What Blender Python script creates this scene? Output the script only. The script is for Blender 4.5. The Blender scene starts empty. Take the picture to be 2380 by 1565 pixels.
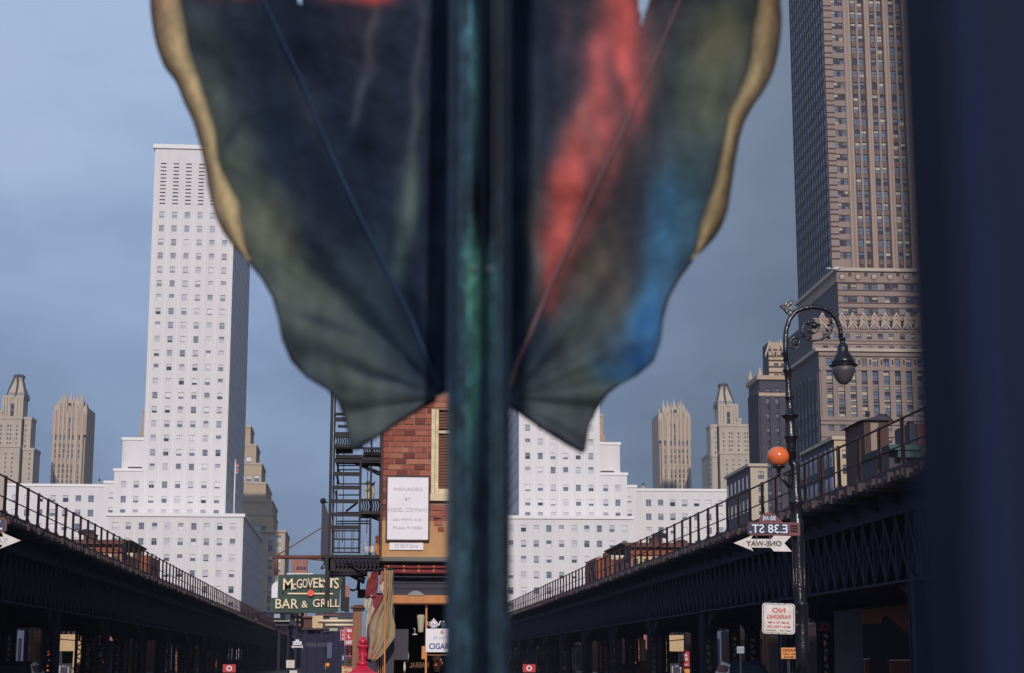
import bpy, math, random
from mathutils import Vector, Matrix
random.seed(7)
# ---------------------------------------------------------------- camera, sky, sun, exposure
scene = bpy.context.scene
COL = scene.collection
PITCH = math.radians(10.65); PSI = 0.0919; FPX = 4000.0; EYE = 1.6
cam = bpy.data.cameras.new('camera'); camo = bpy.data.objects.new('camera', cam); COL.objects.link(camo)
camo.location = (0, 0, EYE)
camo.rotation_euler = (math.pi/2 + PITCH, 0, -PSI)
cam.sensor_width = 36.0; cam.lens = 36.0*FPX/2380.0
cam.clip_start = 0.05; cam.clip_end = 6000
cam.dof.use_dof = True; cam.dof.focus_distance = 90.0; cam.dof.aperture_fstop = 9.5
scene.camera = camo
scene.render.resolution_x = 1024; scene.render.resolution_y = 673
scene.view_settings.view_transform = 'Standard'; scene.view_settings.look = 'None'
scene.view_settings.exposure = 0.0; scene.view_settings.gamma = 1.0

def lin(c):
    c = c/255.0
    return c/12.92 if c <= 0.04045 else ((c+0.055)/1.055)**2.4
def S(r, g, b, k=1.0): return (lin(r)*k, lin(g)*k, lin(b)*k, 1.0)

SUN_EL = math.radians(21.0); SUN_AZ = 0.012          # light travels towards azimuth SUN_AZ (clockwise from +Y)
sd = bpy.data.lights.new('sun', 'SUN'); sd.energy = 2.8; sd.angle = math.radians(0.5); sd.color = (1.0, 0.93, 0.86)
so = bpy.data.objects.new('sun', sd); COL.objects.link(so)
trav = Vector((math.sin(SUN_AZ)*math.cos(SUN_EL), math.cos(SUN_AZ)*math.cos(SUN_EL), -math.sin(SUN_EL)))
so.rotation_euler = trav.to_track_quat('-Z', 'Y').to_euler(); so.location = (0, -40, 60)

w = bpy.data.worlds.new('World'); scene.world = w; w.use_nodes = True
nt = w.node_tree; nt.nodes.clear(); N = nt.nodes.new; Lk = nt.links.new
out = N('ShaderNodeOutputWorld'); mixs = N('ShaderNodeMixShader')
sky = N('ShaderNodeTexSky'); sky.sky_type = 'NISHITA'; sky.sun_disc = False
sky.sun_elevation = SUN_EL; sky.sun_rotation = math.pi + SUN_AZ
b1 = N('ShaderNodeBackground'); b1.inputs[1].default_value = 0.07; Lk(sky.outputs[0], b1.inputs[0])
tc = N('ShaderNodeTexCoord'); sep = N('ShaderNodeSeparateXYZ'); Lk(tc.outputs['Generated'], sep.inputs[0])
rmp = N('ShaderNodeValToRGB'); e = rmp.color_ramp.elements
e[0].position = 0.0; e[0].color = S(100, 120, 158)
e[1].position = 1.0; e[1].color = S(150, 176, 214)
for p, c in ((0.10, S(112, 134, 172)), (0.20, S(146, 168, 206)), (0.30, S(174, 195, 228)), (0.42, S(184, 205, 234))):
    q = rmp.color_ramp.elements.new(p); q.color = c
nz = N('ShaderNodeTexNoise'); nz.inputs['Scale'].default_value = 5.5; nz.inputs['Detail'].default_value = 5.0; nz.inputs['Roughness'].default_value = 0.5
mp = N('ShaderNodeMapping'); mp.inputs['Scale'].default_value = (1.0, 1.0, 2.2); mp.inputs['Location'].default_value = (0.35, 0.1, 0.6)
Lk(tc.outputs['Generated'], mp.inputs[0]); Lk(mp.outputs[0], nz.inputs['Vector'])
# elevation coordinate wobbled by the cloud noise
m1 = N('ShaderNodeMath'); m1.operation = 'MULTIPLY_ADD'; m1.inputs[1].default_value = 0.38; Lk(nz.outputs[0], m1.inputs[0])
m1b = N('ShaderNodeMath'); m1b.operation = 'SUBTRACT'; m1b.inputs[1].default_value = 0.19; Lk(sep.outputs[2], m1b.inputs[0])
Lk(m1b.outputs[0], m1.inputs[2]); Lk(m1.outputs[0], rmp.inputs[0])
# sky darkened to the right: the mirror's dimming put into its colour
mr = N('ShaderNodeMapRange'); mr.inputs['From Min'].default_value = 0.02; mr.inputs['From Max'].default_value = 0.27
mr.interpolation_type = 'SMOOTHSTEP'; Lk(sep.outputs[0], mr.inputs[0])
dk = N('ShaderNodeMix'); dk.data_type = 'RGBA'; dk.blend_type = 'MULTIPLY'
dk.inputs[7].default_value = (0.36, 0.355, 0.34, 1); Lk(mr.outputs[0], dk.inputs[0]); Lk(rmp.outputs[0], dk.inputs[6])
b2 = N('ShaderNodeBackground'); b2.inputs[1].default_value = 1.05; Lk(dk.outputs[2], b2.inputs[0])
mixs.inputs[0].default_value = 0.86; Lk(b1.outputs[0], mixs.inputs[1]); Lk(b2.outputs[0], mixs.inputs[2]); Lk(mixs.outputs[0], out.inputs[0])

# ---------------------------------------------------------------- frames: pixel of the photograph -> place at a known depth
def ray(px, py):
    a, c = px-1190.0, 782.5-py
    ry = FPX*math.cos(PITCH) - c*math.sin(PITCH); rz = FPX*math.sin(PITCH) + c*math.cos(PITCH)
    return Vector((a*math.cos(PSI)+ry*math.sin(PSI), -a*math.sin(PSI)+ry*math.cos(PSI), rz))
class Frame:
    def __init__(s, th): s.th = th; s.eu = Vector((math.cos(th), -math.sin(th), 0)); s.ev = Vector((math.sin(th), math.cos(th), 0))
    def hit(s, px, py, v):
        r = ray(px, py); t = v/r.dot(s.ev); return (t*r.dot(s.eu), EYE+t*r.z)
    def u(s, px, py, v): return s.hit(px, py, v)[0]
    def z(s, px, py, v): return s.hit(px, py, v)[1]
    def hit_u(s, px, py, u):                       # depth v where the ray meets the plane u = const
        r = ray(px, py); t = u/r.dot(s.eu); return (t*r.dot(s.ev), EYE+t*r.z)
    def world(s, u, v, z=0): q = s.eu*u + s.ev*v; return Vector((q.x, q.y, z))
FL = Frame(0.0); FR = Frame(0.0251); FE = Frame(0.0197)
def near(px, py, d):                               # point at camera-axis distance d
    r = ray(px, py); return Vector((0, 0, EYE)) + r*(d/FPX)

# ---------------------------------------------------------------- materials
def mat(name, col, rough=0.8, metal=0.0, noise=None, scale=3.0, col2=None, bump=0.0, bscale=None, spec=0.3, stretch=(1, 1, 1), coord='Object', transl=0.0):
    m = bpy.data.materials.new(name); m.use_nodes = True; t = m.node_tree; b = t.nodes['Principled BSDF']
    b.inputs['Base Color'].default_value = col; b.inputs['Roughness'].default_value = rough; b.inputs['Metallic'].default_value = metal
    b.inputs['Specular IOR Level'].default_value = spec
    if noise or bump:
        tcn = t.nodes.new('ShaderNodeTexCoord'); mpn = t.nodes.new('ShaderNodeMapping'); mpn.inputs['Scale'].default_value = stretch
        t.links.new(tcn.outputs[coord], mpn.inputs[0])
    if noise:
        n = t.nodes.new('ShaderNodeTexNoise'); n.inputs['Scale'].default_value = scale; n.inputs['Detail'].default_value = 6; n.inputs['Roughness'].default_value = 0.62
        t.links.new(mpn.outputs[0], n.inputs['Vector'])
        r = t.nodes.new('ShaderNodeValToRGB'); r.color_ramp.elements[0].position = 0.5-noise/2; r.color_ramp.elements[1].position = 0.5+noise/2
        r.color_ramp.elements[0].color = col2 or tuple(c*0.6 for c in col[:3])+(1,); r.color_ramp.elements[1].color = col
        t.links.new(n.outputs[0], r.inputs[0]); t.links.new(r.outputs[0], b.inputs['Base Color'])
    if bump:
        n2 = t.nodes.new('ShaderNodeTexNoise'); n2.inputs['Scale'].default_value = bscale or scale*5; n2.inputs['Detail'].default_value = 4
        t.links.new(mpn.outputs[0], n2.inputs['Vector'])
        bp = t.nodes.new('ShaderNodeBump'); bp.inputs['Strength'].default_value = bump; bp.inputs['Distance'].default_value = 0.02
        t.links.new(n2.outputs[0], bp.inputs['Height']); t.links.new(bp.outputs[0], b.inputs['Normal'])
    return m
M = {}
M['white_brick'] = mat('white_brick', (0.77, 0.715, 0.715, 1), 0.85, noise=0.7, scale=0.35, col2=(0.62, 0.585, 0.60, 1), stretch=(1, 1, 0.12))
M['white_trim'] = mat('white_trim', (0.80, 0.76, 0.76, 1), 0.7)
M['win_frame'] = mat('win_frame', (0.40, 0.40, 0.46, 1), 0.6)
M['glass_dark'] = mat('glass_dark', (0.035, 0.04, 0.06, 1), 0.12, spec=0.5)
M['glass_mid'] = mat('glass_mid', (0.13, 0.14, 0.20, 1), 0.2, spec=0.5)
M['glass_blue'] = mat('glass_blue', (0.10, 0.14, 0.22, 1), 0.2, spec=0.5)
M['blind_pale'] = mat('blind_pale', (0.55, 0.54, 0.60, 1), 0.8)
M['blind_grey'] = mat('blind_grey', (0.34, 0.35, 0.42, 1), 0.8)
M['blind_white'] = mat('blind_white', (0.72, 0.70, 0.72, 1), 0.8)
M['blind_cream'] = mat('blind_cream', (0.45, 0.40, 0.30, 1), 0.8)
M['tan_brick'] = mat('tan_brick', (0.52, 0.40, 0.28, 1), 0.9, noise=0.6, scale=0.25, col2=(0.40, 0.30, 0.21, 1))
M['pale_stone'] = mat('pale_stone', (0.53, 0.435, 0.35, 1), 0.9, noise=0.6, scale=0.3, col2=(0.40, 0.33, 0.27, 1), stretch=(1, 1, .4))
M['rose_stone'] = mat('rose_stone', (0.50, 0.355, 0.265, 1), 0.9, noise=0.6, scale=0.3, col2=(0.38, 0.27, 0.20, 1), stretch=(1, 1, .4))
M['roof_grey'] = mat('roof_grey', (0.30, 0.27, 0.25, 1), 0.7, noise=0.5, scale=0.3, col2=(0.2, 0.19, 0.19, 1))
M['rose_terracotta'] = mat('rose_terracotta', (0.33, 0.24, 0.20, 1), 0.9, noise=0.6, scale=0.12, col2=(0.23, 0.168, 0.148, 1), stretch=(1, 1, .3))
M['brown_spandrel'] = mat('brown_spandrel', (0.095, 0.052, 0.043, 1), 0.9, noise=0.4, scale=0.4)
M['shade_brick'] = mat('shade_brick', (0.07, 0.06, 0.085, 1), 0.9, noise=0.5, scale=0.3, col2=(0.045, 0.04, 0.065, 1))
M['slate_and_shade_brick'] = mat('slate_and_shade_brick', (0.075, 0.065, 0.085, 1), 0.9, noise=0.5, scale=0.4, col2=(0.05, 0.045, 0.06, 1))  # slate brick, also the shade-darkened copy for walls away from the sun
M['iron'] = mat('iron_navy', (0.034, 0.031, 0.062, 1), 0.95, noise=0.6, scale=1.1, col2=(0.020, 0.018, 0.040, 1), spec=0.15)
M['rust_iron'] = mat('rust_iron', (0.105, 0.052, 0.042, 1), 0.8, noise=0.5, scale=3.0, col2=(0.05, 0.03, 0.035, 1), spec=0.2)
M['tie_wood'] = mat('tie_wood', (0.10, 0.065, 0.06, 1), 0.95, noise=0.5, scale=4.0, col2=(0.04, 0.03, 0.05, 1))
M['black_iron'] = mat('black_iron', (0.014, 0.010, 0.017, 1), 0.6, noise=0.5, scale=5, spec=0.3)
M['lamp_iron'] = mat('lamp_iron', (0.012, 0.010, 0.018, 1), 0.22, noise=0.4, scale=10, spec=0.5, bump=0.35, bscale=30)
M['asphalt'] = mat('asphalt', (0.05, 0.05, 0.055, 1), 0.9, noise=0.5, scale=0.7, bump=0.2, bscale=30)
M['pavement'] = mat('pavement', (0.24, 0.23, 0.22, 1), 0.9, noise=0.5, scale=0.9)
M['mortar'] = mat('mortar', (0.33, 0.215, 0.15, 1), 0.95, noise=0.5, scale=9)
for i, c in enumerate([(170, 98, 84), (180, 112, 94), (156, 84, 74), (188, 126, 104), (128, 72, 66), (172, 102, 90)]):
    M['brick%d' % i] = mat('red_brick_%s' % 'abcdef'[i], S(*c, 1.0), 0.95, noise=0.6, scale=14, bump=0.5, bscale=60)
M['stucco'] = mat('stucco', S(196, 152, 108), 0.95, noise=0.6, scale=3.0, col2=S(160, 118, 82), bump=0.3, bscale=40)
M['cream_paint'] = mat('cream_paint', S(222, 206, 174), 0.6, noise=0.5, scale=6, col2=S(180, 155, 118))
M['sign_white'] = mat('sign_white', S(226, 220, 226), 0.5, noise=0.5, scale=2, col2=S(214, 206, 212))
M['sign_text_grey'] = mat('sign_text_grey', S(170, 166, 176), 0.7)
M['dark_frame'] = mat('dark_frame', S(62, 42, 48), 0.6)
M['sign_green'] = mat('sign_green', S(36, 66, 56), 0.5, noise=0.5, scale=2.5, col2=S(26, 50, 44))
M['letter_cream'] = mat('letter_cream', S(226, 204, 176), 0.5)
M['letter_dark'] = mat('letter_dark', S(52, 30, 28), 0.7)
M['orange_red'] = mat('orange_red', S(232, 78, 60), 0.4)
M['rust_pipe'] = mat('rust_pipe', S(120, 74, 66), 0.8, noise=0.5, scale=8)
M['awning_red'] = mat('awning_red', S(140, 62, 68), 0.9, noise=0.5, scale=6, bump=0.3)
M['awning_tan'] = mat('awning_tan', S(170, 146, 118), 0.9, noise=0.6, scale=4, col2=S(128, 108, 84), bump=0.5, bscale=25)
M['awning_white'] = mat('awning_white', S(208, 190, 172), 0.9, noise=0.5, scale=6)
M['wood_orange'] = mat('wood_orange', S(206, 140, 84), 0.6, noise=0.5, scale=5, stretch=(1, 1, .1), col2=S(170, 104, 60))
M['wood_brown'] = mat('wood_brown', S(150, 106, 80), 0.8, noise=0.5, scale=5, stretch=(3, 3, .2), col2=S(112, 76, 60))
M['shop_dark'] = mat('shop_dark', S(38, 34, 60), 0.5, noise=0.4, scale=1.5)
M['alarm_red'] = mat('alarm_red', S(196, 30, 66), 0.35, noise=0.4, scale=12, col2=S(160, 20, 48), spec=0.5)
M['globe_orange'] = mat('globe_orange', S(232, 116, 60), 0.12, spec=0.7, noise=0.6, scale=18, col2=S(214, 98, 48))
M['bowl_glass'] = mat('bowl_glass', S(84, 76, 86), 0.25, spec=0.6, noise=0.5, scale=40, bump=0.4, bscale=60)
M['sign_blue'] = mat('sign_blue', S(20, 22, 62), 0.35, spec=0.5)
M['sign_rim'] = mat('sign_rim', S(110, 62, 66), 0.5)
M['arrow_white'] = mat('arrow_white', S(216, 208, 204), 0.5, noise=0.4, scale=5, col2=S(190, 178, 170))
M['letter_white'] = mat('letter_white', S(214, 216, 230), 0.5)
M['letter_black'] = mat('letter_black', S(36, 34, 46), 0.6)
M['letter_red'] = mat('letter_red', S(190, 62, 66), 0.6)
M['letter_blue'] = mat('letter_blue', S(40, 60, 120), 0.6)
M['sign_orange'] = mat('sign_orange', S(214, 138, 74), 0.6)
M['sign_red'] = mat('sign_red', S(176, 44, 46), 0.5)
M['cream_wall'] = mat('cream_wall', S(212, 186, 150), 0.9, noise=0.6, scale=1.2, col2=S(180, 150, 112))
M['pink_wall'] = mat('pink_wall', S(172, 118, 104), 0.9, noise=0.6, scale=1.2, col2=S(140, 92, 84))
M['blue_wall'] = mat('blue_wall', S(92, 100, 132), 0.9, noise=0.5, scale=1)
M['rust_brick'] = mat('rust_brick', S(158, 96, 70), 0.95, noise=0.6, scale=1.5, col2=S(112, 64, 52))
M['brown_cornice'] = mat('brown_cornice', S(106, 68, 60), 0.8, noise=0.5, scale=1.5)
M['verdigris'] = mat('verdigris', S(66, 90, 90), 0.7, noise=0.5, scale=2)
M['skin'] = mat('skin', S(206, 136, 106), 0.6)
M['hair'] = mat('hair', S(54, 36, 34), 0.8)
M['suit'] = mat('suit', S(36, 36, 50), 0.9, noise=0.4, scale=20)
M['shirt'] = mat('shirt', S(190, 190, 200), 0.8)
M['car_dark'] = mat('car_dark', S(40, 44, 66), 0.25, spec=0.6)
M['car_red'] = mat('car_red', S(168, 48, 48), 0.25, spec=0.6)
M['car_cream'] = mat('car_cream', S(214, 200, 176), 0.3, spec=0.6)
M['car_orange'] = mat('car_orange', S(214, 120, 50), 0.3, spec=0.6)
M['chrome'] = mat('chrome', (0.5, 0.5, 0.52, 1), 0.2, metal=1.0)
M['rubber'] = mat('rubber', (0.02, 0.02, 0.022, 1), 0.9)
M['amber'] = mat('amber', S(255, 150, 60), 0.3)
M['red_flag'] = mat('red_flag', S(180, 90, 90), 0.9)
M['sleeve'] = mat('dark_sleeve', (0.004, 0.007, 0.018, 1), 0.8, spec=0.1)
M['post_bead'] = mat('post_bead', (0.009, 0.017, 0.052, 1), 0.8, spec=0.15)
M['near_post'] = mat('near_post', (0.0070, 0.0115, 0.036, 1), 0.75, noise=0.6, scale=22, col2=(0.0055, 0.0085, 0.028, 1), stretch=(1, 1, 0.04), spec=0.15)

# ---------------------------------------------------------------- mesh helper
class MB:
    def __init__(s, o=(0, 0, 0)): s.v = []; s.f = []; s.m = []; s.mats = []; s.o = o; s.sm = []
    def mi(s, m):
        m = M[m] if isinstance(m, str) else m
        if m not in s.mats: s.mats.append(m)
        return s.mats.index(m)
    def add(s, vs, fs, m, smooth=False):
        b = len(s.v); s.v += [(p[0]-s.o[0], p[1]-s.o[1], p[2]-s.o[2]) for p in vs]; k = s.mi(m)
        for f in fs: s.f.append(tuple(i+b for i in f)); s.m.append(k); s.sm.append(smooth)
    def box(s, x0, x1, y0, y1, z0, z1, m):
        if x0 > x1: x0, x1 = x1, x0
        if y0 > y1: y0, y1 = y1, y0
        if z0 > z1: z0, z1 = z1, z0
        vs = [(x, y, z) for z in (z0, z1) for y in (y0, y1) for x in (x0, x1)]
        s.add(vs, [(0, 2, 3, 1), (4, 5, 7, 6), (0, 1, 5, 4), (2, 6, 7, 3), (0, 4, 6, 2), (1, 3, 7, 5)], m)
    def frustum(s, x0, x1, y0, y1, z0, X0, X1, Y0, Y1, z1, m):
        vs = [(x0, y0, z0), (x1, y0, z0), (x0, y1, z0), (x1, y1, z0), (X0, Y0, z1), (X1, Y0, z1), (X0, Y1, z1), (X1, Y1, z1)]
        s.add(vs, [(0, 2, 3, 1), (4, 5, 7, 6), (0, 1, 5, 4), (2, 6, 7, 3), (0, 4, 6, 2), (1, 3, 7, 5)], m)
    def quad(s, a, b, c, d, m): s.add([a, b, c, d], [(0, 1, 2, 3)], m)
    def prism(s, poly, y0, y1, m):                 # polygon of (x, z) pushed from y0 to y1
        n = len(poly); ar = sum(poly[i][0]*poly[(i+1) % n][1]-poly[(i+1) % n][0]*poly[i][1] for i in range(n))
        if ar < 0: poly = poly[::-1]
        vs = [(p[0], y0, p[1]) for p in poly]+[(p[0], y1, p[1]) for p in poly]
        fs = [tuple(range(n)), tuple(range(2*n-1, n-1, -1))]+[(i, i+n, (i+1) % n+n, (i+1) % n) for i in range(n)]
        s.add(vs, fs, m)
    def prism_x(s, poly, x0, x1, m):               # polygon of (y, z) pushed along x
        n = len(poly)
        vs = [(x0, p[0], p[1]) for p in poly]+[(x1, p[0], p[1]) for p in poly]
        fs = [tuple(range(n-1, -1, -1)), tuple(range(n, 2*n))]+[(i, (i+1) % n, (i+1) % n+n, i+n) for i in range(n)]
        s.add(vs, fs, m)
    def lathe(s, cx, cy, prof, m, seg=16, smooth=True, axis='z', tilt=None):
        vs = []; fs = []
        for (r, z) in prof:
            for k in range(seg):
                a = 2*math.pi*k/seg
                vs.append((cx+r*math.cos(a), cy+r*math.sin(a), z))
        for j in range(len(prof)-1):
            for k in range(seg):
                k2 = (k+1) % seg; fs.append((j*seg+k, j*seg+k2, (j+1)*seg+k2, (j+1)*seg+k))
        fs.append(tuple(range(seg-1, -1, -1))); fs.append(tuple((len(prof)-1)*seg+k for k in range(seg)))
        s.add(vs, fs, m, smooth)
    def tube(s, pts, r, m, seg=8, smooth=True):
        pts = [Vector(p) for p in pts]; n = len(pts); vs = []; fs = []
        rs = r if isinstance(r, (list, tuple)) else [r]*n
        t0 = (pts[1]-pts[0]).normalized(); up = Vector((0, 1, 0)) if abs(t0.y) < 0.9 else Vector((1, 0, 0))
        for i in range(n):
            t = (pts[min(i+1, n-1)]-pts[max(i-1, 0)]).normalized()
            a = t.cross(up).normalized(); b = a.cross(t).normalized()
            for k in range(seg):
                an = 2*math.pi*k/seg; q = pts[i]+a*rs[i]*math.cos(an)+b*rs[i]*math.sin(an); vs.append(tuple(q))
        for i in range(n-1):
            for k in range(seg):
                k2 = (k+1) % seg; fs.append((i*seg+k, (i+1)*seg+k, (i+1)*seg+k2, i*seg+k2))
        fs.append(tuple(range(seg))); fs.append(tuple((n-1)*seg+k for k in range(seg-1, -1, -1)))
        s.add(vs, fs, m, smooth)
    def ball(s, c, r, m, seg=16, rings=10, sz=1.0):
        prof = [(max(1e-4, r*math.sin(math.pi*i/rings)), c[2]-r*sz*math.cos(math.pi*i/rings)) for i in range(rings+1)]
        s.lathe(c[0], c[1], prof, m, seg)
    def mesh(s, name):
        me = bpy.data.meshes.new(name); me.from_pydata(s.v, [], s.f)
        for m in s.mats: me.materials.append(m)
        me.polygons.foreach_set('material_index', s.m); me.polygons.foreach_set('use_smooth', s.sm); me.update()
        return me
    def build(s, name, parent=None, kind=None, label=None):
        o = bpy.data.objects.new(name, s.mesh(name)); COL.objects.link(o)
        if parent: o.parent = parent
        if kind: o['kind'] = kind
        if label: o['label'] = label
        return o
def thing(name, label, cat, fr, u, v, z=0.0, group=None):
    o = bpy.data.objects.new(name, None); COL.objects.link(o); o.empty_display_size = 0.3
    o.location = fr.world(u, v, z); o.rotation_euler = (0, 0, -fr.th); o['label'] = label; o['category'] = cat
    if group: o['group'] = group
    return o
def tag(o, label, cat, group=None):
    o['label'] = label; o['category'] = cat
    if group: o['group'] = group
    return o
def inst(name, me, parent, loc, scale=(1, 1, 1), rot=(0, 0, 0), label=None):
    o = bpy.data.objects.new(name, me); COL.objects.link(o); o.parent = parent; o.location = loc; o.scale = scale; o.rotation_euler = rot
    if label: o['label'] = label
    return o
KIDS = {}
def copy_tree(o, parent=None):
    c = o.copy(); COL.objects.link(c); c.parent = parent
    for ch in list(o.children): copy_tree(ch, c)
    return c
def twin(root, fr, u, v, label, group=None):       # the same thing seen the other way round on the far pavement
    c = copy_tree(root); c.location = fr.world(u, v, root.location.z); c.rotation_euler = (0, 0, -fr.th+root.rotation_euler.z); c.scale = (-1, 1, 1)
    c['label'] = label
    if group: c['group'] = group; root['group'] = group
    return c
def lettering(txt, m, parent, loc, size, width=None, rot=(math.pi/2, 0, 0), bold=0.0, shear=0.0, depth=0.004, flip=False, name='lettering', scale_z=1.0):
    cu = bpy.data.curves.new('lettering', 'FONT'); cu.body = txt; cu.size = 1.0; cu.align_x = 'CENTER'; cu.align_y = 'CENTER'
    cu.offset = bold; cu.shear = shear; cu.extrude = 0.0; cu.resolution_u = 3
    to = bpy.data.objects.new('tmp', cu); COL.objects.link(to)
    dg = bpy.context.evaluated_depsgraph_get(); me = bpy.data.meshes.new_from_object(to.evaluated_get(dg)); COL.objects.unlink(to)
    bpy.data.objects.remove(to)
    xs = [v.co.x for v in me.vertices]; ys = [v.co.y for v in me.vertices]
    wd = max(xs)-min(xs); ht = max(ys)-min(ys); cx = (max(xs)+min(xs))/2; cy = (max(ys)+min(ys))/2
    sx = (width/wd) if width else size/ht; sy = size/ht
    for v in me.vertices: v.co.x = (v.co.x-cx)*sx*(-1 if flip else 1); v.co.y = (v.co.y-cy)*sy
    # give the letters thickness
    vs = [tuple(v.co) for v in me.vertices]; fs = [tuple(p.vertices) for p in me.polygons]; n = len(vs)
    from collections import Counter
    ec = Counter()
    for f in fs:
        for i in range(len(f)): ec[tuple(sorted((f[i], f[(i+1) % len(f)])))] += 1
    V2 = [(x, y, depth) for x, y, _ in vs]+[(x, y, 0) for x, y, _ in vs]
    F2 = [tuple(f) for f in fs]+[tuple(i+n for i in reversed(f)) for f in fs]
    for (a, b), c in ec.items():
        if c == 1: F2.append((a, b, b+n, a+n))
    m2 = bpy.data.meshes.new(name); m2.from_pydata(V2, [], F2); m2.materials.append(M[m]); m2.update()
    bpy.data.meshes.remove(me)
    o = bpy.data.objects.new(name, m2); COL.objects.link(o); o.parent = parent; o.location = loc; o.rotation_euler = rot
    return o

# ---------------------------------------------------------------- windows and facades
WIN = {}
def win_mesh(frame, up, lo, sash=0.5, mull=True):
    key = (frame, up, lo, sash, mull)
    if key in WIN: return WIN[key]
    b = MB(); t = 0.05; r = 0.045
    b.quad((0, .03, sash), (1, .03, sash), (1, .03, 1), (0, .03, 1), up)
    b.quad((0, .05, 0), (1, .05, 0), (1, .05, sash), (0, .05, sash), lo)
    for x0, x1, z0, z1 in ((0, t, 0, 1), (1-t, 1, 0, 1), (t, 1-t, 0, r), (t, 1-t, 1-r, 1), (t, 1-t, sash-r/2, sash+r/2)):
        b.box(x0, x1, -.04, .06, z0, z1, frame)
    if mull: b.box(.5-.03, .5+.03, -.02, .055, r, 1-r, frame)
    WIN[key] = b.mesh('window'); return WIN[key]
def pick(style):
    if style == 'white':
        k = random.random()
        up = random.choices(['blind_pale', 'blind_grey', 'blind_white', 'glass_mid', 'glass_blue'], (4, 2, 4, 2, 2))[0]
        lo = random.choices(['glass_dark', 'glass_mid', 'blind_pale', 'blind_white', 'glass_blue'], (3, 4, 3, 1.5, 3))[0]
        return win_mesh('win_frame', up, lo, random.choice((0.22, 0.35, 0.5, 0.5, 0.65)), random.random() < .45)
    if style == 'rose':
        up = random.choices(['blind_cream', 'glass_blue', 'glass_dark', 'glass_mid'], (3, 3, 2, 3))[0]
        lo = random.choices(['glass_dark', 'glass_blue', 'glass_mid', 'blind_cream'], (4, 4, 2, .6))[0]
        return win_mesh('glass_dark', up, lo, random.choice((0.5, 0.5, 0.62)), random.random() < .5)
    if style == 'far':
        return win_mesh('tan_brick', random.choice(['glass_mid', 'blind_grey', 'glass_dark']), random.choice(['glass_dark', 'glass_mid']), 0.5, False)
    if style == 'shade':
        return win_mesh('slate_and_shade_brick', random.choice(['glass_mid', 'glass_dark']), 'glass_dark', 0.5, False)
def facade(b, x0, x1, z0, z1, y, cols, rows, m, root=None, style=None, dep=0.28, skip=None):
    """wall in the plane y = const facing -y with real window openings; windows become parts of root"""
    cols = sorted(c for c in cols if c[0] > x0+.02 and c[1] < x1-.02); rows = sorted(r for r in rows if r[0] > z0+.02 and r[1] < z1-.02)
    xs = [x0]+[q for c in cols for q in c]+[x1]; zs = [z0]+[q for r in rows for q in r]+[z1]
    def isw(i, j): return i % 2 == 1 and j % 2 == 1 and not (skip and skip(i//2, j//2))
    nx, nz = len(xs)-1, len(zs)-1
    for j in range(nz):                             # merge runs of wall along x
        i = 0
        while i < nx:
            if isw(i, j): i += 1; continue
            k = i
            while k < nx and not isw(k, j): k += 1
            b.quad((xs[i], y, zs[j]), (xs[k], y, zs[j]), (xs[k], y, zs[j+1]), (xs[i], y, zs[j+1]), m); i = k
    for i in range(nx):
        for j in range(nz):
            if not isw(i, j): continue
            a, c, d, e2 = xs[i], xs[i+1], zs[j], zs[j+1]; Y = y+dep
            b.quad((a, y, d), (a, Y, d), (a, Y, e2), (a, y, e2), m); b.quad((c, Y, d), (c, y, d), (c, y, e2), (c, Y, e2), m)
            b.quad((a, Y, d), (a, y, d), (c, y, d), (c, Y, d), m); b.quad((a, y, e2), (a, Y, e2), (c, Y, e2), (c, y, e2), m)
            if root is not None and style:
                inst('window', pick(style), root, (a-b.o[0], Y-.06-b.o[1], d-b.o[2]), (c-a, 1, e2-d))
def shell(b, x0, x1, y0, y1, z0, z1, m, side=None, top=None):
    """the sides, back and roof that go behind a facade"""
    side = side or m
    b.quad((x1, y0, z0), (x1, y1, z0), (x1, y1, z1), (x1, y0, z1), side)
    b.quad((x0, y1, z0), (x0, y0, z0), (x0, y0, z1), (x0, y1, z1), side)
    b.quad((x1, y1, z0), (x0, y1, z0), (x0, y1, z1), (x1, y1, z1), m)
    b.quad((x0, y0, z1), (x1, y0, z1), (x1, y1, z1), (x0, y1, z1), top or m)
def grid(c0, pitch, n, wdt, start=0): return [(c0+pitch*i-wdt/2, c0+pitch*i+wdt/2) for i in range(start, n)]
def wall(b, x0, x1, y0, y1, z0, z1, cols, rows, m, root, style, top=None, dep=.28, skip=None):
    facade(b, x0, x1, z0, z1, y0, cols, rows, m, root, style, dep, skip); shell(b, x0, x1, y0, y1, z0, z1, m, top=top)
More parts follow.
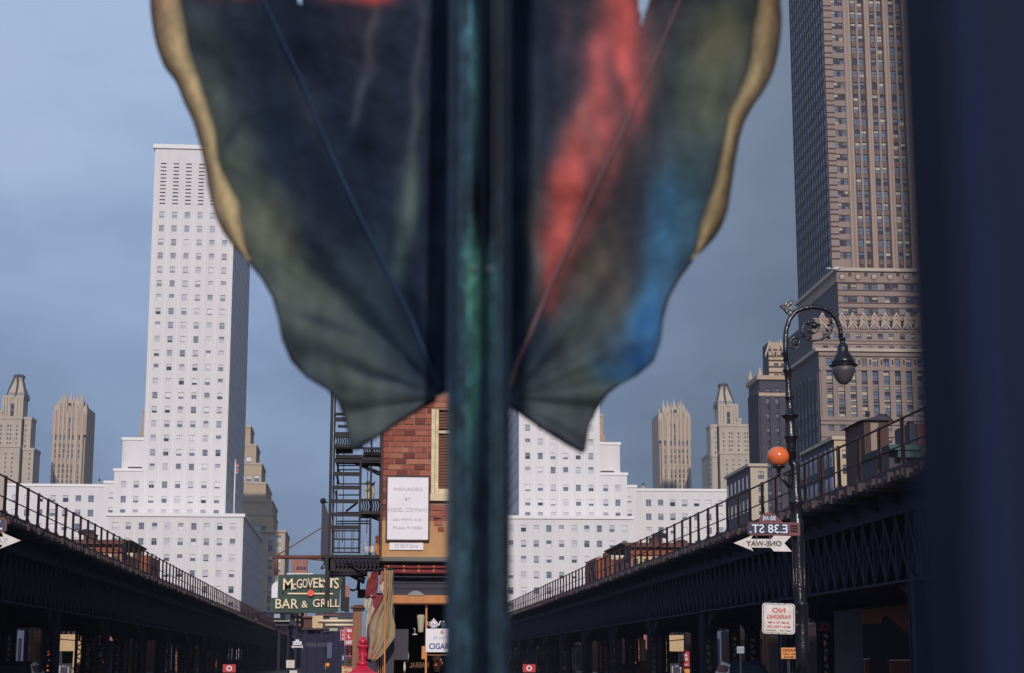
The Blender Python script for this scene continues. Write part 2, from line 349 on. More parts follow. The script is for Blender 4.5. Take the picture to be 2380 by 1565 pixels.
# ================================================================= setting
def ground():
    b = MB(); b.box(-900, 900, -120, 1400, -1.0, -0.13, 'asphalt'); o = b.build('ground', kind='structure')
    b = MB(); b.box(-11.0, -1.2, -60, 900, -0.129, -0.126+0.001, 'asphalt'); b.build('road', kind='structure')
    for fr, sgn in ((FL, -1), (FE, 1)):
        b = MB(); b.box(-30 if sgn < 0 else 26, -26 if sgn < 0 else 30, -60, 900, -0.129, 0.0, 'pavement')
        o = b.build('pavement', kind='structure'); o.rotation_euler.z = -fr.th
    b = MB(); b.box(-1.2, 9.5, -40, 60, -0.128, 0.0, 'pavement'); b.build('pavement', kind='structure')
    b = MB(); b.box(-1.35, -1.2, -40, 60, -0.128, 0.01, 'pavement'); b.build('kerb', kind='structure')
ground()
def haze():
    b = MB(); b.box(-950, 950, -150, 1450, -2.0, 360, 'asphalt'); o = b.build('haze', kind='stuff'); o.data.materials.clear()
    m = bpy.data.materials.new('haze_air'); m.use_nodes = True; t = m.node_tree; t.nodes.clear()
    ou = t.nodes.new('ShaderNodeOutputMaterial'); pv = t.nodes.new('ShaderNodeVolumePrincipled'); pv.inputs['Color'].default_value = (0.72, 0.76, 0.90, 1)
    pv.inputs['Density'].default_value = 0.00018; pv.inputs['Anisotropy'].default_value = 0.1; t.links.new(pv.outputs[0], ou.inputs['Volume']); o.data.materials.append(m)
haze()

# ================================================================= the white office building
def white_building():
    f = FL; VT, VF, VL = 450.0, 430.0, 470.0
    u0 = f.u(566, 1200, VF)
    t = thing('office_building', 'stepped white brick office building with slab tower, left of the hanging leaf', 'building', f, u0, VF)
    o = (u0, VF, 0)
    # --- tower
    xl = f.u(334, 1021, VT); xr = f.u(523.4, 1194, VT); zt = f.z(361, 345, VT)
    c0 = f.u(373.5, 630, VT); c5 = f.u(522.5, 630, VT)
    # keep the six columns between the tower's own edges
    pitch = (c5-c0)/5; sh = ((xl+xr)/2)-((c0+c5)/2); c0 += sh*0.85
    cols = grid(c0, pitch, 6, pitch*0.40)
    za = f.z(400, 500, VT); zb = f.z(400, 1085.5, VT); fp = (za-zb)/18; wh = fp*0.46
    rows = [(za-fp*k-wh/2, za-fp*k+wh/2) for k in range(19)]
    for y in (1126.8, 1161.4, 1192.5): z = f.z(360, y, VT); rows.append((z-wh/2, z+wh/2))
    zl0 = f.z(375, 482, VT)                         # louvre band above
    b = MB(o)
    facade(b, xl, xr, 0, zl0, VT, cols, rows, 'white_brick', t, 'white')
    lz1 = f.z(375, 380.3, VT); lz0 = f.z(375, 473, VT); lp = (lz1-lz0)/11
    lrows = [(lz0+lp*k-lp*.17, lz0+lp*k+lp*.17) for k in range(12)]
    facade(b, xl, xr, zl0, zt, VT, grid(c0, pitch, 6, pitch*0.44), lrows, 'white_brick', None, None, 0.35)
    shell(b, xl, xr, VT, VT+72, 0, zt, 'white_brick')
    b.build('tower_wall', t)
    lm = MB(); lm.box(0, 1, 0, .05, 0, 1, 'rust_pipe'); me = lm.mesh('louvre')
    lm2 = MB(); lm2.box(0, 1, 0, .05, 0, 1, 'brown_spandrel'); me2 = lm2.mesh('louvre')
    for c in grid(c0, pitch, 6, pitch*0.44):
        for r in lrows: inst('louvre', me if random.random() < .7 else me2, t, (c[0]-o[0], VT+.3-o[1], r[0]-o[2]), (c[1]-c[0], 1, r[1]-r[0]))
    b = MB(o); b.box(xl-.5, xr+.5, VT-.5, VT+72.5, zt, zt+1.1, 'white_trim')
    for k in range(4): b.box(xl+1.5+k*5.2, xl+2.0+k*5.2, VT+1, VT+1.5, zt+1.1, zt+1.6, 'white_trim')
    b.build('tower_coping', t)
    # --- shallow pilaster joints on the tower front
    b = MB(o)
    for i in range(7):
        x = c0-pitch/2+pitch*i
        if xl+.3 < x < xr-.3: b.box(x-.07, x+.07, VT-.05, VT+.01, 0, zl0-1, 'white_trim')
    b.build('pilaster_strips', t, kind='stuff')
    # --- mid blocks
    def block(name, px0, px1, py, v, cols, rows, vd, x1=None):
        xa = f.u(px0, py, v); xb = x1 if x1 is not None else f.u(px1, py, v); z = f.z(px0, py, v)
        b = MB(o); wall(b, xa, xb, v, v+vd, 0, z, cols, rows, 'white_brick', t, 'white'); b.build(name, t)
        b = MB(o); b.box(xa-.3, xb, v-.3, v+vd, z, z+.7, 'white_trim'); b.build('coping', t)
        return xa, xb, z
    c2 = lambda cx, cy: (cx/3.757, 833.2+cy/3.757)
    block('setback_block', 285.5, 334, 1023, VT+3, [], [], 50, xl)
    z1 = f.z(300, 1090, VT+3); b = MB(o); b.box(f.u(297.6, 1091, VT+3), f.u(330, 1091, VT+3), VT+2.8, VT+3.1, z1-.5, z1+.5, 'brown_spandrel'); b.build('vent_slot', t)
    cc = [(f.u(x, 1127, VT)-pitch*.2, f.u(x, 1127, VT)+pitch*.2) for x in (287.5, 316.7)]
    block('stepped_block', 266, 334, 1095, VT, cc, rows[-3:], 50, xl)
    cc = [(f.u(258.5, 1150, VT+2)-.6, f.u(258.5, 1150, VT+2)+.6)]
    block('link_block', 243.5, 266, 1124, VT+2, cc, [(f.z(258, y+7, VT+2), f.z(258, y-7, VT+2)) for y in (1152.6, 1186, 1222)], 40)
    lc = [(f.u(34.6+29.5*i, 1159, VL)-.75*(1 if i < 7 else .6), f.u(34.6+29.5*i, 1159, VL)+.75*(1 if i < 7 else .6)) for i in range(8)]
    block('long_low_wing', 14, 246, 1130, VL, lc, [(f.z(130, y+8, VL), f.z(130, y-8, VL)) for y in (1159.3, 1192.5, 1225, 1257.5, 1290)], 45)
    # --- front wing
    xa = f.u(249, 1202, VF); xb = u0; z = f.z(566, 1202, VF)
    fc0 = f.u(267.5, 1223, VF); fc9 = f.u(541.4, 1223, VF); fpch = (fc9-fc0)/9
    fr_ = [(f.z(450, y+8, VF), f.z(450, y-8, VF)) for y in (1224, 1260, 1297, 1334, 1371, 1408, 1445, 1482)]
    b = MB(o); facade(b, xa, xb, 0, z, VF, grid(fc0, fpch, 10, fpch*.41), fr_, 'white_brick', t, 'white'); shell(b, xa, xb, VF, VF+92, 0, z, 'white_brick'); b.build('front_wing_wall', t)
    b = MB(o); b.box(xa-.4, xb+.4, VF-.4, VF+92, z, z+.8, 'white_trim'); b.build('coping', t)
    b = MB(o)
    for i in range(11):
        x = fc0-fpch/2+fpch*i
        if xa+.3 < x < xb-.3: b.box(x-.06, x+.06, VF-.04, VF+.01, 0, z-1.2, 'white_trim')
    b.build('pilaster_strips', t, kind='stuff')
    # --- tiny windows on the receding sides
    b = MB(o)
    for k in range(26):
        for j in range(20):
            y = VT+2.2+j*3.5; zz = zt-22-k*fp
            if zz > z: b.box(xr, xr+.06, y, y+1.1, zz, zz+1.5, 'glass_mid')
    for k in range(8):
        for j in range(26):
            y = VF+2+j*3.45; zz = z-5-k*(fr_[0][0]-fr_[1][0])
            if zz > 2: b.box(xb, xb+.06, y, y+1.2, zz, zz+1.7, 'glass_mid')
    b.build('side_windows', t, kind='stuff')
    return t, o, xr
WB, WBo, WBxr = white_building()
ur = FR.u(1206, 1029, 450)
WB2 = twin(WB, FR, ur+(WBxr-WBo[0]), 430, 'stepped white brick office building, mirror-reversed, right of the teal post under the leaf tip', 'stepped white office buildings')
WB['group'] = 'stepped white office buildings'

# flag pole on the front wing roof
def flag(label, f, px, ytop, ybot, v):
    u = f.u(px, ybot, v); zb = f.z(px, ybot, v); zt = f.z(px, ytop, v)
    t = thing('flagpole', label, 'flagpole', f, u, v, zb)
    b = MB(); b.tube([(0, 0, 0), (0, 0, (zt-zb)*.5), (0, 0, zt-zb)], [.2, .17, .12], 'white_trim', 6); b.ball((0, 0, zt-zb), .22, 'sign_orange', 8, 6); b.build('pole', t)
    b = MB(); H = zt-zb
    for k in range(6): b.box(.15, .75+.2*math.sin(k*1.7), -.1+.15*(k % 2), .05+.15*(k % 2), H-3.5+k*.42, H-3.08+k*.42, 'red_flag' if k % 2 else 'blind_grey')
    b.build('flag', t)
flag('white flagpole with a drooping flag beside the shaded side of the white tower', FL, 543.5, 1069, 1194, 440)

# ================================================================= tan stepped tower behind
def tan_tower():
    f = FL; V = 700.0
    P = lambda cx, cy: (535.6+cx/4.382, 833.2+cy/4.382)
    Q = lambda cx, cy: (357.1+cx/3.6076, 1130.8+cy/3.6076)
    u0 = f.u(640, 1300, V); t = thing('stepped_tower', 'tan stepped office tower rising behind the white building and green bar sign', 'building', f, u0, V); o = (u0, V, 0)
    lev = [  # right lit edge, right shade edge, top y, left edge  (pixels)
        (P(206, 703), P(240, 0)[0]), (P(264, 893), P(300, 0)[0]), (P(318, 1085), P(357, 0)[0]), (P(362, 1280), P(418, 0)[0]), (P(425, 1465), P(478, 0)[0]),
        (Q(1000, 240), Q(1040, 0)[0])]
    vd = 8.0
    for i, ((px, py), sx) in enumerate(lev):
        v = V+ (len(lev)-i)*1.2
        xr = f.u(px, py, v); zt = f.z(px, py, v); xl = f.u(520, py, v)
        vb = v*(815-px)/(815-sx); 
        cols = [(f.u(x, py+30, v)-1.0, f.u(x, py+30, v)+1.0) for x in (548, 563, 578.5, 597, 613.5, 631) if x < px-5]
        zn = 0 if i == len(lev)-1 else f.z(lev[i+1][0][0], lev[i+1][0][1]-2, v)
        rows = []; k = 0
        while zt-4.5-k*4.1-2.6 > zn: rows.append((zt-4.5-k*4.1-2.4, zt-4.5-k*4.1)); k += 1
        b = MB(o); wall(b, xl, xr, v, vb, zn-1, zt, cols, rows, 'tan_brick', t, 'white'); b.build('setback_tier', t)
        b = MB(o); b.box(xl, xr+.3, v-.3, vb, zt, zt+.8, 'pale_stone'); b.build('parapet', t)
    # front lower block with piers
    v = V-6; xl = f.u(Q(905, 0)[0], 1240, v); xr = f.u(Q(1105, 0)[0], 1238, v); zt = f.z(Q(1105, 0)[0], 1238, v); vb = v*(815-Q(1105, 0)[0])/(815-Q(1138, 0)[0])
    cols = [(f.u(x, 1280, v)-1.25, f.u(x, 1280, v)+1.25) for x in (Q(912, 0)[0]+2, Q(975, 0)[0], Q(1045, 0)[0])]
    rows = [(f.z(640, 1130.8+(cy+28)/3.6076, v), f.z(640, 1130.8+(cy-28)/3.6076, v)) for cy in (440, 522, 608, 695, 780, 865, 952, 1038)]
    b = MB(o); wall(b, xl, xr, v, vb, 0, zt, cols, rows, 'tan_brick', t, 'white'); b.build('front_block', t)
    b = MB(o)
    for cx in (945, 1010, 1080): u = f.u(Q(cx, 0)[0], 1300, v); b.box(u-.7, u+.7, v-.5, v, 0, zt-1, 'pale_stone')
    b.build('piers', t)
    b = MB(o); b.box(xl-.2, xr+.3, v-.6, vb, zt, zt+.9, 'pale_stone'); b.build('parapet', t)
tan_tower()

def thin_tan():
    f = FL; V = 600.0; u0 = f.u(330, 1000, V); t = thing('narrow_tower', 'sliver of a tan brick tower beside the left edge of the white tower', 'building', f, u0, V); o = (u0, V, 0)
    b = MB(o); z1 = f.z(331, 957, V); z2 = f.z(327, 1001, V)
    b.box(f.u(331.5, 957, V), f.u(345, 957, V), V, V+12, 0, z1, 'rose_stone'); b.box(f.u(326.2, 1001, V), f.u(345, 1001, V), V-1, V+11, 0, z2, 'rose_stone'); b.build('wall', t)
    b = MB(o); b.box(f.u(331, 957, V), f.u(345, 957, V), V-.3, V+12, z1, z1+1, 'pale_stone'); b.build('parapet', t)
    uu = FR.u(1402, 1000, V)
    twin(t, FR, uu, V, 'sliver of a tan brick tower beside the right edge of the white tower, mirror-reversed', 'slivers of tan tower')
thin_tan()

def cupola():
    f = FL; V = 800.0; px = 230.5; u0 = f.u(px, 1125, V); zb = f.z(px, 1135, V); zt = f.z(px, 1112, V); h = zt-zb
    t = thing('small_cupola', 'tiny stone cupola with green cap peeping over the long low white wing', 'cupola', f, u0, V, 0); r = 6/4070*V
    b = MB(); b.lathe(0, 0, [(r, 0), (r, zb), (r*.8, zb+h*.5), (r*.55, zb+h*.7)], 'tan_brick', 8, False); b.build('drum', t)
    b = MB(); b.lathe(0, 0, [(r*.6, zb+h*.7), (r*.4, zb+h*.9), (.2, zb+h)], 'verdigris', 8, True); b.build('cap', t)
    twin(t, FR, FR.u(1495, 1125, V), V, 'tiny stone cupola with green cap over the low white wing, right half', 'tiny cupolas')
cupola()

# ================================================================= spire tower and gothic crown tower (both sides)
R2 = lambda cx, cy: (1487.9+cx/3.7566, 833.2+cy/3.7566)
def spire_tower():
    f = FR; V = 900.0
    U = lambda cx, cy, v=V: f.u(*R2(cx, cy), v); Z = lambda cx, cy, v=V: f.z(*R2(cx, cy), v)
    u0 = U(750, 1100); t = thing('spire_tower', 'stone tower with copper pyramid roof, mirror-reversed, right of the crown tower', 'building', f, u0, V); o = (u0, V, 0)
    def sec(name, x0, x1, y, v, vb, cols, rows, m='pale_stone', zb=0, par=True, yref=None):
        xa, xb, z = U(x0, y, v), U(x1, y, v), Z((x0+x1)/2, y, v)
        b = MB(o)
        cc = [(U(c-w/2, y+40, v), U(c+w/2, y+40, v)) for c, w in cols]; rr = [(Z(750, q+h/2, v), Z(750, q-h/2, v)) for q, h in rows]
        wall(b, xa, xb, v, vb, zb, z, cc, rr, m, t, 'far', dep=.5); b.build(name, t)
        if par: b = MB(o); b.box(xa-.4, xb+.4, v-.4, vb, z, z+1.4, 'pale_stone'); b.build('parapet', t)
    rows = [(655, 18), (688, 18), (725, 18), (762, 18), (800, 18)]
    sec('main_body', 690, 960, 597, V-3, V+10, [(727, 14), (778, 13), (800, 13), (857, 14), (915, 11), (935, 11)], rows)
    sec('left_wing', 612, 668, 600, V-1, V+11, [(655, 14)], [(650, 16), (690, 16), (735, 16), (780, 16), (825, 16)])
    sec('lower_left_wing', 583, 668, 862, V-4, V+12, [(615, 14)], [(890+i*42, 18) for i in range(6)])
    sec('lower_body', 697, 965, 838, V-6, V+12, [(757, 13), (812, 13), (865, 13), (925, 13)], [(890+i*38, 16) for i in range(6)])
    sec('shaft', 684, 850, 420, V, V+12, [(770, 26)], [(520, 110)])
    sec('shoulder', 848, 882, 545, V-1, V+9, [], [])
    # gothic fins
    b = MB(o)
    for cx in (690, 712, 738, 795, 822, 845): x = U(cx, 500); b.box(x-.6, x+.6, V-1, V+.1, Z(750, 600), Z(750, 408), 'pale_stone')
    b.build('stone_fins', t)
    b = MB(o); x0, x1 = U(668, 410), U(822, 410); za = Z(750, 412); zb = Z(750, 330); zc = Z(750, 235); zd = Z(750, 203)
    X0, X1 = U(686, 330), U(805, 330); q0, q1 = U(708, 235), U(775, 235)
    b.frustum(x0, x1, V, V+12, za, U(672, 370), U(815, 370), V+.6, V+11.4, Z(750, 370), 'roof_grey'); b.frustum(U(676, 370), U(812, 370), V+.8, V+11, Z(750, 370), X0, X1, V+2, V+10, zb, 'pale_stone'); b.build('copper_roof', t)
    b = MB(o); b.frustum(U(692, 330), U(800, 330), V+2.2, V+9.8, zb, U(703, 265), U(782, 265), V+3.5, V+8.5, Z(750, 265), 'pale_stone'); b.box(q0, q1, V+3.6, V+8.4, Z(750, 265), zc, 'rose_stone'); b.build('lantern', t)
    b = MB(o); b.box(q0-.3, q1+.3, V+3.3, V+8.7, zc, zc+1.4, 'slate_and_shade_brick'); b.frustum(q0+.4, q1-.4, V+4, V+8, zc+1.4, q0+2.4, q1-2.4, V+5, V+7, zd, 'slate_and_shade_brick'); b.build('roof_cap', t)
    b = MB(o)
    b.tube([(U(748, 410), V-.3, za), (U(742, 300), V+2.4, Z(742, 300)), (U(748, 235), V+3.4, zc)], .5, 'slate_and_shade_brick', 5)
    b.tube([(x0, V, za), (X0, V+2, zb), (q0, V+3.6, zc)], .45, 'slate_and_shade_brick', 5); b.tube([(x1, V, za), (X1, V+2, zb), (q1, V+3.6, zc)], .45, 'slate_and_shade_brick', 5); b.build('roof_ribs', t)
    twin(t, FL, FL.u(30.6, 1100, V), V, 'stone tower with copper pyramid roof at the far left edge', 'towers with a pyramid roof')
    t['group'] = 'towers with a pyramid roof'
spire_tower()

def crown_tower():
    f = FR; V = 1000.0
    U = lambda cx, cy, v=V: f.u(*R2(cx, cy), v); Z = lambda cx, cy, v=V: f.z(*R2(cx, cy), v)
    u0 = U(305, 1100); t = thing('crown_tower', 'tan brick tower with spiky gothic crown, mirror-reversed, right of the white building', 'building', f, u0, V); o = (u0, V, 0)
    xa, xb = U(186, 800), U(440, 800); zt = Z(300, 515); vb = V+30
    cols = [(217, 13), (268, 13), (300, 13), (340, 13), (372, 13), (410, 10)]
    cc = [(U(c-w/2, 700), U(c+w/2, 700)) for c, w in cols]
    rr = [(Z(300, 765), Z(300, 665)), (Z(300, 655), Z(300, 575))]+[(Z(300, y+15), Z(300, y-15)) for y in (812, 860, 902, 988, 1030, 1075, 1118)]
    b = MB(o); wall(b, xa, xb, V, vb, 0, zt, cc, rr, 'rose_stone', t, 'far', dep=.9); b.build('shaft_wall', t)
    # setbacks widening downwards
    b = MB(o); b.box(U(174, 700), xa, V+3, vb+2, 0, Z(180, 470), 'rose_stone'); b.box(xb, U(430, 700)+1.2, V+3, vb+2, 0, Z(430, 470), 'rose_stone'); b.build('corner_buttress', t)
    b = MB(o)
    for cx in (196, 238, 252, 285, 320, 355, 390, 424): x = U(cx, 700); b.box(x-.55, x+.55, V-.9, V+.1, 0, Z(300, 540)+random.uniform(0, 8), 'pale_stone')
    b.build('stone_piers', t)
    # crown: tall narrow pinnacles stepped up towards the middle
    rnd = random.Random(4)
    def pin(x, y, w, z0, z1):
        q = MB(o); q.box(x-w/2, x+w/2, y-w/2, y+w/2, z0, z1-(z1-z0)*.3, 'rose_stone'); q.frustum(x-w/2, x+w/2, y-w/2, y+w/2, z1-(z1-z0)*.3, x-.1, x+.1, y-.1, y+.1, z1, 'pale_stone'); return q
    for cx, cy, w in ((172, 435, 2), (185, 470, 2.4), (205, 352, 2.0), (222, 400, 2.6), (240, 362, 2.2), (258, 410, 2.6), (278, 378, 2.2), (300, 345, 2.2), (318, 400, 2.6), (338, 372, 2.2), (358, 356, 2.0), (378, 380, 2.4), (394, 420, 2.6), (412, 438, 2.0), (428, 470, 2.0)):
        yy = V+rnd.uniform(.5, 4); pin(U(cx, cy), yy, w, zt-14, Z(cx, cy)).build('pinnacle', t)
    b = MB(o); b.frustum(U(200, 500), U(405, 500), V+3, V+27, zt, U(212, 400), U(392, 400), V+6, V+24, Z(300, 415), 'rose_stone')
    for cx in (232, 268, 308, 348, 382): x = U(cx, 450); b.box(x-1.0, x+1.0, V+2.2, V+5, Z(300, 495), Z(300, 445), 'glass_dark')
    b.build('crown_base', t)
    # side windows
    b = MB(o)
    for k in range(22):
        for j in range(3): y = V+5+j*9; b.box(xa-.05, xa, y, y+2, 12+k*6, 15+k*6, 'glass_dark')
    b.build('side_windows', t, kind='stuff')
    twin(t, FL, FL.u(157.5, 1100, V), V, 'tan brick tower with spiky gothic crown, left of the white building', 'towers with a gothic crown')
    t['group'] = 'towers with a gothic crown'
crown_tower()

def arch_tower():
    f = FL; V = 420.0; Q = lambda cx, cy: (357.1+cx/3.6076, 1130.8+cy/3.6076)
    xa, xb = f.u(677.3, 1305, V), f.u(714, 1305, V); z = f.z(700, 1301, V); u0 = (xa+xb)/2
    t = thing('brick_penthouse', 'small pink brick rooftop block with three arched openings above the green sign', 'building', f, u0, V); o = (u0, V, 0)
    b = MB(o); b.box(xa, xb, V, V+5, 0, z, 'pink_wall'); b.build('wall', t)
    for cx in (1208, 1237, 1266):
        x = f.u(357.1+cx/3.6076, 1325, V); w = .33; z0 = f.z(700, 1324.5, V); z1 = f.z(700, 1319.8, V)
        poly = [(x-w, z0), (x+w, z0)]+[(x+w*math.cos(a*math.pi/6), z1+w*math.sin(a*math.pi/6)) for a in range(7)]
        b = MB(o); b.prism(poly, V-.05, V+.02, 'glass_dark'); b.build('arched_opening', t)
    b = MB(o); b.box(xa-1, xb+1.5, V-1, V+6, f.z(700, 1339, V)-1, f.z(700, 1333, V), 'sign_white'); b.build('roof_ledge', t)
arch_tower()

# ================================================================= tall tower on the right, only in the right half
def spandrel_tower():
    f = FR; V = 520.0
    A = lambda cx, cy: (1785.4+cx/3.7566, cy/3.7566); B5 = lambda cx, cy: (1785.4+cx/3.7566, 357.1+cy/3.7566); C3 = lambda cx, cy: (1785.4+cx/3.7566, 654.7+cy/3.7566)
    u0 = f.u(1945, 700, V); t = thing('skyscraper', 'very tall brown brick skyscraper with paired windows behind the street lamp', 'skyscraper', f, u0, V); o = (u0, V, 0)
    zc = f.z(2000, 629, V)                      # cornice of the hub cap band
    U = lambda cx: f.u(*A(cx, 100), V)
    # calibrate the width at y=100 against the left edge further down
    za, zb = f.z(1990, 34.6, V), f.z(1990, 594, V); fp = (za-zb)/20; wh = fp*.54
    ztop = za+fp*16
    bands = [za+fp-fp*k for k in range(22)]
    bands = [z for z in bands if z-wh > zc]
    rows = [(z-wh/2, z+wh/2) for z in bands]
    xl = (f.u(1911.9, 0, V)+f.u(1934.5, 612, V))/2; dx = xl-U(475)
    X = lambda cx: U(cx)+dx
    vb = V+46
    # corner bay, pilasters, three window bays, corner bay
    b = MB(o); facade(b, X(475), X(640), zc, ztop, V, [(X(545), X(577)), (X(604), X(637))], rows, 'rose_terracotta', t, 'rose', .45)
    for z in bands:
        b.box(X(475)-.02, X(545), V-.03, V, z+wh/2-.1, z+wh/2+.42, 'brown_spandrel'); b.box(X(475)-.02, X(545), V-.03, V, z-wh/2-.38, z-wh/2+.1, 'brown_spandrel')
        b.box(X(577), X(604), V-.03, V, z-wh/2, z+wh/2, 'brown_spandrel')
    b.build('corner_bay_wall', t)
    b = MB(o); XR = lambda cx: X(1210)+(X(640)-X(cx))
    facade(b, X(1210), XR(475), zc, ztop, V, [(XR(637), XR(604)), (XR(577), XR(545))], rows, 'rose_terracotta', None, None, .45)
    for z in bands: b.box(XR(545), XR(475), V-.03, V, z+wh/2-.1, z+wh/2+.42, 'brown_spandrel'); b.box(XR(604), XR(577), V-.03, V, z-wh/2, z+wh/2, 'brown_spandrel')
    b.build('corner_bay_wall', t)
    for (p0, p1) in ((640, 700), (822, 868), (985, 1036), (1150, 1210)):
        b = MB(o); b.box(X(p0), X(p1), V-.55, V+.1, zc, ztop, 'rose_terracotta')
        for q in (p0+12, p1-12): b.box(X(q)-.12, X(q)+.12, V-.68, V-.55, zc, ztop, 'rose_stone')
        b.build('pilaster', t)
    for i, (p0, p1) in enumerate(((700, 822), (868, 985), (1036, 1150))):
        mid = (p0+p1)/2; w1 = [(X(mid-50), X(mid-9)), (X(mid+9), X(mid+50))]
        b = MB(o); facade(b, X(p0), X(p1), zc, ztop, V+.15, w1, rows, 'brown_spandrel', t, 'rose', .3)
        b.build('bay_wall', t)
        b = MB(o); b.box(X(mid)-.35, X(mid)+.35, V-.15, V+.15, zc, ztop, 'rose_terracotta')
        for z in bands:
            for q in (-42, -30, -18, 18, 30, 42): b.box(X(mid+q)-.09, X(mid+q)+.09, V-.02, V+.15, z-fp+wh/2+.15, z-wh/2-.15, 'rose_terracotta')
        b.build('spandrel_ribs', t)
    b = MB(o); xl_, xr_ = X(475), XR(475); shell(b, xl_, xr_, V, vb, zc, ztop, 'slate_and_shade_brick'); b.build('side_wall', t)  # shaded flank: shade put into the colour by darker brick
    b = MB(o)
    for z in [za+fp*8-fp*k for k in range(33)]:
        for j in range(14):
            y = V+2+j*3.15; b.box(xl_-.07, xl_, y, y+1.2, z-wh/2, z+wh/2, 'glass_mid' if j in (1, 12) and random.random() < .6 else 'glass_dark')
    for j in range(15):
        y = V+.6+j*3.15; b.box(xl_-.3, xl_, y, y+.8, 0, ztop, 'slate_and_shade_brick')
    b.build('side_windows', t, kind='stuff')
    # --- stage 3 : hub cap frieze and horizontal banded storeys
    V3 = V-7
    x3 = f.u(*B5(605, 1100), V3); x3r = xr_+6; z3b = f.z(*C3(700, 405), V3)   # down to chevron band
    zt3 = f.z(2000, 632, V3); zf = f.z(2000, 657, V3)
    b = MB(o); b.box(x3-1.2, x3r, V3-1.2, vb, zt3, zt3+1.0, 'pale_stone'); b.build('cornice', t)
    b = MB(o); b.box(x3-.3, x3r, V3-.3, vb, zf, zt3, 'rose_terracotta'); b.build('frieze', t)
    for k in range(8):
        x = f.u(*B5(640+k*140, 1080), V3); zc_ = f.z(*B5(640+k*140, 1080), V3)
        b = MB(o)
        for r, d, m in ((1.25, .2, 'rose_terracotta'), (1.0, .3, 'brown_spandrel'), (.8, .4, 'rose_stone'), (.3, .6, 'chrome')):
            poly = [(x+r*math.cos(a*math.pi/8), zc_+r*math.sin(a*math.pi/8)) for a in range(16)]; b.prism(poly, V3-.3-d, V3-.3, m)
        b.build('hubcap_ornament', t)
        x2 = f.u(*B5(710+k*140, 1050), V3); b = MB(o); b.box(x2-.5, x2+.5, V3-.45, V3-.3, zc_+.3, zc_+1.3, 'brown_spandrel'); b.build('frieze_panel', t)
    def banded(name, xa, xb, v, z0, z1, rws, cs, m='rose_terracotta', vb_=vb):
        b = MB(o); facade(b, xa, xb, z0, z1, v, cs, rws, m, t, 'rose', .45); shell(b, xa, xb, v, vb_, z0, z1, 'slate_and_shade_brick', top=m); b.build(name, t)  # fronts keep their facing, sides get the brick with painted-in shade
    rws = [(f.z(*B5(900, y+24), V3), f.z(*B5(900, y-24), V3)) for y in (1165, 1275, 1378)]
    cs = []
    for k in range(5):
        c = 620+k*182
        for q in (55, 128): cs.append((f.u(*B5(c+q-24, 1200), V3), f.u(*B5(c+q+24, 1200), V3)))
    banded('banded_storeys', x3, x3r, V3, z3b, zf, rws, cs)
    b = MB(o)
    for r in rws:
        for k in range(5):
            c = 620+k*182; b.box(f.u(*B5(c+79, 1200), V3), f.u(*B5(c+104, 1200), V3), V3-.03, V3, r[0], r[1], 'brown_spandrel')
        b.box(x3, x3r, V3-.04, V3, r[0]-.5, r[0]-.1, 'brown_spandrel'); b.box(x3, x3r, V3-.04, V3, r[1]+.05, r[1]+.35, 'brown_spandrel')
    b.build('band_lines', t)
    # eagle gargoyle at the corner
    b = MB(o); b.tube([(x3-4, V3-2, zt3+.3), (x3-2, V3-1.5, zt3+.7), (x3, V3, zt3+.2)], [.2, .35, .5], 'chrome', 8); b.ball((x3-3.6, V3-1.9, zt3+.4), .4, 'chrome', 8, 6)
    b.prism([(x3-2.4, zt3+.4), (x3-.5, zt3+1.2), (x3+.8, zt3+.9), (x3-.5, zt3+.1)], V3-2, V3-1.6, 'chrome'); b.build('eagle_gargoyle', t)
    # --- stage 2 : gable crests
    V2 = V-12; x2 = f.u(*C3(385, 480), V2); z2t = f.z(*C3(700, 275), V2); z2b = f.z(*C3(700, 612), V2)
    rws = [(f.z(*C3(900, y+h), V2), f.z(*C3(900, y-h), V2)) for y, h in ((480, 24), (581, 17))]
    cs = [(f.u(*C3(c, 480), V2), f.u(*C3(c+44, 480), V2)) for c in (475, 572, 668, 765, 860, 957, 1053, 1150, 1246, 1342)]
    banded('gabled_storeys', x2, x3r+4, V2, z2b, f.z(*C3(700, 420), V2), rws, cs)
    rws2 = [(f.z(*C3(900, 405), V2+.8), f.z(*C3(900, 340), V2+.8))]
    banded('gable_storey', x2+.5, x3r+3, V2+.8, f.z(*C3(700, 420), V2), z2t-1.5, rws2, cs)
    b = MB(o)
    for y in (440, 518, 548, 600): z = f.z(*C3(700, y), V2); b.box(x2, x3r+4, V2-.05, V2, z-.12, z+.12, 'brown_spandrel')
    b.build('band_lines', t)
    for cx in (470, 640, 735, 830, 926, 1020, 1117, 1213, 1312, 1408, 1504):
        x = f.u(*C3(cx, 340), V2); zp = f.z(*C3(cx, 268), V2); zq = f.z(*C3(cx, 415), V2)
        b = MB(o); w = 1.5; h = zp-zq
        for q in range(3):
            zz = zp-q*h*.23; ww = w*(.75+.12*q)
            b.prism([(x, zz), (x+ww, zz-h*.42), (x+ww, zz-h*.56), (x, zz-h*.16), (x-ww, zz-h*.56), (x-ww, zz-h*.42)], V2-.75+q*.2, V2-.2, 'pale_stone' if q % 2 == 0 else 'rose_stone')
        b.box(x-.75, x+.75, V2-.15, V2+.1, zq, zp-h*.35, 'rose_terracotta'); b.build('gable_crest', t)
    # --- stage 1 : the wide block
    V1 = V-20; x1 = f.u(*C3(442, 700), V1); z1t = f.z(*C3(700, 614), V1); x1r = x3r+12
    b = MB(o); b.box(x1-1.2, x1r, V1-1.2, vb, z1t, z1t+.9, 'pale_stone'); b.build('cornice', t)
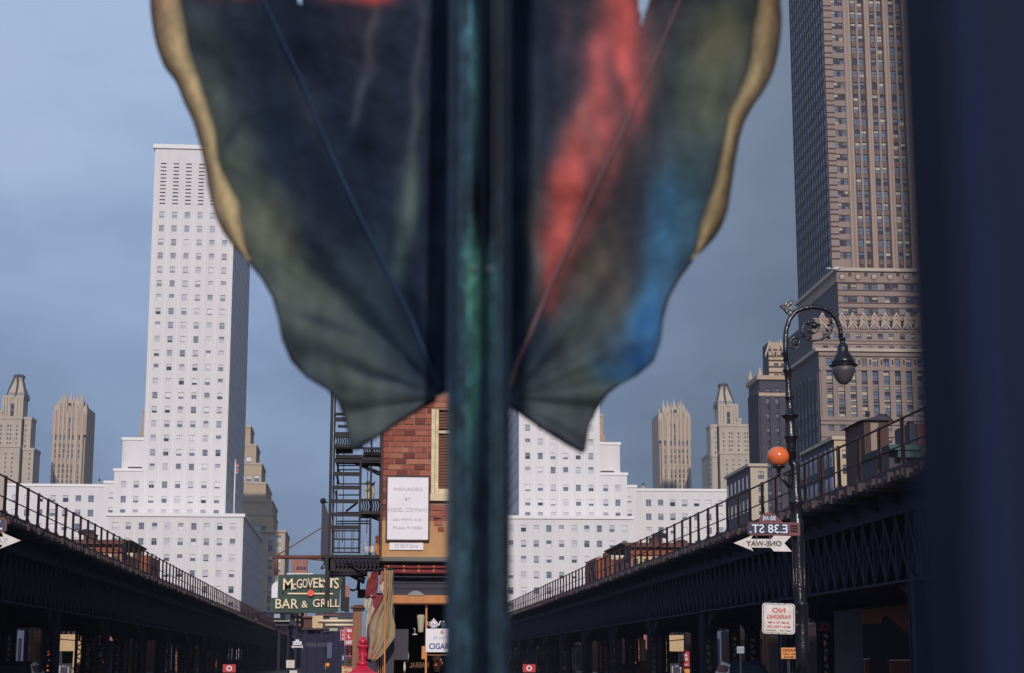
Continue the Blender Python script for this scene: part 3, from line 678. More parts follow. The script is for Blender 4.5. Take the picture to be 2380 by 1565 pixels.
    cs = [(f.u(*C3(c-26, 900), V1), f.u(*C3(c+26, 900), V1)) for c in (538, 640, 744, 842, 938, 1037, 1134, 1232, 1330, 1428)]
    rws = [(f.z(*C3(900, y+h), V1), f.z(*C3(900, y-h), V1)) for y, h in ((707, 34), (822, 38), (882, 18), (935, 18), (990, 30), (1046, 20), (1100, 26), (1157, 24), (1275, 32), (1385, 26))]
    banded('base_block', x1, x1r, V1, 0, z1t, rws, cs)
    b = MB(o)
    for c in (488, 589, 692, 793, 890, 988, 1086, 1183, 1281, 1379): x = f.u(*C3(c, 1000), V1); b.box(x-.8, x+.8, V1-.6, V1+.05, f.z(*C3(900, 1196), V1), f.z(*C3(900, 772), V1), 'rose_terracotta')
    b.build('base_piers', t)
    b = MB(o)
    for y, d in ((640, .5), (765, .6), (1204, .6), (1238, .3), (1345, .3)): z = f.z(*C3(900, y), V1); b.box(x1-.1, x1r, V1-d-.15, V1, z-.5, z+.5, 'rose_terracotta')
    b.build('string_courses', t)
    b = MB(o); hz = f.z(*C3(900, 882), V1)
    for c in (589, 692, 793, 890, 988, 1086, 1183, 1281): 
        x = f.u(*C3(c, 707), V1); zc_ = f.z(*C3(c, 707), V1); b.box(x-.55, x+.55, V1-.18, V1, zc_-1.3, zc_+1.3, 'rose_stone'); b.box(x-.3, x+.3, V1-.24, V1-.18, zc_-.9, zc_+.9, 'brown_spandrel')
    b.build('carved_panels', t)
    b = MB(o)
    for k in range(16):
        for j in range(12): y = V1+3+j*4.6; b.box(x1-.07, x1, y, y+1.7, 6+k*4.6, 8.6+k*4.6, 'glass_dark')
    for j in range(13): y = V1+1.2+j*4.6; b.box(x1-.4, x1, y, y+1.2, 0, z1t-6, 'slate_and_shade_brick')
    b.build('side_windows', t, kind='stuff')
spandrel_tower()

def dark_tower():
    f = FR; V = 480.0
    u0 = f.u(1800, 1100, V); t = thing('corner_tower', 'shadowed office tower with a bright gabled top behind the orange globe', 'building', f, u0, V); o = (u0, V, 0)
    U = lambda cx, cy, v=V: f.u(*R2(cx, cy), v); Z = lambda cx, cy, v=V: f.z(*R2(cx, cy), v)
    xa, xb = U(1045, 400), U(1300, 400); zt = Z(1150, 188)
    cols = [(U(c-22, 500), U(c+22, 500)) for c in (1122, 1205)]
    rows = [(Z(1100, y+h), Z(1100, y-h)) for y, h in ((285, 22), (395, 50), (515, 36), (640, 36), (735, 20), (830, 36), (950, 36), (1070, 36), (1190, 36), (1290, 30))]
    vb = V+15
    b = MB(o); facade(b, xa, xb, 0, zt, V, cols, rows, 'slate_and_shade_brick', t, 'shade', .5); shell(b, xa, xb, V, vb, 0, zt, 'slate_and_shade_brick'); b.build('wall', t)  # tower stands in shadow; the shadow is put into its wall colour
    b = MB(o)
    for cx in (1080, 1163, 1245): x = U(cx, 700); b.box(x-.85, x+.85, V-.5, V, 0, Z(1163, 330), 'slate_and_shade_brick')
    b.build('piers', t)
    b = MB(o); b.box(xa-.8, xb, V-.8, vb, zt, zt+1.2, 'rose_stone'); z = Z(1150, 318); b.box(xa-.3, xb, V-.5, V, z-.5, z+.5, 'rose_stone'); b.build('cornice', t)
    # side windows
    b = MB(o)
    for k in range(30):
        for j in range(6):
            y = V+1.4+j*2.3
            if 13+k*3.8 < zt-1: b.box(xa-.08, xa, y, y+1.1, 10+k*3.8, 12+k*3.8, 'glass_mid' if (j+k) % 3 else 'glass_dark')
    for j in range(7): y = V+.3+j*2.3; b.box(xa-.35, xa, y, y+.8, 0, zt-3, 'slate_and_shade_brick')
    b.build('side_windows', t, kind='stuff')
    # bright upper storeys
    P3 = lambda cx, cy: (1785.4+cx/3.7566, 654.7+cy/3.7566)
    v2 = V+4; xa2 = f.u(*P3(5, 700), v2); xb2 = xb; z0 = zt; z2 = f.z(*P3(60, 530), v2)
    cs = [(f.u(*P3(50, 700), v2), f.u(*P3(88, 700), v2)), (f.u(*P3(110, 700), v2), f.u(*P3(140, 700), v2))]
    rs = [(f.z(*P3(60, y+h), v2), f.z(*P3(60, y-h), v2)) for y, h in ((632, 14), (727, 14), (822, 14))]
    b = MB(o); facade(b, xa2, xb2, z0, z2, v2, cs, rs, 'tan_brick', t, 'rose', .5); shell(b, xa2, xb2, v2, V+12, z0, z2, 'slate_and_shade_brick'); b.build('upper_storeys', t)  # tan front as lit, sides darkened by the shade-coloured brick
    b = MB(o)
    for y in (597, 652, 690, 745, 795, 840): z = f.z(*P3(60, y), v2); b.box(xa2, xb2, v2-.06, v2, z-.25, z+.25, 'brown_spandrel')
    b.build('band_lines', t)
    for cx in (8, 104):
        x = f.u(*P3(cx, 560), v2); zz = f.z(*P3(cx, 525), v2); b = MB(o)
        b.prism([(x, zz+.6), (x+1.3, zz-3.6), (x+1.3, zz-4.8), (x, zz-1.2), (x-1.3, zz-4.8), (x-1.3, zz-3.6)], v2-.6, v2-.05, 'pale_stone'); b.build('gable_crest', t)
    b = MB(o); x = U(970, 190); zz = Z(970, 245)
    b.lathe(xa+.4, V+14, [(.5, zt), (.5, zt+1.6), (.9, zt+2.6), (.4, zt+3.8), (.1, zt+5)], 'pale_stone', 8); b.build('roof_urn', t); b = MB(o); x = U(1058, 110); b.lathe(x, V+2, [(.5, zt), (.5, zt+1), (.8, zt+1.8), (.4, zt+3), (.1, zt+4)], 'pale_stone', 8)
    b.build('roof_urn', t)
dark_tower()

def corner_house():
    f = FR; V = 300.0; U = lambda cx, cy, v=V: f.u(*R2(cx, cy), v); Z = lambda cx, cy, v=V: f.z(*R2(cx, cy), v)
    xa, xb = U(962, 1000), U(1110, 1000); zt = Z(1000, 945); u0 = xa
    t = thing('corner_house', 'small stone corner building with sunlit narrow front behind the street name sign', 'building', f, u0, V); o = (u0, V, 0)
    vb = V*(1744-907)/(1686.5-907)
    cols = [(U(1032, 1100), U(1082, 1100))]; rows = [(Z(1050, y+32), Z(1050, y-32)) for y in (1020, 1135, 1235, 1335)]
    b = MB(o); facade(b, xa, xb, 0, zt, V, cols, rows, 'pale_stone', t, 'rose', .3); shell(b, xa, xb, V, vb, 0, zt, 'slate_and_shade_brick'); b.build('wall', t)  # stone front; the side's shade is painted in with darker brick
    b = MB(o); b.box(xa-.5, xb, V-.5, vb, zt, zt+.5, 'pale_stone'); b.build('cornice', t)
    b = MB(o)
    for k in range(6):
        for j in range(6): y = V+2+j*3.6; b.box(xa-.05, xa, y, y+1.6, zt-3.6-k*4.2, zt-1.4-k*4.2, 'glass_mid')
    b.build('side_windows', t, kind='stuff')
corner_house()

def low_block_right():
    f = FR; V = 170.0
    P3 = lambda cx, cy: (1785.4+cx/3.7566, 654.7+cy/3.7566)
    U = lambda cx, cy, v=V: f.u(*P3(cx, cy), v); Z = lambda cx, cy, v=V: f.z(*P3(cx, cy), v)
    xa, xb = U(575, 1400), U(700, 1400); zt = Z(600, 1382)
    t = thing('terrace_block', 'grey terrace block with sunlit end and rows of windows behind the railing', 'building', f, xa, V); o = (xa, V, 0)
    vb = V*(1938-907)/(1860-907)
    cols = [(U(645, 1450), U(705, 1450)-.05)]; rows = [(Z(680, 1545), Z(680, 1470)), (Z(680, 1680), Z(680, 1600))]
    b = MB(o); facade(b, xa, xb+.6, 0, zt, V, cols, rows, 'tan_brick', t, 'rose', .2); shell(b, xa, xb+.6, V, vb, 0, zt, 'slate_and_shade_brick'); b.build('wall', t)  # sunlit end in tan, shade of the long side put into its colour
    b = MB(o); b.box(xa-.25, xb+.7, V-.25, vb, zt, zt+.35, 'pale_stone'); b.build('cornice', t)
    n = MB(); n.box(-.05, 0, 0, 1, 0, 1, 'blind_grey'); n.box(-.07, -.05, .08, .92, .08, .47, 'glass_dark'); n.box(-.07, -.05, .08, .92, .53, .92, 'glass_mid'); me = n.mesh('side_window')
    for k in range(3):
        for j in range(7): inst('side_window', me, t, (0, .8+j*2.1, zt-2.6-k*3.0), (1, 1.2, 1.9))
low_block_right()

def roof_huts():
    f = FR; V = 115.0
    P3 = lambda cx, cy: (1785.4+cx/3.7566, 654.7+cy/3.7566)
    U = lambda cx, cy, v=V: f.u(*P3(cx, cy), v); Z = lambda cx, cy, v=V: f.z(*P3(cx, cy), v)
    xa, xb = U(825, 1300), U(1065, 1300); t = thing('rooftop_hut', 'dark gabled hut with a pale panel seen through the railing on the right', 'hut', f, xa, V); o = (xa, V, 0)
    z0, z1, zm = 0, Z(940, 1215), Z(940, 1160)
    b = MB(o); b.box(xa+.1, xb-.1, V, V+5, z0, z1, 'brown_spandrel'); b.build('wall', t)
    b = MB(o); b.prism([(xa-.2, z1), (xb+.2, z1), (xb-.7, zm), (xa+1.6, zm)], V-.3, V+5.3, 'shop_dark'); b.build('roof', t)
    b = MB(o); b.box(U(892, 1300), U(960, 1300), V-.06, V, Z(940, 1480), Z(940, 1235), 'rose_terracotta'); b.build('pale_panel', t)
    b = MB(o); x = U(908, 1150); b.box(x-.12, x+.12, V+1, V+1.3, zm, Z(900, 1115), 'iron'); b.build('vent_pipe', t)
    # green copper cornice building
    V2 = 108.0; U2 = lambda cx, cy: f.u(*P3(cx, cy), V2); Z2 = lambda cx, cy: f.z(*P3(cx, cy), V2)
    xa, xb = U2(1030, 1460), U2(1372, 1460); t = thing('cornice_building', 'low dark building with green copper cornice behind the right railing', 'building', f, xa, V2); o = (xa, V2, 0)
    b = MB(o); b.box(xa+.3, xb-.3, V2+.5, V2+7, 0, Z2(1200, 1470), 'slate_and_shade_brick'); b.build('wall', t)
    b = MB(o); b.prism([(xa, Z2(1200, 1432)), (xb, Z2(1200, 1432)), (xb-.35, Z2(1200, 1478)), (xa+.15, Z2(1200, 1478))], V2-.5, V2+7.2, 'verdigris'); b.build('copper_cornice', t)
    n = MB(); n.box(-.14, .14, -.45, .5, -.45, 0, 'verdigris'); me = n.mesh('bracket')
    for k in range(9): inst('bracket', me, t, (.8+k*(xb-xa-1.2)/8, .1, Z2(1200, 1478)))
    b = MB(o); b.box(U2(1090, 1420), U2(1165, 1420), V2+1, V2+2, Z2(1100, 1432), Z2(1100, 1408), 'tan_brick'); b.build('parapet_panel', t)
    V3 = 130.0; U3 = lambda cx, cy: f.u(*P3(cx, cy), V3); Z3 = lambda cx, cy: f.z(*P3(cx, cy), V3)
    xa, xb = U3(1235, 1300), U3(1392, 1300); t = thing('brick_chimney_block', 'rust coloured brick rooftop block with dark chimney at the right railing', 'chimney block', f, xa, V3); o = (xa, V3, 0)
    b = MB(o); b.box(xa, xb, V3, V3+4, 0, Z3(1300, 1240), 'slate_and_shade_brick'); b.box(U3(1305, 1300), xb+.02, V3-.05, V3, 0, Z3(1300, 1242), 'rust_brick'); b.build('wall', t)
    b = MB(o); b.box(U3(1252, 1220), U3(1288, 1220), V3+.5, V3+1.5, Z3(1300, 1242), Z3(1270, 1210), 'iron'); b.build('chimney', t)
roof_huts()
# ================================================================= the elevated railway
def el_railway():
    f = FL; L0 = 12.0; LF = 24.0; V0, V1 = 30.0, 850.0
    zr, zm, zd = 7.82, 7.12, 6.42
    u0, v0 = -18.0, 30.0; o = (u0, v0, 0)
    t = thing('elevated_railway', 'dark iron elevated railway with thin railing along the left side of the avenue', 'viaduct', f, u0, v0)
    # posts: a thin standard with a foot, one part each
    def post():
        b = MB(); b.box(-.05, .05, -.04, .04, .12, zr-zd, 'rust_iron')
        b.frustum(-.2, .2, -.16, .16, -.05, -.055, .055, -.05, .05, .30, 'rust_iron'); b.box(-.26, .26, -.2, .2, -.22, -.05, 'tie_wood'); b.ball((0, 0, zr-zd+.01), .065, 'rust_iron', 8, 5); return b.mesh('railing_post')
    me = post(); v = 33.2; k = 0
    while v < 560: 
        inst('railing_post', me, t, (-L0-o[0]+random.uniform(-.01, .01), v-o[1], zd), rot=(0, random.uniform(-.012, .012), 0)); v += 2.13; k += 1
    b = MB(o)
    while v < V1: b.box(-L0-.035, -L0+.035, v-.035, v+.035, zd, zr, 'rust_iron'); v += 2.13
    b.build('far_railing_posts', t, kind='stuff')
    for nm, z, r in (('top_rail', zr, .035), ('middle_rail', zm, .025)):
        b = MB(o); b.tube([(-L0, V0+(V1-V0)*i/40, z) for i in range(41)], r, 'rust_iron', 6, False); b.build(nm, t)
    # far railing
    # ties with projecting ends
    tb = MB(); tb.box(0, LF-L0+1.0, -.11, .11, -.24, 0, 'tie_wood'); tm = tb.mesh('tie')
    for i in range(280):
        vv = 31+i*.532; inst('tie', tm, t, (-LF-.5-o[0]-random.uniform(-.06, .1), vv-o[1], zd-.04-random.choice((0, 0, 0.0, .05))))
    b = MB(o); vv = 31+280*.532
    while vv < V1: b.box(-LF-.5, -L0+.35, vv-.11, vv+.11, zd-.28, zd-.04, 'tie_wood'); vv += .9
    b.build('far_ties', t, kind='stuff')
    # walkway plank, rails, guard timber
    b = MB(o); b.box(-L0-.75, -L0-.12, V0, V1, zd-.035, zd+.02, 'tie_wood'); b.box(-L0+.02, -L0+.22, V0, V1, zd-.03, zd+.13, 'tie_wood'); b.build('walkway_planks', t)
    for u in (-14.6, -16.0, -17.4, -18.8, -20.6, -22.0): b = MB(o); b.box(u-.04, u+.04, V0, V1, zd-.03, zd+.12, 'rust_iron'); b.build('track_rail', t)
    b = MB(o); b.box(-LF, -L0-.4, V0, V1, zd-.42, zd-.29, 'iron'); b.build('deck', t)
    # girders
    for nm, u, zb in (('edge_girder', -L0-.55, 3.72), ('inner_girder', -18.0, 4.0), ('outer_girder', -LF+.7, 4.6)):
        b = MB(o); b.box(u-.06, u+.06, V0, V1, zb if nm != 'edge_girder' else 5.5, zd-.42, 'iron'); b.box(u-.2, u+.12, V0, V1, zb-.06, zb+.0, 'iron'); b.box(u-.18, u+.10, V0, V1, zd-.5, zd-.43, 'iron')
        b.build(nm, t)
    # open lattice web of the edge girder
    lb = MB(); H_ = 5.5-3.72; 
    for s_ in (-1, 1): lb.tube([(0, -s_*.55, 0), (.02*s_, s_*.55, H_)], .05, 'iron', 4, False)
    lb.box(-.05, .05, -.60, -.50, 0, H_, 'iron'); lm = lb.mesh('lattice_panel')
    for i in range(230): inst('lattice_panel', lm, t, (-L0-.55-o[0], 30.6+i*1.1-o[1], 3.72))
    # brackets (cantilever under the tie ends)
    bb = MB(); bb.prism([(0, 0), (0, -.42), (.8, -.06), (.8, 0)], -.05, .05, 'iron'); bm = bb.mesh('tie_bracket')
    for i in range(90): inst('tie_bracket', bm, t, (-L0-.5-o[0], 31+i*2.13-o[1], zd-.3))
    # bents
    def column():
        b = MB(); h = 5.2; w = .26
        for sx in (-1, 1):
            b.box(sx*w-.035, sx*w+.035, -w, w, .35, h, 'iron')
            for sy in (-1, 1): b.box(sx*w-.09, sx*w+.09, sy*w-.03, sy*w+.03, .35, h, 'iron')
        b.frustum(-.45, .45, -.45, .45, 0, -.33, .33, -.33, .33, .4, 'iron')
        k = 0; z = .45
        while z < h-.3:
            s = -1 if k % 2 else 1
            for yy in (-w, w): b.tube([(-s*w, yy, z), (s*w, yy, z+.42)], .035, 'iron', 4, False)
            z += .42; k += 1
        return b.mesh('column')
    cm = column()
    def knee(rad, th):
        b = MB(); n = 7; poly = [(0, 0)]+[(rad-rad*math.sin(a*math.pi/2/n), -rad*1.15+rad*1.15*math.cos(a*math.pi/2/n)) for a in range(n, -1, -1)][::-1]
        # plate in the x/z plane with its hollow side away from the column
        poly = [(0, 0), (rad, 0)]+[(rad*(1-math.sin(a*math.pi/2/n)), -rad*1.15*(1-math.cos(a*math.pi/2/n))) for a in range(1, n+1)]
        b.prism(poly, -th/2, th/2, 'iron'); return b.mesh('curved_bracket')
    km = knee(1.5, .12)
    sp = 15.5; v = 29.5
    n = 0
    while v < 420:
        for u, zb in ((-L0-.75, 3.72), (-18.0, 4.0), (-LF+.7, 4.6)):
            inst('column', cm, t, (u-o[0], v-o[1], 0), (1, 1, (zb+.1)/5.2))
            if v < 260:
                inst('curved_bracket', km, t, (u-o[0], v+.2-o[1], zb), (2.2, 1, .75), rot=(0, 0, math.pi/2)); inst('curved_bracket', km, t, (u-o[0], v-.2-o[1], zb), (2.2, 1, .75), rot=(0, 0, -math.pi/2))
                if u > -LF+1: inst('curved_bracket', km, t, (u-.2-o[0], v-o[1], zb), rot=(0, 0, math.pi))
                if u < -L0-1: inst('curved_bracket', km, t, (u+.2-o[0], v-o[1], zb))
        b = MB(o); b.box(-LF+.7, -L0-.6, v-.15, v+.15, 3.8, zd-.42, 'iron'); b.build('cross_girder', t)
        v += sp; n += 1
    # dangling brackets / small lamps hanging under deck
    return t
EL = el_railway()
TXE = 1.4
EL2 = twin(EL, FE, 18.0+TXE, 30.0, 'dark iron elevated railway with thin railing along the right side of the picture', 'elevated railway viaducts')
EL['group'] = 'elevated railway viaducts'
FE_ = FE
def mir(root, label, group=None, du=0.0, dv=0.0):   # reflection partner across the shop mirror plane, in the right-hand street
    uv = root['uv']; return twin(root, FE, -uv[0]+TXE+du, uv[1]+dv, label, group)
def place(name, label, cat, u, v, z=0.0, group=None, f=FL):
    t = thing(name, label, cat, f, u, v, z, group); t['uv'] = (u, v); return t

# ================================================================= houses and shops across the avenue
def cornice_house():
    f = FL; V = 200.0; P = lambda cx, cy: (cx/4.1816, 1190.3+cy/4.1816)
    U = lambda cx, cy, v=V: f.u(*P(cx, cy), v); Z = lambda cx, cy, v=V: f.z(*P(cx, cy), v)
    xr = U(1185, 380); t = place('cornice_house', 'brown house with heavy cornice and cream band behind the left railing', 'house', xr, V); o = (xr, V, 0)
    xl = U(540, 380)
    b = MB(o); b.box(xl, xr, V, V+14, 0, Z(900, 392), 'pink_wall'); b.build('wall', t)
    b = MB(o); b.prism([(xl-.5, Z(900, 318)), (xr+.1, Z(900, 318)), (xr+1.0, Z(900, 288)), (xr+1.1, Z(900, 275)), (xl-.5, Z(900, 275))], V-1.2, V+15, 'brown_cornice'); b.build('cornice', t)
    b = MB(o); b.box(xl, xr+.15, V-.35, V, Z(900, 392), Z(900, 330), 'rust_brick'); b.build('frieze', t)
    b = MB(o); b.box(xl, xr-.9, V-.12, V, Z(900, 560), Z(900, 405), 'cream_wall'); b.build('pale_band', t)
    for c in (1010, 1120): b = MB(o); b.box(U(c-25, 450), U(c+25, 450), V-.2, V-.1, Z(900, 520), Z(900, 430), 'glass_dark'); b.build('window', t)
    # dark gable side with scrolled bracket profile
    b = MB(o); b.prism_x([(V-1.6, Z(900, 318)), (V-1.2, Z(900, 360)), (V-.6, Z(900, 430)), (V, Z(900, 470)), (V, Z(900, 300))], xr+.1, xr+.6, 'iron'); b.build('scroll_bracket', t)
    c = place('brick_chimney', 'square brick chimney with crooked pots on the cornice house roof, left', 'chimney', U(830, 240), V+3); oo = (U(830, 240), V+3, 0)
    b = MB(oo); b.box(U(772, 240), U(888, 240), V+3, V+5, 0, Z(830, 205), 'rust_iron'); b.box(U(765, 240), U(893, 240), V+2.9, V+5.1, Z(830, 205), Z(830, 195), 'rust_iron'); b.build('stack', c)
    b = MB(oo); x = U(850, 170); b.tube([(x, V+4, Z(830, 200)), (x, V+4, Z(830, 175)), (x-.8, V+4, Z(830, 165)), (x-1.6, V+4, Z(830, 180))], .3, 'iron', 8); x = U(740, 270); b.tube([(x, V+4, Z(740, 295)), (x, V+4, Z(740, 260))], .3, 'roof_grey', 8); b.build('chimney_pot', c)
    d = place('roof_tank', 'low dark rounded roof tank left of the chimney, left side', 'tank', U(580, 260), V+1); oo = (U(580, 260), V+1, 0)
    b = MB(oo); b.prism([(U(530, 300), 0), (U(640, 300), 0), (U(640, 300), Z(580, 255)), (U(610, 300), Z(580, 228)), (U(570, 300), Z(580, 225)), (U(530, 300), Z(580, 240))], V+1, V+4, 'rust_iron'); b.build('tank_body', d)
    # second house
    V2 = 235.0; U2 = lambda cx, cy: f.u(*P(cx, cy), V2); Z2 = lambda cx, cy: f.z(*P(cx, cy), V2)
    xr2 = U2(1450, 450); e = place('brick_house', 'orange brick house end with big chimney breast, behind the left railing', 'house', xr2, V2); oo = (xr2, V2, 0)
    b = MB(oo); b.box(U2(1178, 450), xr2, V2, V2+12, 0, Z2(1300, 420), 'rust_brick'); b.build('wall', e)
    b = MB(oo); b.box(U2(1310, 400), U2(1372, 400), V2-.8, V2+1, 0, Z2(1340, 378), 'brown_cornice'); b.build('chimney_breast', e)
    b = MB(oo); b.box(U2(1176, 450), U2(1310, 450), V2-.15, V2, Z2(1300, 440), Z2(1300, 418), 'cream_wall'); b.build('coping', e)
    b = MB(oo); b.prism([(xr2, Z2(1450, 430)), (xr2+.5, Z2(1450, 470)), (U2(1500, 490), Z2(1500, 490)), (U2(1500, 520), Z2(1500, 510)), (U2(1465, 560), Z2(1465, 570)), (xr2, Z2(1440, 640))], V2, V2+1.5, 'iron'); b.build('cornice_end', e)
    PR = lambda cx, cy: (1130.8+cx/4.18, 1190.3+cy/4.18)
    for r, cx, cy, lab, g, v in ((t, 1385, 330, 'brown house with heavy cornice and cream band behind the right railing, mirror-reversed', 'cornice houses', V), (c, 1655, 240, 'square brick chimney with crooked pots on the cornice house roof, right', 'brick chimneys', V+3),
                             (d, 1900, 280, 'low dark rounded roof tank beside the chimney, right side', 'roof tanks', V+1), (e, 1062, 450, 'orange brick house end with big chimney breast, behind the right railing', 'brick house ends', V2)):
        twin(r, FE, FE.u(*PR(cx, cy), v), v, lab, g)
cornice_house()

def shops():
    f = FL; P = lambda cx, cy: (cx/4.1816, 1190.3+cy/4.1816); PR = lambda cx, cy: (1130.8+cx/4.18, 1190.3+cy/4.18)
    V = 168.0; U = lambda cx, cy, v=V: f.u(*P(cx, cy), v); Z = lambda cx, cy, v=V: f.z(*P(cx, cy), v)
    # cream shop end wall
    xl, xr = U(556, 1300), U(800, 1300); t = place('cream_shop', 'cream sunlit shop wall with dark garage opening under the left railway', 'shop', xr, V); o = (xr, V, 0)
    zt = Z(650, 1190); zo = Z(650, 1352)
    b = MB(o); b.box(xl, xr, V, V+6, zo, zt, 'cream_wall'); b.box(U(710, 1400), xr, V, V+6, 0, zo, 'cream_wall'); b.box(xl-.5, U(710, 1400), V+3, V+6, 0, zo, 'shop_dark'); b.build('wall', t)
    b = MB(o); b.tube([(xl, V-.06, Z(600, 1232)), ((xl+xr)/2, V-.06, Z(600, 1243)), (xr, V-.06, Z(600, 1252))], .04, 'rust_pipe', 5); b.build('cable', t)
    b = MB(o)
    for k in range(14): x = U(560+k*10, 1500); b.tube([(x, V+1, 0), (x+random.uniform(-.1, .1), V+1, Z(600, 1470)-random.uniform(0, .6))], random.uniform(.06, .12), 'slate_and_shade_brick' if k % 3 else 'blind_grey', 5)
    b.build('stacked_goods', t)
    tt = twin(t, FE, FE.u(*PR(1685, 1300), V), V, 'cream sunlit shop wall with dark garage opening under the right railway', 'cream shop walls')
    # brown roof kiosk
    s = place('market_stall', 'small stall with grey brown sloping roof under the left railway', 'stall', U(860, 1500), V-8); oo = (U(860, 1500), V-8, 0); v = V-8; U2 = lambda cx, cy: f.u(*P(cx, cy), v); Z2 = lambda cx, cy: f.z(*P(cx, cy), v)
    b = MB(oo); b.frustum(U2(700, 1530), U2(1028, 1530), v, v+3, Z2(860, 1535), U2(715, 1475), U2(1005, 1475), v+.8, v+2.4, Z2(860, 1475), 'brown_cornice'); b.build('roof', s)
    b = MB(oo); b.box(U2(720, 1550), U2(1000, 1550), v+.3, v+2.8, 0, Z2(860, 1535), 'pink_wall'); b.build('counter', s)
    twin(s, FE, FE.u(*PR(1500, 1500), v), v, 'small stall with grey brown sloping roof under the right railway', 'market stalls')
    # tavern sign (vertical, two columns of letters)
    v = 160.0; U2 = lambda cx, cy: f.u(*P(cx, cy), v); Z2 = lambda cx, cy: f.z(*P(cx, cy), v)
    xa, xb = U2(975, 1350), U2(1056, 1350); za, zb = Z2(1000, 1456), Z2(1000, 1240); uc = (xa+xb)/2
    s = place('tavern_sign', 'dark vertical tavern sign with pale letters under the left railway', 'sign', uc, v, za)
    b = MB(); b.box(-(xb-xa)/2, (xb-xa)/2, -.12, .12, 0, zb-za, 'shop_dark'); b.build('board', s); H = zb-za; W = xb-xa
    for i, ch in enumerate("TAVERN"): lettering(ch, 'letter_cream', s, (-W*.24, -.125, H*(.94-.165*i)-H*.02), H*.13, W*.3, bold=.03)
    for i, ch in enumerate("LEHMAN'S"): lettering(ch, 'letter_cream', s, (W*.24, -.125, H*(.95-.128*i)-H*.02), H*.1, W*.3 if ch != "'" else W*.1, bold=.03)
    b = MB(); b.box(-.1, .1, .1, 1.6, H*.8, H*.85, 'iron'); b.build('bracket', s)
    twin(s, FE, FE.u(*PR(1423, 1320), v), v, 'dark vertical tavern sign with reversed pale letters under the right railway', 'tavern signs')
    # cream pilaster left of the tavern
    s = place('tavern_house', 'cream tavern front with small window beside the vertical sign, left', 'shop', U2(940, 1350), v+4); oo = (U2(940, 1350), v+4, 0); vv = v+4
    U3 = lambda cx, cy: f.u(*P(cx, cy), vv); Z3 = lambda cx, cy: f.z(*P(cx, cy), vv)
    b = MB(oo); b.box(U3(930, 1350), U3(980, 1350), vv, vv+1, 0, Z3(950, 1235), 'cream_wall'); b.box(U3(880, 1450), U3(985, 1450), vv-.2, vv+1, 0, Z3(950, 1445), 'rust_brick'); b.box(U3(1056, 1350), U3(1130, 1350), vv+.5, vv+1.2, 0, Z3(1090, 1250), 'slate_and_shade_brick'); b.build('front_wall', s)
    b = MB(oo); b.box(U3(888, 1350), U3(930, 1350), vv+.2, vv+.4, Z3(900, 1445), Z3(900, 1330), 'blind_cream'); b.box(U3(896, 1350), U3(926, 1350), vv+.1, vv+.2, Z3(900, 1430), Z3(900, 1360), 'glass_dark'); b.build('window', s)
    for k in range(4): b = MB(oo); x = U3(1066+k*17, 1350); b.box(x, x+.2, vv+.4, vv+.5, 0, Z3(1090, 1270), 'blind_grey'); b.build('slat', s)
    twin(s, FE, FE.u(*PR(1480, 1350), vv), vv, 'cream tavern front with small window beside the vertical sign, right', 'tavern fronts')
    # red shop sign
    v = 150.0; U4 = lambda cx, cy: f.u(*P(cx, cy), v); Z4 = lambda cx, cy: f.z(*P(cx, cy), v)
    xa, xb = U4(462, 1400), U4(562, 1400); za, zb = Z4(500, 1508), Z4(500, 1352)
    s = place('red_shop_sign', 'red hanging shop sign with white lettering under the left railway', 'sign', (xa+xb)/2, v, za); W = xb-xa; H = zb-za
    b = MB(); b.box(-W/2, W/2, -.1, .1, 0, H, 'sign_red'); b.build('board', s)
    lettering('ARZ', 'letter_white', s, (W*.05, -.105, H*.77), H*.2, W*.7, bold=.04); lettering('ARDS', 'letter_white', s, (0, -.105, H*.5), H*.2, W*.75, bold=.04); lettering('LIQUORS', 'letter_white', s, (0, -.105, H*.14), H*.12, W*.75, bold=.02)
    b = MB(); b.box(-W*.5, W*.35, -.1, .1, -H*.52, -H*.12, 'sign_orange'); b.build('orange_panel', s)
    twin(s, FE, FE.u(*PR(1922, 1400), v), v, 'red hanging shop sign with reversed white lettering under the right railway', 'red shop signs')
    # blue grey wall strip
    v = 140.0; s = place('blue_pier', 'pale blue wall pier at the far left under the railway', 'pier', f.u(48, 1500, v), v); b = MB((f.u(48, 1500, v), v, 0))
    b.box(f.u(39, 1500, v), f.u(55, 1500, v), v, v+2, 0, f.z(48, 1465, v), 'blue_wall'); b.build('wall', s); b = MB((f.u(48, 1500, v), v, 0)); b.box(f.u(43, 1500, v), f.u(50, 1500, v), v-.1, v, f.z(48, 1550, v), f.z(48, 1484, v), 'iron'); b.build('dark_slot', s)
    twin(s, FE, FE.u(1668, 1500, v), v, 'pale blue wall pier under the right railway, left of the parking sign', 'blue piers')
    # glimpses of brick houses between the far columns
    for i, (px0, px1, py, v, m, lab) in enumerate(((408, 452, 1512, 250, 'pink_wall', 'pink brick house seen between far columns'), (462, 492, 1512, 255, 'cream_wall', 'pale stone house seen between far columns'), (60, 108, 1490, 190, 'slate_and_shade_brick', 'dim brick shop behind the first left columns'), (300, 400, 1500, 260, 'slate_and_shade_brick', 'dim terrace front with narrow doors'), (500, 620, 1535, 330, 'rust_brick', 'rusty brick shop row near the far end'))):
        xa, xb, z = f.u(px0, py, v), f.u(px1, py, v), f.z((px0+px1)/2, py, v)
        s = place('far_house', lab+', under the left railway', 'house', (xa+xb)/2, v); oo = ((xa+xb)/2, v, 0)
        b = MB(oo); b.box(xa, xb, v, v+5, 0, z, m); b.build('wall', s)
        n = 3
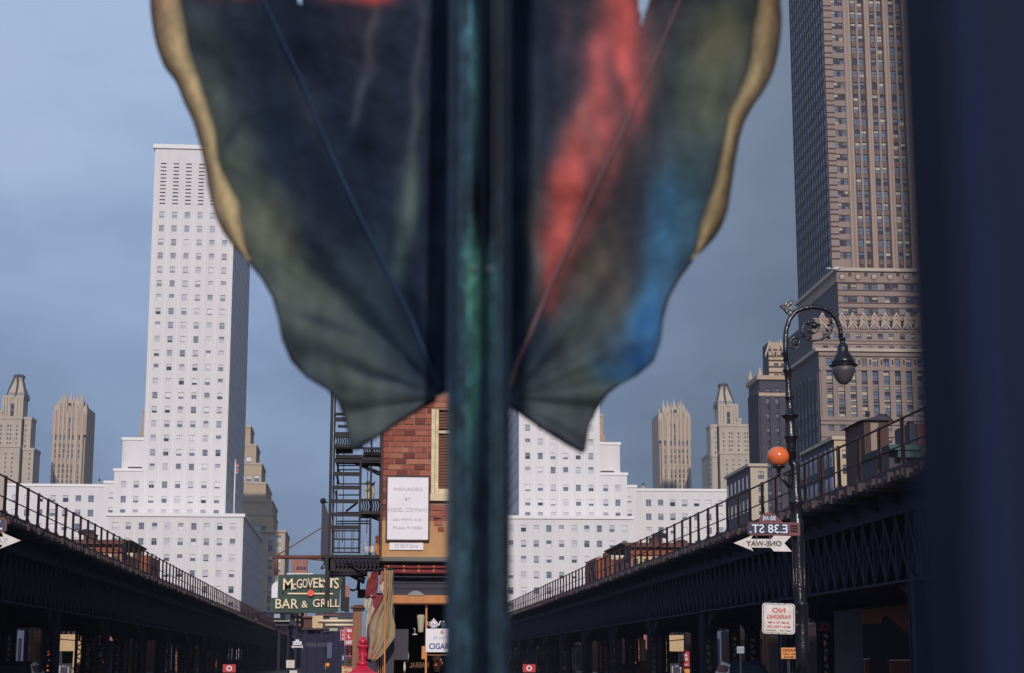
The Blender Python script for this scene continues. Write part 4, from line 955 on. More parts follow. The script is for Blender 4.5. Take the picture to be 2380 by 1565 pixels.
        for k in range(n): x = xa+(xb-xa)*(k+.3)/n; b = MB(oo); b.box(x, x+(xb-xa)*.12, v-.06, v, z*.25, z*.7, 'glass_dark'); b.build('window', s)
        b = MB(oo); b.box(xa-.1, xb+.1, v-.3, v+5, z, z+.15, 'brown_cornice'); b.build('cornice', s)
        mir(s, lab+', under the right railway', ['pink far houses', 'pale far houses', 'dim brick shops', 'dim terrace fronts', 'rusty shop rows'][i])
    # big dim wall behind the right-hand arch with reddish gable, and cars
    f2 = FE; V = 62.0; P8 = lambda cx, cy: (1904.5+cx/3.6065, 1130.8+cy/3.6065)
    U8 = lambda cx, cy: f2.u(*P8(cx, cy), V); Z8 = lambda cx, cy: f2.z(*P8(cx, cy), V)
    s = thing('brick_garage', 'dim reddish garage wall with faded lettering in the rightmost arch', 'building', f2, U8(650, 1200), V); oo = (U8(650, 1200), V, 0)
    b = MB(oo); b.prism([(U8(360, 1500), 0), (U8(1000, 1500), 0), (U8(1000, 940), Z8(1000, 940)), (U8(360, 1022), Z8(360, 1022))], V+.0, V+4, 'slate_and_shade_brick'); b.build('wall', s)
    b = MB(oo); b.prism([(U8(360, 1035), Z8(360, 1035)), (U8(1000, 955), Z8(1000, 955)), (U8(1000, 1240), Z8(1000, 1240)), (U8(745, 1240), Z8(745, 1240)), (U8(560, 1080), Z8(560, 1080)), (U8(525, 1100), Z8(525, 1100)), (U8(520, 1150), Z8(520, 1150)), (U8(360, 1155), Z8(360, 1155))][::-1], V-.04, V, 'pink_wall'); b.build('red_render', s)
    b = MB(oo); b.box(U8(555, 1460), U8(1000, 1460), V-.3, V, Z8(700, 1500), Z8(700, 1425), 'shade_brick'); b.build('fascia', s)
    lettering('OOD & CO', 'sign_rim', s, (U8(715, 1460)-oo[0], -.305, Z8(715, 1465)), Z8(715, 1448)-Z8(715, 1482), U8(860, 1465)-U8(575, 1465), flip=True)
    for x0, x1, y in ((180, 215, 1446), (388, 545, 1456)):
        b = MB(oo); b.box(U8(x0, y), U8(x1, y), V-3.1, V-3.0, 0, Z8(x0, y+8), 'sign_rim'); b.box(U8(x0, y), U8(x1, y), V-3.2, V-3.0, Z8(x0, y+6), Z8(x0, y-3), 'arrow_white'); b.build('shop_panel', s)
    # small dim sign 'CL'
    v = 60.0; s = thing('neon_letters', 'dim red reversed letters CL in the dark under the right railway', 'sign', FE, FE.u(1916, 1457, v), v, FE.z(1916, 1462, v))
    lettering('CL', 'sign_red', s, (0, 0, .07), .22, .38, bold=.02, flip=True); b = MB(); b.box(-.3, .3, .01, .05, -.1, .28, 'shop_dark'); b.build('board', s)
shops()

# ================================================================= the shop rows that close the far pavements
def shop_rows():
    rnd = random.Random(21)
    cols_ = ['rust_brick', 'slate_and_shade_brick', 'brown_cornice', 'pink_wall', 'slate_and_shade_brick', 'wood_brown']
    names = ['rust red', 'slate grey', 'dark brown', 'dull pink', 'sooty grey', 'faded brown']
    pane = MB(); pane.box(-.04, .03, 0, 1, 0, 1, 'glass_dark'); pane.box(.03, .06, -.06, 1.06, -.05, .02, 'blind_grey'); pm = pane.mesh('window')
    sp = MB(); sp.box(-.04, .03, 0, 1, 0, 1, 'shop_dark'); sp.box(.02, .1, 0, 1, .86, 1.0, 'brown_cornice'); sm_ = sp.mesh('shop_window')
    v = 64.0; i = 0
    while v < 415:
        L_ = rnd.uniform(11, 15); 
        if 192 < v+L_ and v < 250: v += L_; continue
        h = rnd.uniform(8.6, 10.2); u = -29.0-rnd.uniform(0, .25); k = rnd.randrange(6); z = rnd.choice((0, 1, 2))
        t = place('shop_house', '%s shop house number %d along the far pavement' % (names[k], i), 'house', u, v); o = (u, v, 0)
        b = MB(o); b.box(u-8, u, v, v+L_-.1, 0, h, cols_[k]); b.build('wall', t)
        b = MB(o); b.box(u-8, u+.35, v, v+L_-.1, h, h+.35, 'brown_cornice'); b.build('cornice', t)
        for q in range(4):
            for r in range(2): inst('window', pm, t, (.02, 1.0+q*(L_-1.6)/4, 4.2+r*2.6-.0), (1, 1.1, 1.7))
        for q in range(2): inst('shop_window', sm_, t, (.02, .8+q*(L_-1)/2, .4), (1, L_/2-1.6, 2.9))
        nth = ('nearest', 'second', 'third', 'fourth', 'fifth', 'sixth', 'seventh', 'eighth', 'ninth', 'tenth', 'eleventh', 'twelfth', 'thirteenth', 'fourteenth', 'fifteenth', 'sixteenth', 'seventeenth', 'eighteenth', 'nineteenth', 'twentieth', 'twenty-first', 'twenty-second', 'twenty-third', 'twenty-fourth', 'twenty-fifth', 'twenty-sixth', 'twenty-seventh', 'twenty-eighth')[i]
        lab = '%s shop house, %s from the camera behind the left railway columns' % (names[k], nth)
        t['label'] = lab; t['group'] = 'shop houses behind the left railway'
        c = mir(t, lab.replace('left', 'right')); c['group'] = 'shop houses behind the right railway'
        v += L_; i += 1
shop_rows()

# ================================================================= cars
def car_proto(paint, label, u, v, f=FL, rot=0.0, group='cars parked along the kerb'):
    t = thing('parked_car', label, 'car', f, u, v, 0.0, group); t.rotation_euler.z += rot
    b = MB()
    def sect(y, w, z0, z1): return [(-w, y, z0), (w, y, z0), (w*1.0, y, (z0+z1)/2), (w*.86, y, z1), (-w*.86, y, z1), (-w*1.0, y, (z0+z1)/2)]
    ss = [sect(-2.4, .62, .42, .72), sect(-2.2, .82, .32, .92), (sect(-1.2, .92, .28, 1.02)), sect(0, .94, .28, 1.04), sect(1.3, .92, .28, 1.0), sect(2.2, .8, .32, .86), sect(2.4, .6, .42, .7)]
    vs = [p for s_ in ss for p in s_]; fs = []
    for i in range(len(ss)-1):
        for k in range(6): k2 = (k+1) % 6; fs.append((i*6+k, i*6+k2, (i+1)*6+k2, (i+1)*6+k))
    fs.append(tuple(range(5, -1, -1))); fs.append(tuple((len(ss)-1)*6+k for k in range(6)))
    b.add(vs, fs, paint, True); b.build('body', t)
    b = MB(); prof = [(-1.9, .98), (-1.35, 1.42), (-.6, 1.56), (.3, 1.55), (.9, 1.36), (1.25, 1.0)]
    n = len(prof); vs = []; 
    for (y, z) in prof: w = .84 if z < 1.1 else .66; vs += [(-w, y, z), (w, y, z)]
    fs = [(2*i, 2*i+1, 2*i+3, 2*i+2) for i in range(n-1)]+[tuple(range(0, 2*n, 2)), tuple(range(2*n-1, 0, -2))]
    b.add(vs, fs, paint, False); b.build('roof', t)
    for y0, y1, nm in ((-1.75, -1.4, 'rear_window'), (.55, 1.1, 'windscreen')):
        b = MB()
        if nm == 'rear_window': b.quad((-.6, -1.82, 1.07), (.6, -1.82, 1.07), (.5, -1.42, 1.38), (-.5, -1.42, 1.38), 'glass_dark')
        else: b.quad((-.6, 1.19, 1.1), (.6, 1.19, 1.1), (.5, .94, 1.34), (-.5, .94, 1.34), 'glass_dark')
        b.build(nm, t)
    for sx in (-1, 1):
        b = MB(); b.box(sx*.765, sx*.79, -1.1, .7, 1.1, 1.4, 'glass_dark'); b.build('side_window', t)
        for y in (-1.5, 1.5):
            b = MB(); pts = [(y+.33*math.cos(a*math.pi/8), .33+.33*math.sin(a*math.pi/8)) for a in range(16)]; b.prism_x(pts, sx*.72, sx*.93, 'rubber'); w_ = b.build('wheel', t)
            b = MB(); pts = [(y+.17*math.cos(a*math.pi/6), .33+.17*math.sin(a*math.pi/6)) for a in range(12)]; b.prism_x(pts, sx*.925, sx*.95, 'chrome'); b.build('hubcap', w_)
        b = MB(); b.ball((sx*.6, -2.33, .72), .09, 'sign_red', 8, 6); b.build('tail_light', t)
    b = MB(); b.box(-.85, .85, -2.55, -2.42, .42, .54, 'chrome'); b.build('bumper', t)
    return t
cars = [('car_dark', -13.6, 74, FL, 'dark blue saloon in the shade under the left railway'),
        ('car_dark', FE.u(1720, 1558, 70), 70, FE, 'dark saloon under the right railway near the street lamp')]
for p, u, v, f_, l in cars: car_proto(p, l, u, v, f_)
# ================================================================= brick corner shop in the middle
def proj(p):
    q = Vector(p)-Vector((0, 0, EYE)); x = q.x*math.cos(PSI)-q.y*math.sin(PSI); y = q.x*math.sin(PSI)+q.y*math.cos(PSI)
    fz = y*math.cos(PITCH)+q.z*math.sin(PITCH); uz = -y*math.sin(PITCH)+q.z*math.cos(PITCH)
    return (1190+FPX*x/fz, 782.5-FPX*uz/fz)
P5 = lambda cx, cy: (714.2+cx/4.3828, 892.7+cy/4.3828)
P6 = lambda cx, cy: (714.2+cx/4.542, 1220+cy/4.542)
KV = 33.0
def kU(px, v=KV, py=1200): return FL.u(px, py, v)
def kZ(py, v=KV, px=960): return FL.z(px, py, v)
def corner_shop():
    f = FL; xl = kU(889.5); xr = kU(1140); zt = kZ(800); ZB = kZ(1214)
    t = place('corner_shop', 'sunlit red brick corner building with tan stucco band above the cigar shop', 'building', xl, KV); o = (xl, KV, 0)
    wx0, wx1, wz0, wz1 = kU(1001), kU(1075), kZ(1155), kZ(952)
    # backing of mortar with the window opening
    b = MB(o)
    facade(b, xl+.02, xr, ZB, zt, KV, [(wx0, wx1)], [(wz0, wz1)], 'mortar', None, None, .25)
    shell(b, xl+.02, xr, KV, KV+6.4, kZ(1300), zt, 'rust_brick'); b.build('mortar_wall', t)
    # bricks one by one
    variants = []
    for k in range(6):
        q = MB(); q.frustum(0, 1, -.02, .03, 0, .0, 1, -.02, .03, 1, 'brick%d' % k); variants.append(q.mesh('brick'))
    rnd = random.Random(3); ch = .1105; n = 0
    z = ZB; r = 0
    while z < kZ(925):
        x = xl-(0.11 if r % 2 else 0.0)
        while x < kU(1085):
            L = rnd.choice((.235, .235, .22, .25)) if r % 6 else .12
            x0, x1 = max(x, xl), x+L-.018
            inside = (x1 > wx0-.02 and x0 < wx1 and z+ch > wz0-.12 and z < wz1+.02)
            if inside and x0 < wx0-.03 and x1 > wx0: x1 = wx0-.005; inside = False
            if not inside and x1-x0 > .03 and n < 295:
                inst('brick', rnd.choice(variants), t, (x0-o[0], -rnd.uniform(0, .006), z+.008-o[2]), (x1-x0, 1, ch-.016)); n += 1
            x += L
        z += ch; r += 1
    # corner quoin line
    b = MB(o); b.box(xl-.05, xl+.005, KV+.02, KV+.3, kZ(1305), zt, 'rust_iron'); b.build('drain_pipe', t)
    # window frame + louvres
    b = MB(o)
    b.box(wx0, kU(1009), KV-.06, KV+.06, wz0, wz1, 'cream_paint'); b.box(kU(1010), kU(1018), KV-.02, KV+.1, wz0, wz1, 'cream_paint')
    b.box(wx0-.02, wx1, KV-.12, KV+.06, wz0-.08, wz0+.05, 'cream_paint'); b.box(kU(1017), wx1, KV-.03, KV+.1, kZ(1007), kZ(1000.5), 'cream_paint'); b.box(kU(1017), wx1, KV-.03, KV+.1, kZ(1151), kZ(1136), 'cream_paint')
    b.build('window_frame', t)
    b = MB(o); b.box(kU(1017), wx1, KV+.14, KV+.18, wz0, wz1, 'shop_dark'); b.build('window_pane', t)
    q = MB(); q.box(0, 1, -.03, .03, 0, 1, 'wood_brown'); sm = q.mesh('louvre_slat')
    y = 960
    while y < 1134:
        if not 998 < y < 1010: inst('louvre_slat', sm, t, (kU(1019)-o[0], .08, kZ(y)), (wx1-kU(1019), 1, .028), rot=(.5, 0, 0))
        y += 6.6
    # stucco band, ledge, awning roller, transom, beam
    b = MB(o); b.box(xl-.01, xr, KV-.035, KV+.1, kZ(1299), ZB+.02, 'stucco'); b.build('stucco_band', t)
    # some brick faces showing through the worn stucco on the right
    for k, (cx, cy, w) in enumerate(((1300, 1365, 70), (1290, 1440, 90), (1330, 1500, 60))):
        px, py = P5(cx, cy); inst('brick', variants[k], t, (kU(px)-o[0], -.045, kZ(py)), (w/4.38/4070*KV, 1, .08))
    b = MB(o); b.prism_x([(KV-.5, kZ(1308)), (KV-.55, kZ(1299)), (KV+.1, kZ(1297)), (KV+.1, kZ(1308))], xl-.0, xr, 'roof_grey'); b.build('ledge', t)
    b = MB(o); b.box(xl+.02, xr, KV-.02, KV+.4, kZ(1337), kZ(1308), 'shop_dark'); b.build('shutter_box', t)
    for nm, y0, y1 in (('awning_roller', 1322.5, 1316), ('awning_valance', 1335, 1325)):
        b = MB(o); zc = (kZ(y0)+kZ(y1))/2; rr = (kZ(y1)-kZ(y0))/2
        b.tube([(kU(893), KV-.32, zc), (kU(960), KV-.32, zc-.01), (xr, KV-.32, zc)], rr, 'awning_red', 10)
        b.build(nm, t)
        for cx in (860, 1020, 1175, 1330):
            px = P6(cx, 450)[0]; b = MB(o); b.tube([(kU(px-1.6), KV-.32, zc), (kU(px+1.6), KV-.32, zc)], rr*1.08, 'wood_orange', 10); b.build('roller_strap', t)
    b = MB(o); b.box(kU(914), xr, KV+.02, KV+.12, kZ(1384), kZ(1337), 'shop_dark')
    for y in (1346, 1356, 1368): b.box(kU(916), xr, KV-.0, KV+.02, kZ(y+.8), kZ(y), 'iron')
    b.build('transom', t)
    b = MB(o); pts = [(kU(947+41*k/12), kZ(1384)+(.085*math.sin(math.pi*k/12))) for k in range(13)]; b.prism(pts+[(kU(988), kZ(1385)), (kU(947), kZ(1385))], KV-.12, KV-.02, 'roof_grey'); b.build('transom_lamp', t)
    b = MB(o); b.box(kU(914), xr, KV-.1, KV+.12, kZ(1402.5), kZ(1384), 'wood_orange'); b.box(kU(914), xr, KV-.07, KV+.1, kZ(1405), kZ(1402.5), 'wood_brown'); b.build('lintel_beam', t)
    # shop interior (a real recess)
    b = MB(o); x0 = kU(898); zc = kZ(1404)
    b.box(x0, x0+.18, KV+.05, KV+3, 0, zc, 'slate_and_shade_brick'); b.build('door_pillar', t)
    b = MB(o); b.quad((x0-.3, KV+5.2, 0), (xr+.3, KV+5.2, 0), (xr+.3, KV+5.2, zc+.4), (x0-.3, KV+5.2, zc+.4), 'shop_dark'); b.quad((xr, KV, 0), (xr, KV+5.3, 0), (xr, KV+5.3, zc), (xr, KV, zc), 'shop_dark')
    b.quad((x0, KV+.1, zc+.02), (xr, KV+.1, zc+.02), (xr, KV+5.3, zc+.02), (x0, KV+5.3, zc+.02), 'shop_dark'); b.quad((x0, KV, .02), (xr, KV, .02), (xr, KV+5.3, .02), (x0, KV+5.3, .02), 'shop_dark')
    b.quad((x0, KV+3, 0), (x0, KV+5.3, 0), (x0, KV+5.3, zc+.1), (x0, KV+3, zc+.1), 'shop_dark'); b.build('shop_interior', t)
    b = MB(o); b.box(kU(921), kU(953.5), KV+.3, KV+.36, kZ(1534), kZ(1462), 'slate_and_shade_brick'); b.build('dark_panel', t)
    for k in range(7):                                # faint gilt letters seen reversed on the pane
        pass
    lettering('NARRAL', 'wood_brown', t, (kU(978)-o[0], .12, kZ(1546)), .10, .36, flip=True)
    b = MB(o); b.box(kU(990.8), kU(994.9), KV-.04, KV+.04, 0, kZ(1414), 'wood_orange'); b.frustum(kU(990.8), kU(994.9), KV-.04, KV+.04, kZ(1414), kU(992.6), kU(993.2), KV-.01, KV+.01, kZ(1404), 'awning_red'); b.box(kU(983), kU(991), KV-.02, KV+.03, kZ(1532), kZ(1502), 'wood_orange'); b.box(kU(995), kU(1045), KV, KV+.03, kZ(1524), kZ(1521.5), 'wood_brown'); b.build('door_post', t)
    for k in range(4): b = MB(o); px = 878+k*5.2; b.box(kU(px), kU(px+1.8), KV-.1, KV-.05, 0, kZ(1538-k*4), 'wood_orange' if k % 2 else 'wood_brown'); b.build('shutter_slat', t)
    # things in the window, each its own
    s = place('glass_lampshade', 'cream tapering lampshade hanging in the shop window, left of the orange post', 'lampshade', kU(980.5, KV+.3), KV+.3, kZ(1470, KV+.3)); H = kZ(1429, KV+.3)-kZ(1470, KV+.3)
    b = MB(); b.lathe(0, 0, [(.045, 0), (.052, .01), (.075, H*.8), (.08, H*.92), (.06, H)], 'blind_cream', 14); b.build('shade', s)
    s = place('teapot', 'white china teapot standing on the cigar sign', 'teapot', kU(1010.5), KV+.05, kZ(1460)); k = 1/4070*KV
    b = MB(); b.lathe(0, 0, [(5*k, 0), (9*k, 3*k), (11*k, 8*k), (10*k, 13*k), (5.5*k, 17*k)], 'sign_white', 16); b.build('body', s)
    b = MB(); b.lathe(0, 0, [(5.5*k, 17*k), (4*k, 19*k), (1.2*k, 20*k), (1.6*k, 22*k), (.3*k, 23*k)], 'sign_white', 12); b.build('lid', s)
    b = MB(); b.tube([(9*k, 0, 6*k), (13*k, 0, 9*k), (15*k, 0, 15*k), (17.5*k, 0, 16*k)], [3*k, 2*k, 1.3*k, 1.4*k], 'sign_white', 8); b.build('spout', s)
    b = MB(); b.tube([(-9*k, 0, 13*k), (-14*k, 0, 14*k), (-15*k, 0, 9*k), (-10*k, 0, 5*k)], 1*k, 'sign_white', 6); b.build('handle', s)
    b = MB(); b.ball((-2*k, -9.6*k, 9*k), 2.2*k, 'letter_blue', 8, 6); b.ball((3*k, -9.8*k, 7*k), 1.6*k, 'letter_blue', 8, 6); b.build('painted_motif', s)
    s = place('china_jar', 'pale green china jar beside the teapot, partly behind the post', 'jar', kU(1033), KV+.05, kZ(1460)); b = MB(); b.lathe(0, 0, [(4*k, 0), (7*k, 4*k), (6*k, 11*k), (3*k, 15*k)], 'verdigris', 12); b.build('body', s); b = MB(); b.lathe(0, 0, [(3.4*k, 15*k), (.5*k, 17*k)], 'sign_white', 10); b.build('lid', s)
    za, zb = kZ(1516), kZ(1461); s = place('cigar_sign', 'white box sign reading CIGARS in blue capitals under the teapot', 'sign', kU(1022), KV, za); H = zb-za; W = kU(1052)-kU(992.5)
    b = MB(); b.box(-W/2, W/2, -.06, .14, 0, H-.004, 'sign_white'); b.build('box', s)
    lettering('CIGARS', 'letter_blue', s, (W*.06, -.066, H*.25), H*.25, W*.88, bold=.02); lettering('air pure', 'sign_text_grey', s, (W*.06, -.066, H*.6), H*.2, W*.55, shear=.35); lettering('&', 'sign_red', s, (W*.12, -.066, H*.85), H*.16)
    for i, (cx, y0, y1, w) in enumerate(((1074, 1425, 1325, 34), (1045, 1545, 1440, 30))):
        px = P6(cx, 0)[0]; v = KV+.4; ya, yb = P6(0, y0)[1], P6(0, y1)[1]; s = place('candle_lamp', ('white flame shaped lamp in the shop window, upper one', 'white flame shaped lamp in the shop window, lower one')[i], 'lamp', kU(px, v), v, kZ(ya, v)); H = kZ(yb, v)-kZ(ya, v); W = w/2/4.542*k
        b = MB(); b.lathe(0, 0, [(W*.7, 0), (W, H*.3), (W*.8, H*.65), (W*.15, H)], 'arrow_white', 10); b.build('shade', s); b = MB(); b.lathe(0, 0, [(W*.5, -.05), (W*.7, 0)], 'rust_pipe', 8); b.build('socket', s)
    s = place('desk_lamp', 'small white hooked lamp in the shop window beside the dark panel', 'lamp', kU(967, KV+.3), KV+.3, kZ(1476, KV+.3)); b = MB(); b.lathe(0, 0, [(.055, 0), (.05, .012), (.01, .03)], 'arrow_white', 10); b.build('shade', s); b = MB(); b.tube([(0, 0, .03), (0, 0, .11), (.0, 0, .12), (-.03, 0, .125)], .006, 'arrow_white', 6); b.build('arm', s)
    # managed-by sign
    za, zb = kZ(1259, KV), kZ(1107, KV); xa, xb = kU(896.5), kU(998)
    s = place('management_sign', 'white framed board reading MANAGED BY KREISEL COMPANY on the brick wall', 'sign', (xa+xb)/2, KV-.09, za); W, H = xb-xa, zb-za
    b = MB(); b.box(-W/2+.02, W/2-.02, -.02, .04, .02, H-.02, 'sign_white'); b.build('board', s)
    b = MB(); e = .028; b.box(-W/2, W/2, -.04, .05, 0, e, 'dark_frame'); b.box(-W/2, W/2, -.04, .05, H-e, H, 'dark_frame'); b.box(-W/2, -W/2+e, -.04, .05, e, H-e, 'dark_frame'); b.box(W/2-e, W/2, -.04, .05, e, H-e, 'dark_frame'); b.build('frame', s)
    for txt, y, h, w in (('MANAGED', .79, .050, .66), ('BY', .64, .048, .14), ('KREISEL COMPANY', .475, .058, .90), ('680 FIFTH AVE.', .325, .036, .66), ('PLaza 9-3660', .205, .044, .66)):
        lettering(txt, 'sign_text_grey', s, (0, -.024, H*y), H*h, W*w, bold=-.005)
    s = place('notice_board', 'small torn white notice board under the big framed board', 'notice', kU(945), KV-.06, kZ(1279)); W = kU(984)-kU(906); H = kZ(1262.5)-kZ(1279)
    b = MB(); b.box(-W/2, W/2, -.02, .02, 0, H, 'sign_white'); b.build('board', s)
    lettering('TO RENT Stores', 'sign_text_grey', s, (0, -.024, H*.55), H*.5, W*.7, shear=.3)
corner_shop()

def sheet(b, Lp, Rp, v, m, n=14, rows=26, amp=.05, waves=3.0, ph=0.0):
    """hanging cloth between two boundary lines given in picture height order"""
    def at(P_, y):
        for i in range(len(P_)-1):
            if P_[i][1] <= y <= P_[i+1][1]: tt = (y-P_[i][1])/max(1e-6, P_[i+1][1]-P_[i][1]); return P_[i][0]+tt*(P_[i+1][0]-P_[i][0])
        return P_[-1][0] if y > P_[-1][1] else P_[0][0]
    y0 = max(Lp[0][1], Rp[0][1]); y1 = min(Lp[-1][1], Rp[-1][1]); vs = []; fs = []
    for j in range(rows+1):
        y = y0+(y1-y0)*j/rows; xl, xr = at(Lp, y), at(Rp, y)
        for i in range(n+1):
            s = i/n; px = xl+(xr-xl)*s; d = v+amp*math.sin(s*waves*math.pi*2+ph+j*.12)+amp*.4*math.sin(j*.5+s*5)
            p = P6(px, y); u, z = FL.hit(p[0], p[1], d); vs.append((u, d, z))
    for j in range(rows):
        for i in range(n): a = j*(n+1)+i; fs.append((a, a+n+1, a+n+2, a+1))
    b.add(vs, fs, m, True)
def awning_cloth():
    v = KV-.5; u0 = kU(880, v); s = place('furled_awning', 'torn canvas awning with red stripes hanging from the shop corner', 'awning', u0, v); o = (u0, v, 0)
    def piece(nm, L_, R_, vv, m, **k):
        b = MB(o); sheet(b, L_, R_, vv, m, **k); ob = b.build(nm, s); md = ob.modifiers.new('thick', 'SOLIDIFY'); md.thickness = .012; return ob
    piece('front_cloth', [(822, 475), (815, 700), (800, 790), (720, 930), (665, 1010), (640, 1120), (650, 1250), (632, 1420), (690, 1440)], [(915, 478), (912, 600), (908, 760), (890, 930), (926, 1060), (920, 1190), (860, 1270), (780, 1380), (700, 1440)], v-.12, 'awning_tan', amp=.05, waves=2.2)
    piece('striped_cloth', [(700, 480), (640, 560), (610, 700), (608, 760), (690, 765)], [(740, 480), (748, 560), (745, 640), (725, 765), (720, 765)], v+.02, 'awning_red', amp=.04)
    piece('pale_cloth', [(620, 740), (600, 860), (640, 910), (606, 1060), (612, 1200), (650, 1290)], [(730, 740), (715, 870), (690, 920), (665, 1060), (660, 1200), (660, 1290)], v+.06, 'awning_white', amp=.04, waves=1.5)
    piece('red_stripe', [(740, 690), (690, 830), (720, 880), (640, 1060), (625, 1190), (640, 1290)], [(800, 740), (800, 800), (745, 900), (685, 1010), (660, 1120), (660, 1290)], v-.02, 'awning_red', amp=.03, waves=1)
    piece('pink_stripe', [(785, 490), (755, 600), (750, 625)], [(815, 480), (815, 590), (790, 625)], v-.02, 'pink_wall', amp=.02, waves=1)
    piece('pale_fold', [(770, 600), (762, 690), (800, 740)], [(822, 590), (820, 700), (815, 740)], v-.01, 'awning_white', amp=.02, waves=1)
    piece('faded_patch', [(660, 1275), (645, 1350), (635, 1418)], [(690, 1275), (712, 1350), (710, 1430)], v-.17, 'pink_wall', amp=.02, waves=1)
    b = MB(o); q = lambda cx, cy, vv: (lambda h: (h[0], vv, h[1]))(FL.hit(*P6(cx, cy), vv))
    b.tube([q(820, 460, v-.25), (q(822, 900, v-.22)), q(818, 1300, v-.22), (q(822, 1565, v-.2)[0], v-.2, 0)], .016, 'wood_orange', 6); b.build('cord', s)
    b = MB(o); b.tube([q(700, 490, v), q(780, 470, v), q(915, 470, v-.1)], .03, 'black_iron', 6); b.tube([q(660, 510, v), q(655, 590, v)], .02, 'wood_orange', 6); b.build('awning_arm', s)
    # wooden post with cap at the left of the cloth
    v2 = KV-.15; U = lambda cx: FL.u(*P6(cx, 1000), v2); Z = lambda cy: FL.z(*P6(540, cy), v2)
    s = place('timber_post', 'pinkish brown timber post with dark cap behind the red alarm finial', 'post', U(530), v2); oo = (U(530), v2, 0)
    b = MB(oo); b.box(U(482), U(578), v2, v2+.4, 0, Z(905), 'wood_brown'); b.build('shaft', s)
    b = MB(oo); b.box(U(455), U(625), v2-.08, v2+.5, Z(880), Z(862), 'brown_cornice'); b.box(U(478), U(600), v2-.04, v2+.45, Z(905), Z(880), 'rust_iron'); b.frustum(U(478), U(600), v2-.04, v2+.45, Z(862), U(500), U(585), v2, v2+.4, Z(846), 'brown_cornice'); b.build('cap', s)
awning_cloth()

def fire_alarm():
    v = 22.0; px = 841.5; U = lambda cx: FL.u(*P6(cx, 1400), v); Z = lambda cy: FL.z(*P6(583, cy), v); u0 = U(584); k = v/4070/4.542
    s = place('fire_alarm_post', 'bright red fire alarm post with acorn finial at the bottom centre', 'alarm post', u0, v)
    b = MB(); b.lathe(0, 0, [(.004, Z(1178)), (28*k, Z(1192)), (42*k, Z(1225)), (42*k, Z(1245)), (30*k, Z(1262))], 'alarm_red', 18); b.build('acorn_finial', s)
    b = MB(); b.lathe(0, 0, [(30*k, Z(1262)), (60*k, Z(1270)), (63*k, Z(1285)), (50*k, Z(1302)), (40*k, Z(1308)), (44*k, Z(1350)), (34*k, Z(1420)), (40*k, Z(1440)), (60*k, Z(1448)), (62*k, Z(1468)), (52*k, Z(1490))], 'alarm_red', 18)
    b.build('turned_neck', s)
    fl = MB()
    for a in range(10): an = a*math.pi/5; fl.tube([(44*k*math.cos(an), 44*k*math.sin(an), Z(1345)), (34*k*math.cos(an), 34*k*math.sin(an), Z(1425))], 5*k, 'alarm_red', 5)
    fl.build('fluting', s)
    b = MB(); b.frustum(-135*k, 135*k, -135*k, 135*k, Z(1560), -45*k, 45*k, -45*k, 45*k, Z(1485), 'alarm_red'); b.build('pyramid_roof', s)
    b = MB(); b.box(-150*k, 150*k, -150*k, 150*k, Z(1585), Z(1560), 'alarm_red'); b.box(-125*k, 125*k, -125*k, 125*k, Z(1585)-.5, Z(1585), 'alarm_red'); b.build('alarm_box', s)
    b = MB(); b.box(-70*k, 70*k, -150*k, -126*k, Z(1585)-.4, Z(1585)-.1, 'arrow_white'); b.build('front_plate', s)
    b = MB(); b.lathe(0, 0, [(.16, 0), (.16, .1), (.08, .2), (.07, Z(1585)-.5), (.12, Z(1585)-.45)], 'alarm_red', 14); b.build('pedestal', s)
fire_alarm()

